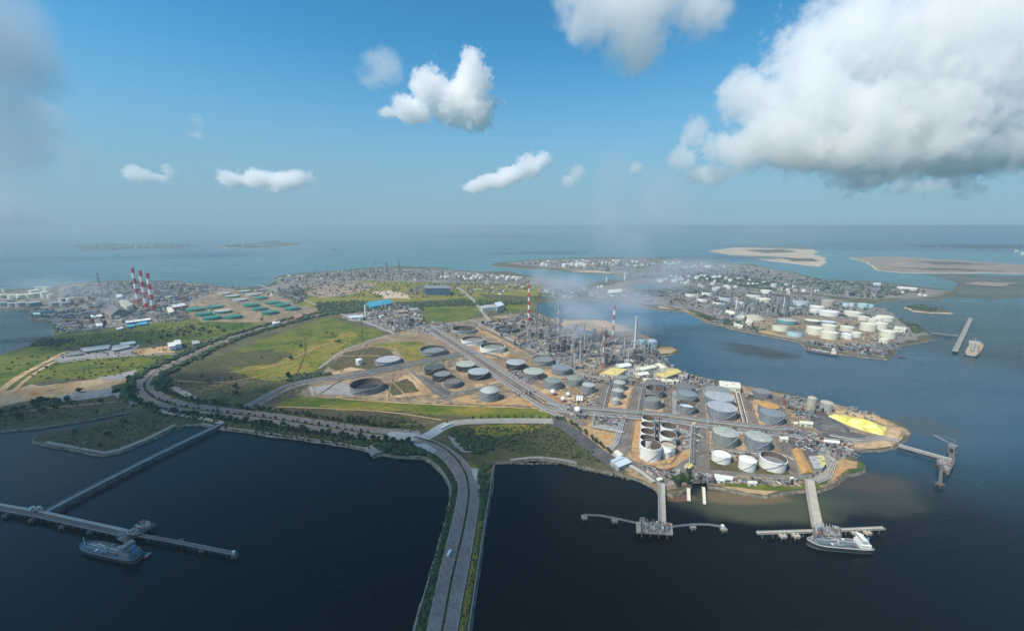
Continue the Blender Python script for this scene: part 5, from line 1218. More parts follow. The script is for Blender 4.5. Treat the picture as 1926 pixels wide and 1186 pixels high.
# yards further off
FARC = [
    ([(120, 545), (160, 536), (240, 532), (330, 533), (395, 540), (350, 560), (345, 588), (290, 600), (200, 612), (120, 612)], 1500, 14, 20, 'grey works around the power station', [GREY, DARK, PURP, BGREY, PGREY, BEIGE, RUST]),
    ([(285, 532), (400, 538), (420, 545), (340, 572), (295, 570)], 700, 12, 14, 'stacked red, blue and grey containers beyond the chimneys', [RED, BLUE, PALEBLUE, PGREY, BGREY, GREY, DARK]),
    ([(105, 612), (180, 615), (190, 622), (110, 628)], 120, 9, 12, 'small pale sheds at the edge of the left grassland', [BEIGE, PGREY, GREY, DARK]),
    ([(64, 582), (130, 582), (190, 592), (180, 600), (66, 601)], 260, 10, 18, 'dark plant along the left dock', [DARK, GREY, PURP, TEAL, BGREY]),
    ([(-60, 556), (0, 552), (110, 556), (110, 578), (0, 579)], 160, 6, 14, 'low pipes and sheds between the far left tanks', [GREY, PGREY, BGREY]),
    ([(290, 590), (345, 582), (365, 600), (300, 608)], 260, 8, 10, 'brown sheds left of the green tanks', [PURP, BEIGE, GREY, RUST, CREAM]),
    ([(420, 538), (480, 540), (520, 548), (560, 565), (530, 560), (470, 548)], 160, 7, 10, 'sheds along the road behind the green tanks', [RUST, BEIGE, WHITE, GREY]),
    ([(512, 522), (560, 517), (700, 507), (820, 508), (900, 514), (985, 521), (1000, 530), (900, 530), (860, 530), (700, 526), (600, 530), (530, 532)], 1500, 16, 18, 'distant plants along the strait shore', [GREY, PGREY, BGREY, DARK, CREAM, BEIGE, DGREEN]),
    ([(520, 548), (560, 540), (580, 556), (570, 570), (535, 562)], 260, 16, 16, 'dark plant behind the straight road', [DARK, BGREY, GREY]),
    ([(760, 545), (800, 536), (850, 536), (850, 552), (770, 556)], 240, 12, 16, 'grey plant around the power block', [GREY, PGREY, DARK, BGREY]),
    ([(850, 530), (1000, 528), (1010, 545), (930, 556), (870, 548)], 300, 9, 16, 'scattered pale sheds on the green plain', [WHITE, PGREY, BEIGE, CREAM, DGREEN]),
    ([(690, 590), (740, 572), (795, 578), (800, 615), (740, 622), (700, 610)], 620, 12, 10, 'pipes and drums of the plant by the blue roof', [RUST, BEIGE, GREY, STEEL, WHITE, DARK, PURP]),
    ([(730, 606), (850, 606), (870, 622), (800, 632), (760, 622)], 420, 7, 10, 'pale sheds and pipes behind the tank farm', [GREY, PGREY, BEIGE, STEEL, PURP]),
    ([(1010, 545), (1100, 530), (1104, 558), (1040, 562)], 420, 12, 16, 'pale plant at the narrow neck', [GREY, PGREY, CYAN, BGREY, WHITE]),
    ([(1104, 552), (1180, 545), (1190, 562), (1110, 560)], 260, 9, 16, 'red, blue and white quay sheds on the far bay shore', [RED, BLUE, WHITE, CREAM, PGREY]),
    ([(950, 496), (1061, 489), (1238, 487), (1339, 495), (1420, 502), (1420, 520), (1240, 515), (1142, 511), (1048, 503)], 1100, 18, 26, 'hazy works along the far strip', [PGREY, GREY, BGREY, BEIGE, PGREY, DARK]),
    ([(1190, 522), (1340, 512), (1500, 520), (1640, 534), (1720, 545), (1640, 560), (1560, 555), (1440, 543), (1260, 530)], 1300, 14, 24, 'hazy works of the inner peninsula', [GREY, BGREY, DGREEN, PGREY, DARK, PURP]),
    ([(1180, 546), (1300, 538), (1440, 545), (1460, 560), (1380, 585), (1290, 578), (1200, 566)], 800, 10, 20, 'sheds and pipes on the left of the peninsula', [GREY, PGREY, PURP, BGREY, DARK, BEIGE]),
    ([(1320, 580), (1420, 565), (1520, 566), (1560, 590), (1450, 600), (1400, 604), (1350, 594)], 1000, 14, 14, 'dense pipework of the peninsula refinery', [GREY, STEEL, DARK, BGREY, PGREY]),
    ([(1440, 605), (1560, 598), (1690, 610), (1720, 630), (1680, 642), (1600, 642), (1500, 630)], 500, 5, 10, 'low pipes and huts between the peninsula tanks', [GREY, BEIGE, PGREY, PURP, DARK]),
    ([(1500, 640), (1580, 650), (1690, 648), (1665, 670), (1600, 662), (1520, 650)], 420, 7, 12, 'dark quay plant at the peninsula edge', [DARK, PURP, GREY, PGREY, RUST]),
    ([(1330, 600), (1400, 612), (1440, 622), (1420, 626), (1350, 610)], 140, 6, 10, 'shore sheds of the peninsula', [CREAM, BEIGE, GREY, DGREEN]),
]
for k, (q, n, hh, ss, lb, mm) in enumerate(FARC): clutter('works_buildings', q, int(n * .72), lb, hh, ss * 1.2, mm + [GREY, DARK, GREY, BGREY], 60 + k, z0=LZ + (.5 if q[0][0] > 1100 else 0), rot=.3 + .2 * k, pipes=.32, cyl=.42 if k > 6 else .25)
# dust of structures on the far isles
for k, (q, n, hh, ss) in enumerate([([(150, 470), (177, 459), (278, 459), (364, 462), (300, 465)], 160, 30, 70), ([(405, 464), (480, 460), (500, 464), (440, 466)], 90, 25, 70)]):
    clutter('island_buildings', q, n, 'tiny pale buildings on a far island', hh, ss, [PGREY, BGREY, WHITE, DGREEN], 90 + k)
# columns that can be told apart in the other works
for poly, n, grp, lb, sc0, z0 in [
        ([(1330, 580), (1420, 568), (1500, 572), (1500, 592), (1400, 600)], 46, 'columns of the peninsula refinery', 'slim tower in the peninsula refinery between the tank rows', 1.0, LZ + 1),
        ([(600, 522), (700, 512), (820, 512), (830, 524), (700, 524)], 30, 'columns of the distant strip', 'distant tower on the far shore strip beyond the plain', 1.3, LZ),
        ([(140, 545), (260, 536), (330, 540), (280, 565), (180, 580)], 22, 'columns by the power station', 'dim tower in the works behind the striped chimneys', 1.0, LZ),
        ([(690, 600), (750, 580), (780, 600), (740, 618)], 20, 'columns below the blue roof', 'slim tower in the plant by the bright blue roof', .55, LZ),
        ([(1450, 545), (1600, 545), (1640, 560), (1500, 560)], 16, 'columns on the inner peninsula', 'hazy tower behind the peninsula tank rows', 1.1, LZ + 1),
        ([(1150, 500), (1300, 495), (1400, 505), (1200, 510)], 14, 'columns on the hazy strip', 'hazy tower on the farthest strip behind the smoke', 1.5, LZ + 1)]:
    for p in scatter(poly, n, rnd): place_col(Vector((p.x, p.y, z0)), rnd.choice([0, 1, 2, 4, 5]), sc0 * rnd.uniform(.55, .95), rnd.choice(CMATS), lb, grp)

# ================================================================== PIPE CORRIDORS
def pipe_rack(px, offs, label, n=6, gap=2.3, z=1.9, r=.55, group=None, mats=(PIPEW, GREY, STEEL, PURP, PIPEW, RUST, PGREY), sm=1):
    base = offset(smooth_line(PL(px), sm), offs); c = base[len(base) // 2]
    t = empty('pipe_rack', (c.x, c.y, LZ), 0, label, 'pipe rack', group)
    for k in range(n):
        mb = MB(); L_ = [p - Vector((c.x, c.y, LZ)) for p in offset(base, (k - (n - 1) / 2) * gap)]
        ribbon_mb(mb, L_, r * 2, z + .25 * (k % 2), r * 2, .75); mb.build('pipe', mats[k % len(mats)], t)
    mb = MB(); acc = 0
    for a, b in zip(base, base[1:]):
        n_ = max(1, int((b - a).length / 14)); rz = math.atan2((b - a).y, (b - a).x)
        for j in range(n_):
            p = a.lerp(b, (j + .5) / n_) - Vector((c.x, c.y, LZ)); mb.box((p.x, p.y, z / 2), (.8, n * gap, z), rz)
    o = mb.build('sleepers', CONC, t); o['kind'] = 'stuff'
    return t
PR = 'pipe corridors of the tank farm'
pipe_rack(CORR[:-1], 15, 'long diagonal pipe corridor on the upper side of the main road', 7, group=PR)
pipe_rack(CORR[:-1], -15, 'long diagonal pipe corridor on the lower side of the main road', 6, group=PR)
pipe_rack([(475, 768), (520, 742), (551, 727), (606, 716), (682, 705), (783, 685), (859, 670), (895, 664)], 15, 'pipe corridor along the road above the huge open tank', 6, group=PR)
pipe_rack([(620, 712), (682, 703), (783, 683), (859, 668), (895, 662)], -15, 'second pipe corridor beside the road above the huge open tank', 4, group=PR)
pipe_rack([(880, 603), (940, 631), (1000, 663), (1040, 684), (1090, 709), (1150, 719), (1200, 719)], 13, 'pipe corridor along the upper road below the towers', 6, group=PR)
pipe_rack([(1027, 763), (1070, 771), (1112, 774), (1185, 780), (1260, 787), (1321, 797), (1440, 811), (1490, 814), (1529, 823)], 13, 'pipe corridor on the far side of the east-west road', 6, group=PR)
pipe_rack([(1027, 763), (1070, 771), (1112, 774), (1185, 780), (1260, 787), (1321, 797), (1440, 811), (1490, 814), (1529, 823)], -13, 'pipe corridor on the near side of the east-west road', 5, group=PR)
pipe_rack([(1201, 721), (1188, 779)], 14, 'short pipe bank beside the second cross road', 5, group=PR, sm=0)
pipe_rack([(1188, 785), (1175, 837), (1163, 852)], -13, 'white pipe bank running down to the pale blue roof', 4, group=PR, sm=0, mats=(PIPEW, PALEBLUE))
pipe_rack([(1312, 728), (1321, 795)], 14, 'pipe bank left of the three big domes', 5, group=PR, sm=0)
pipe_rack([(1322, 803), (1322, 878)], -14, 'pipe bank beside the grey-green tanks', 4, group=PR, sm=0)
pipe_rack([(1399, 742), (1416, 800)], -12, 'dark and white pipe bank right of the three domes', 5, group=PR, sm=0, mats=(DARK, WHITE, STEEL))
pipe_rack([(1164, 852), (1188, 869), (1218, 886), (1242, 905)], -11, 'pale pipe line along the shore road to the central jetty', 3, group=PR, sm=0, mats=(PIPEW,))
pipe_rack([(1529, 823), (1546, 857), (1558, 868), (1546, 896), (1524, 903)], 7, 'white pipe line bending to the eastern tanker jetty', 3, group=PR, sm=0, mats=(PIPEW,))
pipe_rack([(1118, 776), (1115, 804), (1173, 815)], 0, 'pale pipe loop around the grey plot', 2, group=PR, sm=0, mats=(PIPEW,))
pipe_rack([(1332, 846), (1400, 852), (1470, 856)], 0, 'pipe line between the grey-green and white tanks', 3, group=PR, sm=0)
pipe_rack([(1560, 822), (1600, 829), (1630, 832), (1656, 824), (1690, 833)], 4, 'pale pipe line to the eastern loading jetty', 3, group=PR, sm=1)
pipe_rack([(820, 752), (870, 738), (960, 718), (1010, 712)], 0, 'pipe line crossing between the dark tanks', 3, group=PR)
pipe_rack([(1137, 721), (1123, 771)], 13, 'pipe bank left of the column of four tanks', 3, group=PR, sm=0)
# ================================================================== JETTIES
def deck(mb, pts, wdt, z, th=1.2, mi=0): ribbon_mb(mb, pts, wdt, z - th, th, 1, mi)
def trestle(name, px, wdt, z, label, cat='jetty', mat=CONC, piles=12, pipe=True, group=None, pipeside=1, kerbm=None):
    pts = [G(a, b, z) for a, b in px]; c = pts[0]
    t = empty(name, (c.x, c.y, 0), 0, label, cat, group); L_ = [p - Vector((c.x, c.y, 0)) for p in pts]
    mb = MB(); deck(mb, L_, wdt, z); mb.build('deck', mat, t)
    if pipe:
        for k in range(3):
            mb = MB(); ribbon_mb(mb, offset(L_, pipeside * (wdt / 2 - .8 - k * 1.0)), .7, z + .4 + (.1 * k), .7, .7); mb.build('pipe', (PIPEW, STEEL, PIPEW)[k], t)
    for s in (-1, 1):
        mb = MB(); ribbon_mb(mb, offset(L_, s * (wdt / 2 - .15)), .2, z, 1.0, 1); mb.build('railing', STEEL, t)
    mb = MB()
    for a, b in zip(L_, L_[1:]):
        n = max(1, int((b - a).length / piles))
        for j in range(n):
            p = a.lerp(b, (j + .5) / n); d = (b - a).normalized(); nn = Vector((-d.y, d.x, 0))
            mb.box((p.x, p.y, z - 1.6), (1.2, wdt * .96, .9), math.atan2(d.y, d.x))
            for s in (-1, 1): q = p + nn * s * wdt * .36; mb.cyl((q.x, q.y), .5, -2, z - 1.3, 8)
    o = mb.build('piles', DCONC, t); o['kind'] = 'stuff'
    return t
def platform(px, z, label, name='jetty_platform', mat=CONC, kit=0, seed=1, cat='jetty platform', arms=0):
    pts = [G(a, b, z) for a, b in px]
    if area(pts) < 0: pts.reverse()
    c = sum(pts, Vector()) / len(pts); q = [Vector((p.x - c.x, p.y - c.y, 0)) for p in pts]
    t = empty(name, (c.x, c.y, 0), 0, label, cat)
    mb = MB(); mb.prism(q, z - 1.6, z); mb.add([(p.x, p.y, z - 1.6) for p in q], [tuple(reversed(range(len(q))))]); mb.build('deck', mat, t)
    mb = MB()
    for a, b in zip(q, q[1:] + q[:1]):
        n = max(1, int((b - a).length / 8))
        for j in range(n):
            p = a.lerp(b, (j + .5) / n) * .93; mb.cyl((p.x, p.y), .7, -2, z - 1.5, 8)
    o = mb.build('piles', DCONC, t); o['kind'] = 'stuff'
    r_ = random.Random(seed); mb = MB(); u = (q[1] - q[0]).normalized(); rz = math.atan2(u.y, u.x)
    for k in range(kit):
        w1, w2 = r_.uniform(.08, .92), r_.uniform(.1, .9); p = q[0].lerp(q[1], w1).lerp(q[3 % len(q)].lerp(q[2], w1), w2); h = r_.uniform(.8, 4)
        if r_.random() < .5: mb.box((p.x, p.y, z + h / 2), (r_.uniform(1, 5), r_.uniform(.8, 2.5), h), rz, r_.randrange(4))
        else: mb.tube((p.x - u.x * 4, p.y - u.y * 4, z + h), (p.x + u.x * 4, p.y + u.y * 4, z + h), .3, 5, r_.randrange(4))
    if kit: o = mb.build('deck_equipment', [STEEL, GREY, PGREY, RUST], t); o['kind'] = 'stuff'
    for k in range(arms):
        p = q[0].lerp(q[1], (k + 1) / (arms + 1)) * .8; m2 = MB(); m2.cyl((p.x, p.y), .45, z, z + 9, 8); m2.tube((p.x, p.y, z + 9), (p.x + 3, p.y - 5, z + 13), .3, 6); m2.tube((p.x + 3, p.y - 5, z + 13), (p.x + 3, p.y - 9, z + 6), .25, 6); m2.build('loading_arm', PGREY, t)
    return t
def dolphin(px, py, z, s, label, mat=CONC, hut=False):
    p = G(px, py, z); t = empty('mooring_dolphin', (p.x, p.y, 0), R(8), label, 'mooring dolphin', 'mooring dolphins')
    mb = MB(); mb.box((0, 0, z - 1.3), (s, s, 2.6)); mb.build('cap', mat, t)
    for a in (-1, 1):
        for b in (-1, 1): m2 = MB(); m2.tube((a * s * .36, b * s * .36, z - 1.5), (a * s * .36, b * s * .36, -2), .6, 8); m2.build('pile', DCONC, t)
    m2 = MB(); m2.cyl((0, 0), .6, z, z + 1.1, 10); m2.build('bollard', DARK, t)
    if hut: m2 = MB(); m2.box((-s * .15, s * .1, z + 1.6), (s * .45, s * .45, 3.2)); m2.build('light_hut', WHITE, t)
def catwalk(px, z, label, wdt=1.3):
    pts = [G(a, b, z) for a, b in px]; c = pts[0]; t = empty('catwalk', (c.x, c.y, 0), 0, label, 'catwalk', 'catwalks between dolphins'); L_ = [p - Vector((c.x, c.y, 0)) for p in pts]
    mb = MB(); ribbon_mb(mb, L_, wdt, z - .5, .5, 1); mb.build('walkway', STEEL, t)
    for s in (-1, 1): mb = MB(); ribbon_mb(mb, offset(L_, s * wdt / 2), .12, z, 1.1, 1); mb.build('handrail', STEEL, t)
JZ = 6
# west jetty
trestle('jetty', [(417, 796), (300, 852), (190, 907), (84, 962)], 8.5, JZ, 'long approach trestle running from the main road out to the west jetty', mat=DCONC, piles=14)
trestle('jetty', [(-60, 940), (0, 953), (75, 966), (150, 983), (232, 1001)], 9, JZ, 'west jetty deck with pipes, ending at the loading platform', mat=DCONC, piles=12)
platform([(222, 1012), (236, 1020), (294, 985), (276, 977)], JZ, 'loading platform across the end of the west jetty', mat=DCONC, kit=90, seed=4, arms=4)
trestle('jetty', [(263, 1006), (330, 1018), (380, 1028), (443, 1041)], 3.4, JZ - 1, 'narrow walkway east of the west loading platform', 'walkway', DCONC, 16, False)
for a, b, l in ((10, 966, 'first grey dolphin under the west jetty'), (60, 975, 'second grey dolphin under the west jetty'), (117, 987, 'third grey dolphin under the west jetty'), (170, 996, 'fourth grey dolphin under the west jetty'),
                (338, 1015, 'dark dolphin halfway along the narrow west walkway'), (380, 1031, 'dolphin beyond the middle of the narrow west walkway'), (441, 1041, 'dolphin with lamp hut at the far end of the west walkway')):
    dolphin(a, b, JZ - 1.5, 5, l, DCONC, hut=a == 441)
platform([(58, 960), (64, 956), (82, 960), (76, 966)], JZ + .3, 'small junction platform where the two west jetties meet', mat=DCONC, kit=14, seed=9)
for k, (a, b) in enumerate(((61, 957), (73, 957))):
    p = G(a, b, JZ); t = empty('jetty_hut', (p.x, p.y, JZ + .3), 0, ('left', 'right')[k] + ' of two little white huts at the west jetty junction', 'hut', 'huts at the west jetty junction')
    mb = MB(); mb.box((0, 0, 1.4), (3, 3, 2.8)); mb.build('wall', WHITE, t); mb = MB(); mb.box((0, 0, 2.95), (3.6, 3.6, .3)); mb.build('roof', PGREY, t)
# central jetty
trestle('jetty', [(1244.5, 908), (1244.5, 940), (1245.5, 986)], 8.5, JZ, 'approach trestle of the central jetty with a white pipe line', mat=BEIGE, piles=11, pipeside=-1)
platform([(1196, 980), (1197, 1000), (1266, 1004), (1264, 983)], JZ, 'grey loading platform of the central jetty', kit=120, seed=11, arms=3)
for a, b, l, h in ((1099, 970, 'leftmost mooring dolphin of the central jetty', 0), (1156, 976, 'dolphin between the leftmost one and the central platform', 0), (1302.6, 988, 'dolphin just right of the central platform', 0), (1361, 992, 'rightmost dolphin of the central jetty with a white hut', 1)):
    dolphin(a, b, JZ - 1, 6, l, CONC, hut=bool(h))
catwalk([(1099, 968), (1128, 969), (1156, 974), (1197, 983)], JZ, 'thin bowed catwalk left of the central platform')
catwalk([(1266, 990), (1302, 986), (1330, 986), (1361, 990)], JZ, 'thin bowed catwalk right of the central platform')
trestle('pier', [(1294.5, 917), (1295.5, 940)], 4.5, 3.2, 'left of two short cream piers beside the boat basin', 'pier', CREAM, 8, False)
trestle('pier', [(1323, 915), (1325, 946)], 4, 3.2, 'right of two short cream piers beside the boat basin', 'pier', CREAM, 8, False)
# east tanker jetty
trestle('jetty', [(1522, 901), (1528, 940), (1538, 992)], 11, JZ, 'approach trestle of the east tanker jetty with white pipes on its right', mat=BEIGE, piles=10, pipeside=-1)
trestle('jetty', [(1424, 1001), (1520, 998), (1600, 995), (1663, 992)], 3.6, JZ, 'long thin berth walkway crossing the east tanker jetty', 'walkway', BEIGE, 10, False)
platform([(1528, 992), (1530, 1008), (1584, 1008), (1582, 990)], JZ + .2, 'loading platform behind the moored white-bridged tanker', kit=110, seed=15, arms=4, mat=DCONC)
for a, b, l in ((1472, 1004, 'brownish dolphin left of the moored tanker, outer one'), (1497, 1004, 'brownish dolphin left of the moored tanker, inner one'), (1607, 998, 'dolphin behind the white bridge of the moored tanker'), (1631, 998, 'rightmost dolphin of the east tanker jetty')):
    dolphin(a, b, JZ - .4, 6.5, l, BEIGE)
# far east loading jetty
trestle('jetty', [(1690, 837), (1740, 851), (1790, 865)], 9, JZ, 'loading jetty running from the sandy point out to sea', mat=CONC, piles=12)
platform([(1762, 862), (1762, 872), (1784, 893), (1796, 868)], JZ, 'dark square platform at the head of the eastern loading jetty', kit=60, seed=18, mat=DCONC)
trestle('jetty', [(1790, 868), (1790, 840)], 6, JZ, 'short arm of the eastern loading jetty pointing away', 'walkway', DCONC, 9, False)
trestle('jetty', [(1771, 880), (1768, 908)], 3, JZ, 'short arm of the eastern loading jetty pointing nearer', 'walkway', DCONC, 9, False)
dolphin(1791, 841, JZ - .3, 7, 'dolphin at the far tip of the eastern loading jetty', DCONC)
dolphin(1768, 908, JZ - .3, 7, 'dolphin at the near tip of the eastern loading jetty', DCONC)
p = G(1790, 852, JZ); t = empty('ship_loader', (p.x, p.y, JZ), R(20), 'grey ship loader with boom on the eastern jetty head', 'ship loader')
for a in (-3, 3):
    for b in (-3, 3): mb = MB(); mb.box((a, b, 5), (.9, .9, 10)); mb.build('leg', GREY, t)
mb = MB(); mb.box((0, 0, 11.5), (9, 8, 3.4)); mb.build('house', GREY, t)
mb = MB(); mb.tube((0, 0, 13), (-4, 22, 19), .8, 4); mb.tube((0, 0, 22), (-4, 22, 19), .25, 4); mb.tube((0, 0, 13), (0, 0, 22), .5, 4); mb.build('boom', GREY, t)
# piers at the peninsula and the far left
trestle('jetty', [(1751, 626), (1802, 631)], 9, JZ, 'causeway pier from the peninsula tip to the far berth', 'pier', DCONC, 25, False)
trestle('jetty', [(1796, 660), (1812, 628), (1826, 598)], 11, JZ, 'long concrete berth standing off the peninsula tip', 'berth', CONC, 30, True)
trestle('pier', [(-20, 641), (40, 636), (92, 632)], 12, 5, 'thin dark breakwater pier at the far left', 'pier', DARK, 40, False)
trestle('jetty', [(1640, 650), (1600, 657), (1560, 652)], 8, JZ, 'dark quay jetty along the peninsula edge', 'jetty', DCONC, 20, False)

# ================================================================== SHIPS
TRUNK = mk('ship_trunk_blue', (.09, .14, .18), .8, var=.3, vs=3)
DECKG = mk('ship_deck_grey', (.16, .18, .19), .8, var=.25, vs=3)
def ship(bow, stern, beam, label, hullc=DARK, deckc=PGREY, sup=WHITE, free=4.5, name='tanker', z=0, L_=None, tanker=True, boot=RED, cat='tanker', cranes=1):
    b, s = G(*bow, 3), G(*stern, 3); d = b - s; L_ = L_ or d.length; c = (b + s) / 2
    t = empty(name, (c.x, c.y, 0), math.atan2(d.y, d.x), label, cat)
    st = [(-.5, .62, 1.0), (-.46, .85, 1), (-.35, 1, 1), (.25, 1, 1), (.36, .86, 1.03), (.44, .55, 1.12), (.485, .22, 1.22), (.5, .03, 1.28)]
    vs = []
    for x, w_, f in st:
        hw = beam / 2 * w_; X = x * L_
        vs += [(X - (.02 * L_ if x > .4 else 0), -hw * .82, -1.5), (X, -hw, free * .35), (X, -hw, free * f), (X, hw, free * f), (X, hw, free * .35), (X - (.02 * L_ if x > .4 else 0), hw * .82, -1.5)]
    def strip(i0, i1): return [(k * 6 + i0, (k + 1) * 6 + i0, (k + 1) * 6 + i1, k * 6 + i1) for k in range(len(st) - 1)]
    mb = MB(); mb.add(vs, strip(1, 2) + strip(3, 4) + [(1, 2, 3, 4)], 0); mb.build('hull', hullc, t)
    mb = MB(); mb.add(vs, strip(0, 1) + strip(4, 5) + [(0, 1, 4, 5)], 0); mb.build('boot_topping', boot, t)
    mb = MB(); mb.add([(v[0], v[1] * .985, v[2] - .35) for v in vs], strip(2, 3)); mb.build('deck', deckc, t)
    # bulwark rail
    mb = MB()
    for k in range(len(st) - 1):
        for s_ in (2, 3): a = Vector(vs[k * 6 + s_]); c2 = Vector(vs[(k + 1) * 6 + s_]); mb.tube(a + Vector((0, 0, .35)), c2 + Vector((0, 0, .35)), .22, 4)
    mb.build('bulwark', sup if sup is WHITE else GREY, t)
    x0 = -.36 * L_; u = L_ / 70
    t2 = MB(); t2.box((x0, 0, free + 2.4 * u), (11 * u, beam * .8, 4.6 * u)); t2.box((x0 + 1 * u, 0, free + 6.4 * u), (8.5 * u, beam * .62, 3 * u)); t2.box((x0 + 2 * u, 0, free + 9.6 * u), (5.5 * u, beam * .78, 2.8 * u)); sp_ = t2.build('superstructure', sup, t)
    m2 = MB(); m2.box((x0 + 4.8 * u, 0, free + 9.9 * u), (.12, beam * .74, 1.0 * u)); m2.build('bridge_window', GLASS, sp_)
    m2 = MB(); m2.cyl((x0 - 5 * u, 0), 1.5 * u, free + 3 * u, free + 10 * u, 12, 1.2 * u); m2.build('funnel', hullc if hullc is not DARK else BLUE, t)
    m2 = MB(); m2.tube((x0 + 1 * u, 0, free + 10 * u), (x0 + 1 * u, 0, free + 15 * u), .25 * u, 6); m2.box((x0 + 1 * u, 0, free + 13 * u), (.3, 4 * u, .3)); m2.build('mast', sup, t)
    if tanker:
        m2 = MB(); m2.box((.05 * L_, 0, free + .35), (.56 * L_, beam * .62, 1.3)); m2.build('trunk_deck', TRUNK, t)
        m2 = MB(); m2.box((.05 * L_, 0, free + 2.3), (.60 * L_, .9, .25)); m2.build('catwalk', PGREY, t)
        m2 = MB()
        for k in (-1, 0, 1): m2.tube((-.22 * L_, k * 2.4, free + 1.5), (.33 * L_, k * 2.4, free + 1.5), .3, 6)
        for k in range(5): m2.tube((.02 * L_ + k * .9, -beam * .42, free + 1.6), (.02 * L_ + k * .9, beam * .42, free + 1.6), .25, 5)
        m2.build('deck_pipe', STEEL, t)
        for k in range(6): m3 = MB(); m3.box(((-.18 + .08 * k) * L_, (-1) ** k * beam * .26, free + 1.3), (2.4, 2.4, 1.3)); m3.build('hatch', (RUST, PALEBLUE, GREY)[k % 3], t)
        for k in range(cranes): m3 = MB(); m3.cyl((.03 * L_, beam * .12), .55, free, free + 6 * u, 8); m3.tube((.03 * L_, beam * .12, free + 6 * u), (.15 * L_, beam * .12, free + 6.5 * u), .3, 6); m3.build('crane', CREAM, t)
        m3 = MB(); m3.tube((.43 * L_, 0, free), (.43 * L_, 0, free + 8 * u), .3, 6); m3.build('foremast', CREAM, t)
    return t
ship((1517, 1019), (1638, 1029), 15, 'white-bridged tanker with dark hull moored at the east jetty', DARK, DECKG, WHITE, 5.2, 'tanker', boot=GGREY)
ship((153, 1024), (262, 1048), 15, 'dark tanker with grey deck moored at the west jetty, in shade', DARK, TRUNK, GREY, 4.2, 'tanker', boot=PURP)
ship((267, 1040), (281, 1041), 5.5, 'small tug astern of the shaded tanker', DARK, GREY, PGREY, 1.8, 'tug', tanker=False, cat='tug', cranes=0)
ship((1516, 657), (1577, 667), 20, 'dull brown tanker lying off the peninsula shore', PURP, RUST, CREAM, 5, 'tanker', boot=DARK)
ship((1704, 671), (1690, 669), 7, 'tiny dark launch off the peninsula point', DARK, DARK, GREY, 2, 'launch', tanker=False, cat='launch', cranes=0)
# broad yellow-decked vessel at the far berth
ship((1840, 645), (1826, 668), 26, 'broad barge with tan cargo lying beside the far berth', PGREY, SAND, BEIGE, 6, 'barge', tanker=False, cat='barge', cranes=0, boot=DARK)
# distant ships on the strait
for k, (a, b, L_) in enumerate(((1760, 466, 120), (1777, 468, 150), (1908, 473, 120), (1920, 478, 110))):
    p = G(a, b, 3); q = p + Vector((L_, 20, 0))
    t = empty('cargo_ship', ((p.x + q.x) / 2, p.y, 0), .15, 'pale distant ship, ' + ORD[k] + ' from the left of four on the strait beyond the flats', 'cargo ship', 'distant ships beyond the flats')
    mb = MB(); mb.prism([Vector((-L_ / 2, -12, 0)), Vector((L_ * .4, -12, 0)), Vector((L_ / 2, 0, 0)), Vector((L_ * .4, 12, 0)), Vector((-L_ / 2, 12, 0))], -1, 12); mb.build('hull', WHITE, t)
    mb = MB(); mb.box((-L_ * .38, 0, 22), (18, 22, 20)); mb.build('superstructure', WHITE, t)

# ================================================================== VEHICLES
def truck(p, rz, label, colr=WHITE, L_=9.0, name='box_truck', cat='truck', group=None):
    t = empty(name, p, rz, label, cat, group)
    mb = MB(); mb.box((-.9, 0, 2.0), (L_ - 2.6, 2.4, 2.4)); mb.build('cargo_box', colr, t)
    mb = MB(); mb.box((L_ / 2 - 1.1, 0, 1.6), (1.9, 2.3, 2.1)); cb = mb.build('cab', colr, t)
    mb = MB(); mb.box((L_ / 2 - .12, 0, 2.0), (.1, 2.0, .8)); mb.build('windscreen', GLASS, cb)
    for x in (-L_ * .3, -L_ * .18, L_ * .36):
        for y in (-1.05, 1.05):
            m2 = MB(); m2.tube((x, y - .15, .5), (x, y + .15, .5), .5, 10); m2.build('wheel', BLACK, t)
def on(line, f):
    d = [0]
    for a, b in zip(line, line[1:]): d.append(d[-1] + (b - a).length)
    x = f * d[-1]
    for i in range(len(d) - 1):
        if x <= d[i + 1]: q = line[i].lerp(line[i + 1], (x - d[i]) / (d[i + 1] - d[i])); dd = line[i + 1] - line[i]; return q, math.atan2(dd.y, dd.x)
    return line[-1], 0
g = G(845, 1042, zr); truck((g.x, g.y, zr), R(72), 'white truck alone on the left carriageway of the causeway', WHITE, 8.5)
def car_mesh():
    a = MB(); a.box((0, 0, .65), (4.3, 1.75, .7)); b = MB(); b.add([(-1.5, -.8, 1), (1.2, -.8, 1), (1.2, .8, 1), (-1.5, .8, 1), (-1.0, -.68, 1.5), (.6, -.68, 1.5), (.6, .68, 1.5), (-1.0, .68, 1.5)], [(0, 1, 5, 4), (1, 2, 6, 5), (2, 3, 7, 6), (3, 0, 4, 7), (4, 5, 6, 7)])
    c = MB()
    for x in (-1.35, 1.35):
        for y in (-.85, .85): c.tube((x, y - .12, .33), (x, y + .12, .33), .33, 8)
    return a.mesh('body', WHITE), b.mesh('cabin', GLASS), c.mesh('wheels', BLACK)
CAR = car_mesh()
rv = random.Random(12)
def car(p, rz, colr, label, grp): t = empty('car', p, rz, label, 'car', grp); inst('body', CAR[0], t, colr); inst('cabin', CAR[1], t); inst('wheels', CAR[2], t)
for k in range(14):
    q, a = on(mw, .03 + k * .027 + rv.uniform(0, .01)); n = Vector((-math.sin(a), math.cos(a), 0)); s = rv.choice((-1, 1)); q = q + n * s * rv.choice((6.5, 9.5, 13))
    car((q.x, q.y, LZ + .85), a + (math.pi if s > 0 else 0), rv.choice((WHITE, GREY, DARK, PGREY, RED)), 'small car on the dual road west of the junction', 'cars on the dual road')
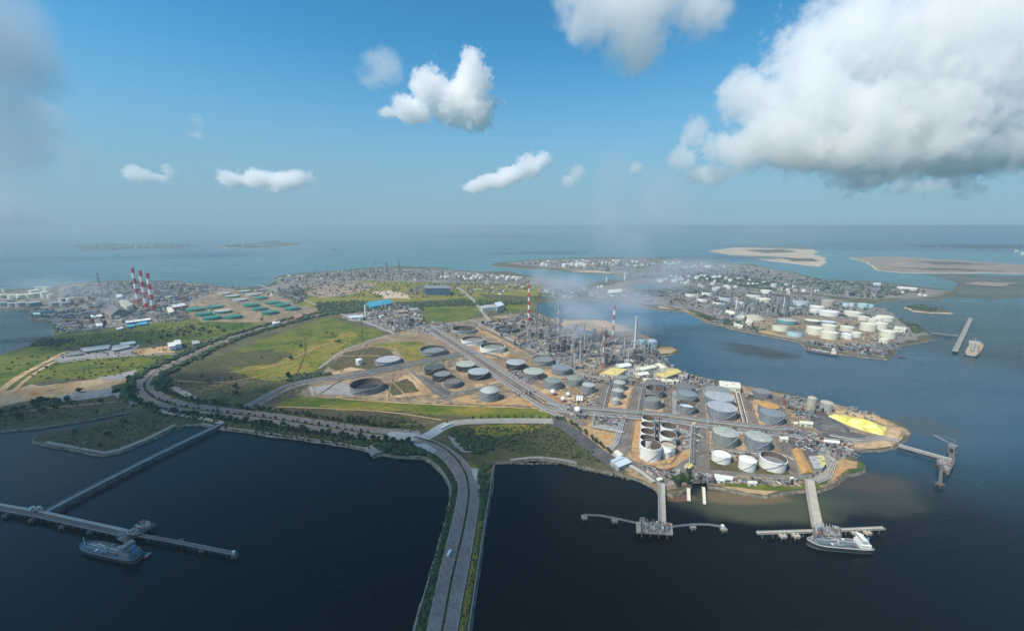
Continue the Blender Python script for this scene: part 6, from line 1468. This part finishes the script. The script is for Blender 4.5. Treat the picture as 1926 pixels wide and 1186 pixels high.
for k, (a, b) in enumerate(((833, 806), (838, 803), (842, 801), (846, 799))):
    g = G(a, b, LZ + 1); truck((g.x, g.y, LZ + .95), R(35), 'white lorry, ' + ORD[k] + ' from the near end of the queue on the branch road', WHITE, 9, group='lorries queuing on the branch road')

# ================================================================== TREES
def crown_mesh(seed, h, r, tall=1.0):
    r_ = random.Random(seed); mb = MB()
    for k in range(r_.randint(5, 7)):
        a = r_.uniform(0, 6.28); d = r_.uniform(0, r * .55); c = Vector((d * math.cos(a), d * math.sin(a), h * (.5 + .35 * r_.random()))); rr = r * r_.uniform(.38, .62)
        bm = bmesh.new(); bmesh.ops.create_icosphere(bm, subdivisions=1, radius=rr)
        vs = [Vector((v.co.x, v.co.y, v.co.z * tall)) * (.75 + .5 * r_.random()) + c for v in bm.verts]; fs = [tuple(v.index for v in f.verts) for f in bm.faces]; bm.free(); mb.add(vs, fs, r_.randrange(2))
    for k in range(70):
        a = r_.uniform(0, 6.28); e = r_.uniform(-.3, 1.4); d = r * r_.uniform(.6, 1.02); c = Vector((d * math.cos(a) * math.cos(e), d * math.sin(a) * math.cos(e), h * .62 + d * math.sin(e) * tall * .8)); s = r * r_.uniform(.12, .25)
        ax = Vector((r_.gauss(0, 1), r_.gauss(0, 1), r_.gauss(0, 1))).normalized(); u = ax.orthogonal().normalized() * s; v = ax.cross(u).normalized() * s
        mb.add([c - u - v, c + u - v * .6, c + u * .7 + v, c - u + v], [(0, 1, 2, 3)], r_.randrange(2))
    return mb.mesh('crown', [LEAFD, LEAF])
def trunk_mesh(h):
    mb = MB(); mb.cyl((0, 0), .35, 0, h * .5, 6, .22); mb.tube((0, 0, h * .35), (h * .18, h * .05, h * .62), .16, 5); mb.tube((0, 0, h * .38), (-h * .15, h * .1, h * .65), .14, 5); return mb.mesh('trunk', BARK)
CR = [crown_mesh(k, 8, 4.2, 1.0 + .15 * (k % 3)) for k in range(6)]; TR = trunk_mesh(8)
SH = [crown_mesh(20 + k, 1.6, 1.5, .8) for k in range(3)]
tree_n = 0
def tree(p, s, label, grp, z=LZ):
    global tree_n; tree_n += 1
    t = empty('tree', (p.x, p.y, z), rt.uniform(0, 6.28), label, 'tree', grp); t.scale = (s, s, s * rt.uniform(.85, 1.2)); inst('trunk', TR, t); inst('crown', rt.choice(CR), t)
rt = random.Random(77)
def row(line, f0, f1, n, off_, s, label, grp, jit=1.5):
    for k in range(n):
        q, a = on(line, f0 + (f1 - f0) * (k + rt.uniform(-.25, .25)) / n); nn = Vector((-math.sin(a), math.cos(a), 0)); q = q + nn * (off_ + rt.gauss(0, jit)); tree(q, s * rt.uniform(.75, 1.25), label, grp, LZ + .7)
row(mw, .0, .34, 66, 24, 1.0, 'roadside tree on the landward side of the dual road', 'trees on the landward side of the dual road')
row(mw, .02, .34, 60, -24, .85, 'roadside tree on the seaward side of the dual road', 'trees on the seaward side of the dual road')
row(mw, .04, .34, 40, 0, .55, 'small tree in the middle strip of the dual road', 'trees in the middle of the dual road', .3)
brl = PL([(880, 793), (960, 791), (1040, 792)])
for k in range(10):
    q, a = on(brl, (k + .5) / 10); tree(q + Vector((0, 12, 0)), .5, 'small round tree in the row along the pale branch road', 'row of small trees on the branch road')
br2 = PL([(1040, 792), (1062, 800), (1085, 818), (1110, 838), (1140, 862)])
row(br2, 0, 1, 16, 13, .7, 'dark tree beside the slanting parking strip near the orange ground', 'trees by the slanting parking strip')
for px, py, s, l in ((205, 823, 1.3, 'largest dark tree on the spit by the west trestle'), (140, 814, .8, 'small bush-like tree near the tip of the spit'), (237, 797, .8, 'small tree on the landward part of the spit'), (190, 842, .8, 'low tree near the spit shore path'), (190, 759, .9, 'single tree right of the copse on the sand edge'),
                     (331, 701, 1.2, 'lone tree by the curve of the road, largest'), (380, 709, .9, 'lone tree right of the curve in the brown field'), (394, 721, 1.2, 'lone dark tree in the brown field centre'), (443, 730, 1.3, 'upper of two dark trees beside the ditch'), (444, 744, 1.3, 'lower of two dark trees beside the ditch'),
                     (435, 713, .8, 'small tree above the ditch in the brown field'), (547, 676, 1.3, 'lone dark tree in the yellow-green field'), (566, 653, 1.1, 'dark tree in the middle of the green field'), (614, 628, .8, 'left of two faint trees in the green field'), (625, 628, .8, 'right of two faint trees in the green field'),
                     (632, 644, .9, 'small dark tree near the field track'), (638, 645, 1.1, 'bushy dark tree next to the field track'), (492, 673, .7, 'tiny tree in the dark meadow'), (542, 710, 1.3, 'dark tree left of the hedge by the refinery road'), (498, 739, .9, 'dark bush in the triangle left of the refinery road'),
                     (493, 603, 1, 'small tree on the grass before the green tanks'), (150, 738, 1.3, 'tree on the sand edge right of the copse'), (88, 693, .8, 'tiny tree on the left grass field'), (222, 694, .8, 'tiny tree on the grass left of the curve'), (281, 644, 1.2, 'dark tree left of the two white blocks')):
    tree(GL(px, py), s, l, 'lone trees')
for k, (px, py) in enumerate([(72, 756), (90, 755), (105, 756), (64, 763), (70, 769), (80, 777), (100, 768), (128, 756), (135, 762), (44, 770), (28, 778), (38, 788), (2, 782), (30, 784), (78, 760), (110, 760)]):
    tree(GL(px, py), 1.25 + rt.uniform(-.2, .3), 'dark spreading tree of the copse left of the canal', 'copse left of the canal')
for k, p in enumerate(scatter([(290, 625), (360, 615), (420, 618), (430, 632), (340, 636), (300, 638)], 26, rt)): tree(p, 1.1, 'dark tree in the scattered clump on the grass before the power station', 'trees on the grass before the power station')
for p in scatter([(1264, 903), (1296, 890), (1302, 902), (1294, 913), (1268, 915)], 18, rt): tree(p, .9, 'dense green tree in the grove beside the boat basin', 'grove beside the boat basin')
def thicket(name, poly, n, s, label, seed, z=LZ, mats=None, hs=1.0):
    r_ = random.Random(seed); mb = MB()
    for p in scatter(poly, n, r_, z) if isinstance(poly[0], tuple) else poly:
        rr = s * r_.uniform(.5, 1.2); bm = bmesh.new(); bmesh.ops.create_icosphere(bm, subdivisions=1, radius=rr)
        vs = [Vector((v.co.x, v.co.y, v.co.z * .8 * hs)) * (.7 + .6 * r_.random()) + Vector((p.x, p.y, z + rr * .5 * hs)) for v in bm.verts]; fs = [tuple(v.index for v in f.verts) for f in bm.faces]; bm.free(); mb.add(vs, fs, r_.randrange(2))
    o = mb.build(name, mats or [LEAFD, LEAF]); tag(o, label, kind='stuff')
def band(line, f0, f1, off_, spread, n, seed):
    r_ = random.Random(seed); out = []
    for k in range(n): q, a = on(line, r_.uniform(f0, f1)); out.append(q + Vector((-math.sin(a), math.cos(a), 0)) * (off_ + r_.gauss(0, spread)))
    return out
thicket('tree_belt', band(mw, .30, 1, 26, 6, 700, 1), 0, 6, 'continuous belt of roadside trees along the far part of the road', 1)
thicket('tree_belt', band(mw, .30, 1, -26, 6, 600, 2), 0, 6, 'continuous belt of roadside trees on the near side of the far road', 2)
thicket('shrub_belt', band(mw, .0, .34, 26, 6, 330, 3), 0, 2.3, 'undergrowth below the roadside trees', 3)
thicket('shrub_belt', band(mw, .0, .34, -26, 5, 300, 4), 0, 2.0, 'undergrowth on the seaward roadside', 4)
thicket('hedge_belt', band(ca_l, .05, .97, 5.5, 1.5, 700, 5), 0, 1.9, 'dense dark shrubs along the left verge of the causeway', 5)
thicket('shrub_belt', band(MEDL, .0, .55, 0, .3, 120, 6), 0, .9, 'small dark shrubs in the causeway median', 6, z=zr + .3)
thicket('shrub_belt', band(MEDL, .55, 1, 0, .4, 140, 7), 0, 1.1, 'low shrubs in the curved causeway median', 7, z=zr + .3)
thicket('shrub_belt', band(cb_r, .0, .6, -6, 1.5, 260, 8), 0, .9, 'low shrubs on the right verge of the causeway', 8)
thicket('thicket', [(902, 880), (922, 872), (916, 940), (906, 985), (902, 930)], 170, 2.6, 'dark thicket on the right causeway verge', 9)
thicket('thicket', [(846, 805), (875, 815), (900, 832), (930, 845), (905, 855), (880, 850), (850, 822)], 160, 3.2, 'dark thicket beside the junction', 10)
thicket('thicket', [(700, 836), (745, 830), (790, 842), (800, 856), (760, 856), (715, 848)], 190, 3.4, 'dense trees on the water side of the junction', 11)
thicket('scrub', [(560, 718), (600, 712), (625, 704), (600, 700), (550, 706), (540, 716)], 160, 3.6, 'dark green hedge scrub beside the refinery road', 12)
thicket('scrub', [(640, 780), (760, 785), (800, 800), (770, 806), (680, 798)], 240, 1.8, 'scrub below the green strip', 13)
thicket('scrub', [(860, 805), (1040, 800), (1120, 850), (1130, 868), (1000, 852), (900, 845)], 520, 1.8, 'rough scrub on the dark meadow above the bay', 14)
thicket('scrub', [(300, 700), (600, 712), (520, 760), (380, 752), (320, 742)], 320, 1.5, 'scattered scrub in the brown field', 15)
thicket('scrub', [(480, 815), (660, 838), (700, 845), (690, 830), (560, 806), (480, 800)], 260, 2.0, 'scrub along the shore below the road', 16)
thicket('scrub', [(0, 770), (100, 755), (250, 750), (255, 768), (100, 792), (0, 800)], 260, 1.6, 'scrub on the brown ground beside the canal', 17)
thicket('scrub', [(80, 828), (180, 800), (260, 776), (330, 790), (225, 842), (150, 842)], 260, 1.3, 'low scrub on the spit', 18)
thicket('scrub', [(0, 690), (100, 640), (300, 610), (480, 605), (340, 690), (100, 720)], 500, 2.6, 'scattered bushes on the left grassland', 19)
thicket('scrub', [(480, 700), (560, 625), (700, 625), (600, 690)], 200, 1.6, 'scattered bushes on the big green field', 20)
thicket('woodland', [(590, 570), (680, 566), (740, 574), (700, 580), (640, 592), (600, 585)], 420, 6, 'dark woodland left of the bright blue roof', 21)
thicket('woodland', [(740, 570), (860, 566), (990, 566), (1000, 572), (860, 576), (760, 578)], 420, 5.5, 'dark line of trees across the plain', 22)
thicket('woodland', [(1480, 530), (1640, 532), (1740, 548), (1650, 562), (1560, 552)], 420, 6, 'dark woodland on the inner peninsula', 23, z=LZ + 1)
thicket('woodland', [(1300, 520), (1440, 525), (1500, 540), (1400, 540)], 300, 7, 'greenery behind the peninsula tanks', 24, z=LZ + 1)
thicket('woodland', [(1310, 590), (1400, 606), (1440, 620), (1420, 624), (1330, 602)], 130, 4.5, 'trees along the peninsula shore', 25, z=LZ + .5)
thicket('woodland', [(1690, 600), (1725, 612), (1745, 626), (1720, 626)], 70, 5, 'dark trees at the peninsula tip', 26, z=LZ + .5)
thicket('woodland', [(66, 640), (100, 636), (140, 640), (110, 650), (60, 652)], 70, 5, 'dark bushes on the left shore grass', 27)
thicket('scrub', [(560, 530), (860, 532), (1000, 540), (860, 560), (600, 560)], 420, 5, 'scattered trees on the central plain', 28)
thicket('scrub', [(1010, 550), (1085, 535), (1090, 556), (1040, 560), (1005, 566)], 160, 5, 'greenery at the head of the bay', 29)
thicket('scrub', [(1545, 898), (1560, 903), (1550, 910), (1535, 908)], 40, 1.3, 'bright grass clumps beside the jetty head', 30, mats=[LEAF, LEAF])
thicket('scrub', [(1596, 884), (1612, 880), (1622, 872), (1620, 884), (1600, 889)], 60, 1.6, 'green bushes on the small sandy headland', 31, mats=[LEAF, LEAF])
thicket('shore_rocks', band(PL([(84, 834), (151, 846), (197, 854), (278, 827), (349, 797)]), 0, 1, -3, 1, 260, 40), 0, 1.0, 'loose rocks along the spit shore', 40, z=.3, mats=[ROCK, ROCK])
thicket('shore_rocks', band(PL([(1188, 895), (1112, 880), (1061, 866), (960, 866)]), 0, 1, 3, 1.5, 260, 41), 0, 1.2, 'loose rocks along the bay shore', 41, z=.2, mats=[ROCK, ROCK])

thicket('woodland', [(1706, 577), (1731, 573), (1776, 582), (1750, 585)], 90, 5, 'trees on the small islet off the peninsula', 50)
thicket('trees', [(120, 545), (240, 534), (395, 540), (345, 585), (200, 610), (120, 610)], 260, 5, 'trees between the buildings of the left works', 51)
thicket('trees', [(520, 524), (700, 509), (985, 521), (900, 530), (700, 526), (530, 534)], 300, 6, 'trees among the distant shore plants', 52)
thicket('trees', [(1200, 545), (1440, 550), (1640, 575), (1690, 600), (1560, 596), (1290, 575)], 330, 5, 'trees between the peninsula works', 53, z=LZ + 1)
thicket('trees', [(1000, 495), (1240, 490), (1420, 505), (1640, 535), (1440, 542), (1200, 520)], 420, 7, 'trees on the hazy inner strip', 54, z=LZ + 1)
thicket('trees', [(350, 592), (400, 550), (520, 552), (570, 590), (450, 604)], 70, 3, 'bushes around the green tanks', 55)
# ================================================================== AIR: haze, clouds, smoke
def vol_mat(name, color, aniso):
    m = bpy.data.materials.new(name); m.use_nodes = True; n = m.node_tree; n.nodes.clear()
    out = n.nodes.new('ShaderNodeOutputMaterial'); pv = n.nodes.new('ShaderNodeVolumePrincipled'); n.links.new(pv.outputs[0], out.inputs['Volume'])
    pv.inputs['Color'].default_value = (*color, 1); pv.inputs['Density'].default_value = 1; pv.inputs['Anisotropy'].default_value = aniso
    return m, pv
hm, pv = vol_mat('haze_air', (.57, .71, .775), .2)
pv.inputs['Density'].default_value = 1.15e-4
mb = MB()
x0, x1, y0, y1, z0, z1 = -S - 200, S + 200, -2700, S + 200, -2, H + 8
vs = [(x, y, z) for z in (z0, z1) for y in (y0, y1) for x in (x0, x1)]
mb.add(vs, [(0, 2, 3, 1), (4, 5, 7, 6), (0, 1, 5, 4), (2, 6, 7, 3), (0, 4, 6, 2), (1, 3, 7, 5)])
o = mb.build('haze', hm); o['kind'] = 'stuff'
cloudm, pv = vol_mat('cloud_vapour', (1, 1, 1), .3); pv.inputs['Density Attribute'].default_value = 'density'
duskm, pv = vol_mat('dusky_cloud_vapour', (.72, .77, .82), .2); pv.inputs['Density Attribute'].default_value = 'density'
smokem, pv = vol_mat('stack_smoke', (.82, .88, .96), .2); pv.inputs['Density Attribute'].default_value = 'density'
def puff(name, blobs, dens, noise_sc, namp, res=110, soft=.25, mat=None, label=None, cat='cloud', kind=None, grp=None):
    mn = Vector([min((c - r)[i] for c, r in blobs) for i in range(3)]); mx = Vector([max((c + r)[i] for c, r in blobs) for i in range(3)])
    ext = mx - mn; pad = ext * .08; mn -= pad; mx += pad; ext = mx - mn; step = max(ext) / res
    ng = bpy.data.node_groups.new(name, 'GeometryNodeTree'); ng.is_modifier = True
    ng.interface.new_socket('Geometry', in_out='INPUT', socket_type='NodeSocketGeometry'); ng.interface.new_socket('Geometry', in_out='OUTPUT', socket_type='NodeSocketGeometry')
    N_ = ng.nodes; L = ng.links
    def mth(op, a, b=None, c=None):
        x = N_.new('ShaderNodeMath'); x.operation = op
        for i, v in enumerate((a, b, c)):
            if v is None: continue
            if isinstance(v, (int, float)): x.inputs[i].default_value = v
            else: L.new(v, x.inputs[i])
        return x.outputs[0]
    pos = N_.new('GeometryNodeInputPosition').outputs[0]; acc = None
    for c, r in blobs:
        s = N_.new('ShaderNodeVectorMath'); s.operation = 'SUBTRACT'; L.new(pos, s.inputs[0]); s.inputs[1].default_value = c
        d = N_.new('ShaderNodeVectorMath'); d.operation = 'DIVIDE'; L.new(s.outputs[0], d.inputs[0]); d.inputs[1].default_value = r
        l = N_.new('ShaderNodeVectorMath'); l.operation = 'LENGTH'; L.new(d.outputs[0], l.inputs[0])
        v = mth('SUBTRACT', 1.0, l.outputs['Value'])
        acc = v if acc is None else mth('SMOOTH_MAX', acc, v, .15)
    nz = N_.new('ShaderNodeTexNoise'); nz.noise_dimensions = '3D'; L.new(pos, nz.inputs['Vector'])
    nz.inputs['Scale'].default_value = 1 / noise_sc; nz.inputs['Detail'].default_value = 6; nz.inputs['Roughness'].default_value = .66
    v = mth('ADD', acc, mth('MULTIPLY', mth('SUBTRACT', nz.outputs[0], .55), namp))
    n2 = N_.new('ShaderNodeTexNoise'); n2.noise_dimensions = '3D'; L.new(pos, n2.inputs['Vector'])
    n2.inputs['Scale'].default_value = 4.8 / noise_sc; n2.inputs['Detail'].default_value = 4; n2.inputs['Roughness'].default_value = .6
    v = mth('ADD', v, mth('MULTIPLY', mth('SUBTRACT', n2.outputs[0], .5), namp * .5))
    m = N_.new('ShaderNodeMapRange'); L.new(v, m.inputs[0]); m.inputs[1].default_value = 0; m.inputs[2].default_value = soft; m.inputs[3].default_value = 0; m.inputs[4].default_value = dens
    vc = N_.new('GeometryNodeVolumeCube'); L.new(m.outputs[0], vc.inputs['Density'])
    vc.inputs['Min'].default_value = mn; vc.inputs['Max'].default_value = mx
    for k, i in zip('XYZ', range(3)): vc.inputs['Resolution ' + k].default_value = max(8, int(ext[i] / step))
    sm = N_.new('GeometryNodeSetMaterial'); sm.inputs['Material'].default_value = mat; L.new(vc.outputs[0], sm.inputs[0])
    go = N_.new('NodeGroupOutput'); L.new(sm.outputs[0], go.inputs[0]); N_.new('NodeGroupInput')
    vol = bpy.data.volumes.new(name); o = bpy.data.objects.new(name, vol); COL.objects.link(o)
    md = o.modifiers.new('g', 'NODES'); md.node_group = ng; vol.materials.append(mat)
    return tag(o, label, cat if not kind else None, grp, kind)
def B(px, py, dist, rx, ry, deep=1.0):
    d = ray(px, py); t = dist / d.y; p = Vector((0, 0, H)) + d * t; k = t / F
    return (p, Vector((rx * k, max(rx, ry) * k * deep, ry * k)))
CG = 'clouds over the strait'
def C(dist, L_, dens, ns, na, label, **k):
    puff('cloud', [B(a[0], a[1], dist, a[2], a[3]) for a in L_], dens, ns, na, mat=k.pop('mat', cloudm), label=label, grp=CG, **k)
C(4500, [(775, 205, 45, 26), (815, 170, 42, 42), (850, 190, 50, 45), (890, 150, 34, 48), (895, 200, 44, 45), (885, 115, 22, 22), (735, 212, 22, 12)], .014, 230, 2.4, 'bright white puffy cloud with two humps, upper centre', res=210, soft=.09)
C(5200, [(725, 130, 48, 38), (705, 112, 28, 22), (700, 150, 25, 18)], .003, 300, 2.4, 'thin wispy cloud just left of the bright puffy one', soft=.7)
C(3600, [(1120, 25, 75, 65), (1200, 75, 85, 60), (1310, 15, 75, 65), (1190, 0, 130, 80), (1090, -20, 60, 60), (1200, 110, 40, 30)], .006, 420, 2.0, 'soft grey-white cloud cut by the top edge of the sky', res=150, soft=.4)
C(6000, [(1400, 190, 55, 55), (1450, 250, 90, 60), (1560, 100, 85, 95), (1500, 190, 110, 90), (1620, 80, 130, 110), (1640, 220, 160, 100), (1760, 180, 160, 160), (1890, 130, 150, 190), (1910, 250, 180, 70), (1780, 60, 180, 90), (1380, 285, 55, 36), (1840, 300, 120, 30), (1560, 290, 150, 32), (1700, 290, 160, 40)],
  .0040, 560, 2.9, 'huge billowing white cloud with grey base, upper right', res=300, soft=.12)
C(6300, [(1420, 318, 130, 34), (1600, 335, 170, 34), (1800, 330, 170, 44), (1920, 340, 120, 40)], .0008, 420, 2.2, 'thin grey veil trailing below the huge cloud', soft=.6)
C(6500, [(1305, 250, 26, 34), (1285, 300, 32, 27), (1330, 330, 48, 24)], .004, 300, 2.2, 'small faint cloud off the lower left of the huge one', soft=.3)
C(9000, [(895, 350, 30, 12), (930, 340, 36, 15), (965, 328, 34, 18), (1000, 312, 30, 20), (1022, 302, 20, 16)], .009, 330, 2.5, 'long low cloud rising to the right over mid horizon', res=150, soft=.12)
C(9000, [(1068, 342, 18, 16), (1085, 325, 20, 17)], .005, 330, 2.2, 'little cloud right of the long low one', soft=.2)
C(10000, [(1197, 316, 17, 15)], .004, 330, 2.0, 'tiny faint cloud between the long low one and the huge one', soft=.3)
C(10000, [(250, 326, 22, 14), (275, 330, 22, 15), (318, 322, 15, 15), (295, 333, 20, 10)], .004, 350, 2.3, 'leftmost small white cloud over the horizon', soft=.3)
C(10000, [(435, 340, 26, 20), (480, 338, 34, 20), (525, 342, 34, 20), (565, 336, 28, 20)], .007, 330, 2.5, 'wide flat white cloud left of centre over the horizon', res=130, soft=.3)
C(9000, [(1715, 350, 36, 14), (1760, 348, 38, 17)], .0025, 400, 2.2, 'small greyish cloud under the huge one', soft=.3)
C(9000, [(375, 232, 16, 20), (370, 255, 22, 12)], .0016, 300, 2.2, 'very faint scrap of cloud, upper left', soft=.8)
C(5000, [(80, 220, 50, 45), (100, 265, 40, 25), (140, 300, 40, 40), (60, 200, 40, 25)], .0018, 330, 2.3, 'dim torn cloud along the left side', soft=.8, res=120, mat=duskm)
C(4000, [(-60, 60, 160, 140), (-50, 240, 130, 150), (-80, 420, 150, 100), (60, 120, 60, 80)], .0032, 700, 1.6, 'dull blue-grey cloud bank at the left edge', soft=1.0, mat=duskm)
# the cloud overhead, outside the picture, whose shade lies over the causeway and the near water
def shade(L_, alt, dens, label, nz=500):
    bl = []
    for px, py, rx, ry in L_:
        g = G(px, py); c = g + SUN * (alt / SUN.z); bl.append((c, Vector((rx, ry, 150))))
    puff('cloud', bl, dens, nz, .9, res=110, soft=.5, mat=cloudm, label=label, grp=CG)
shade([(250, 1050, 420, 330), (700, 1080, 330, 300), (500, 900, 380, 260), (150, 850, 430, 300), (830, 840, 200, 70), (-300, 850, 400, 300), (-400, 1100, 500, 500), (150, 790, 300, 90), (420, 760, 180, 90), (950, 1200, 200, 200), (350, 720, 150, 80), (200, 640, 300, 160), (-100, 620, 500, 260)], 1500, .008, 'cloud overhead that shades the causeway and near water')
# smoke over the works
def smoke(L_, dist_pts, dens, ns, label, res=80, na=1.6):
    bl = []
    for px, py, ref, rx, ry in L_:
        g = G(*ref); d = ray(px, py); t = g.y / d.y; p = Vector((0, 0, H)) + d * t; k = t / F
        bl.append((p, Vector((rx * k, rx * k * .8, ry * k))))
    puff('smoke', bl, dens, ns, na, res=res, soft=.8, mat=smokem, label=label, kind='stuff')
smoke([(1150, 565, (1152, 637), 70, 40), (1200, 570, (1192, 666), 60, 40), (1100, 590, (1110, 640), 80, 35), (1180, 615, (1180, 650), 80, 30), (1080, 620, (1080, 650), 70, 22)], None, .011, 120, 'thin bluish smoke hanging over the refinery stacks')
smoke([(1015, 520, (1000, 604), 28, 30), (1035, 530, (1010, 604), 40, 24), (1060, 560, (1050, 620), 45, 25), (1080, 535, (1060, 590), 60, 24)], None, .012, 90, 'thin blue smoke drifting from the slim left stacks')
smoke([(1170, 520, (1180, 560), 60, 40), (1230, 525, (1240, 555), 90, 26), (1190, 460, (1190, 560), 55, 60), (1240, 380, (1190, 560), 70, 80), (1150, 410, (1190, 560), 50, 70), (1300, 500, (1300, 540), 110, 22), (1150, 330, (1190, 560), 50, 60)], None, .0042, 260, 'pale smoke veil rising and spreading over the channel and far shore', res=110)
smoke([(150, 545, (200, 590), 90, 22), (80, 535, (150, 580), 80, 20), (230, 560, (240, 590), 60, 18)], None, .003, 150, 'dull smoke over the far left works')
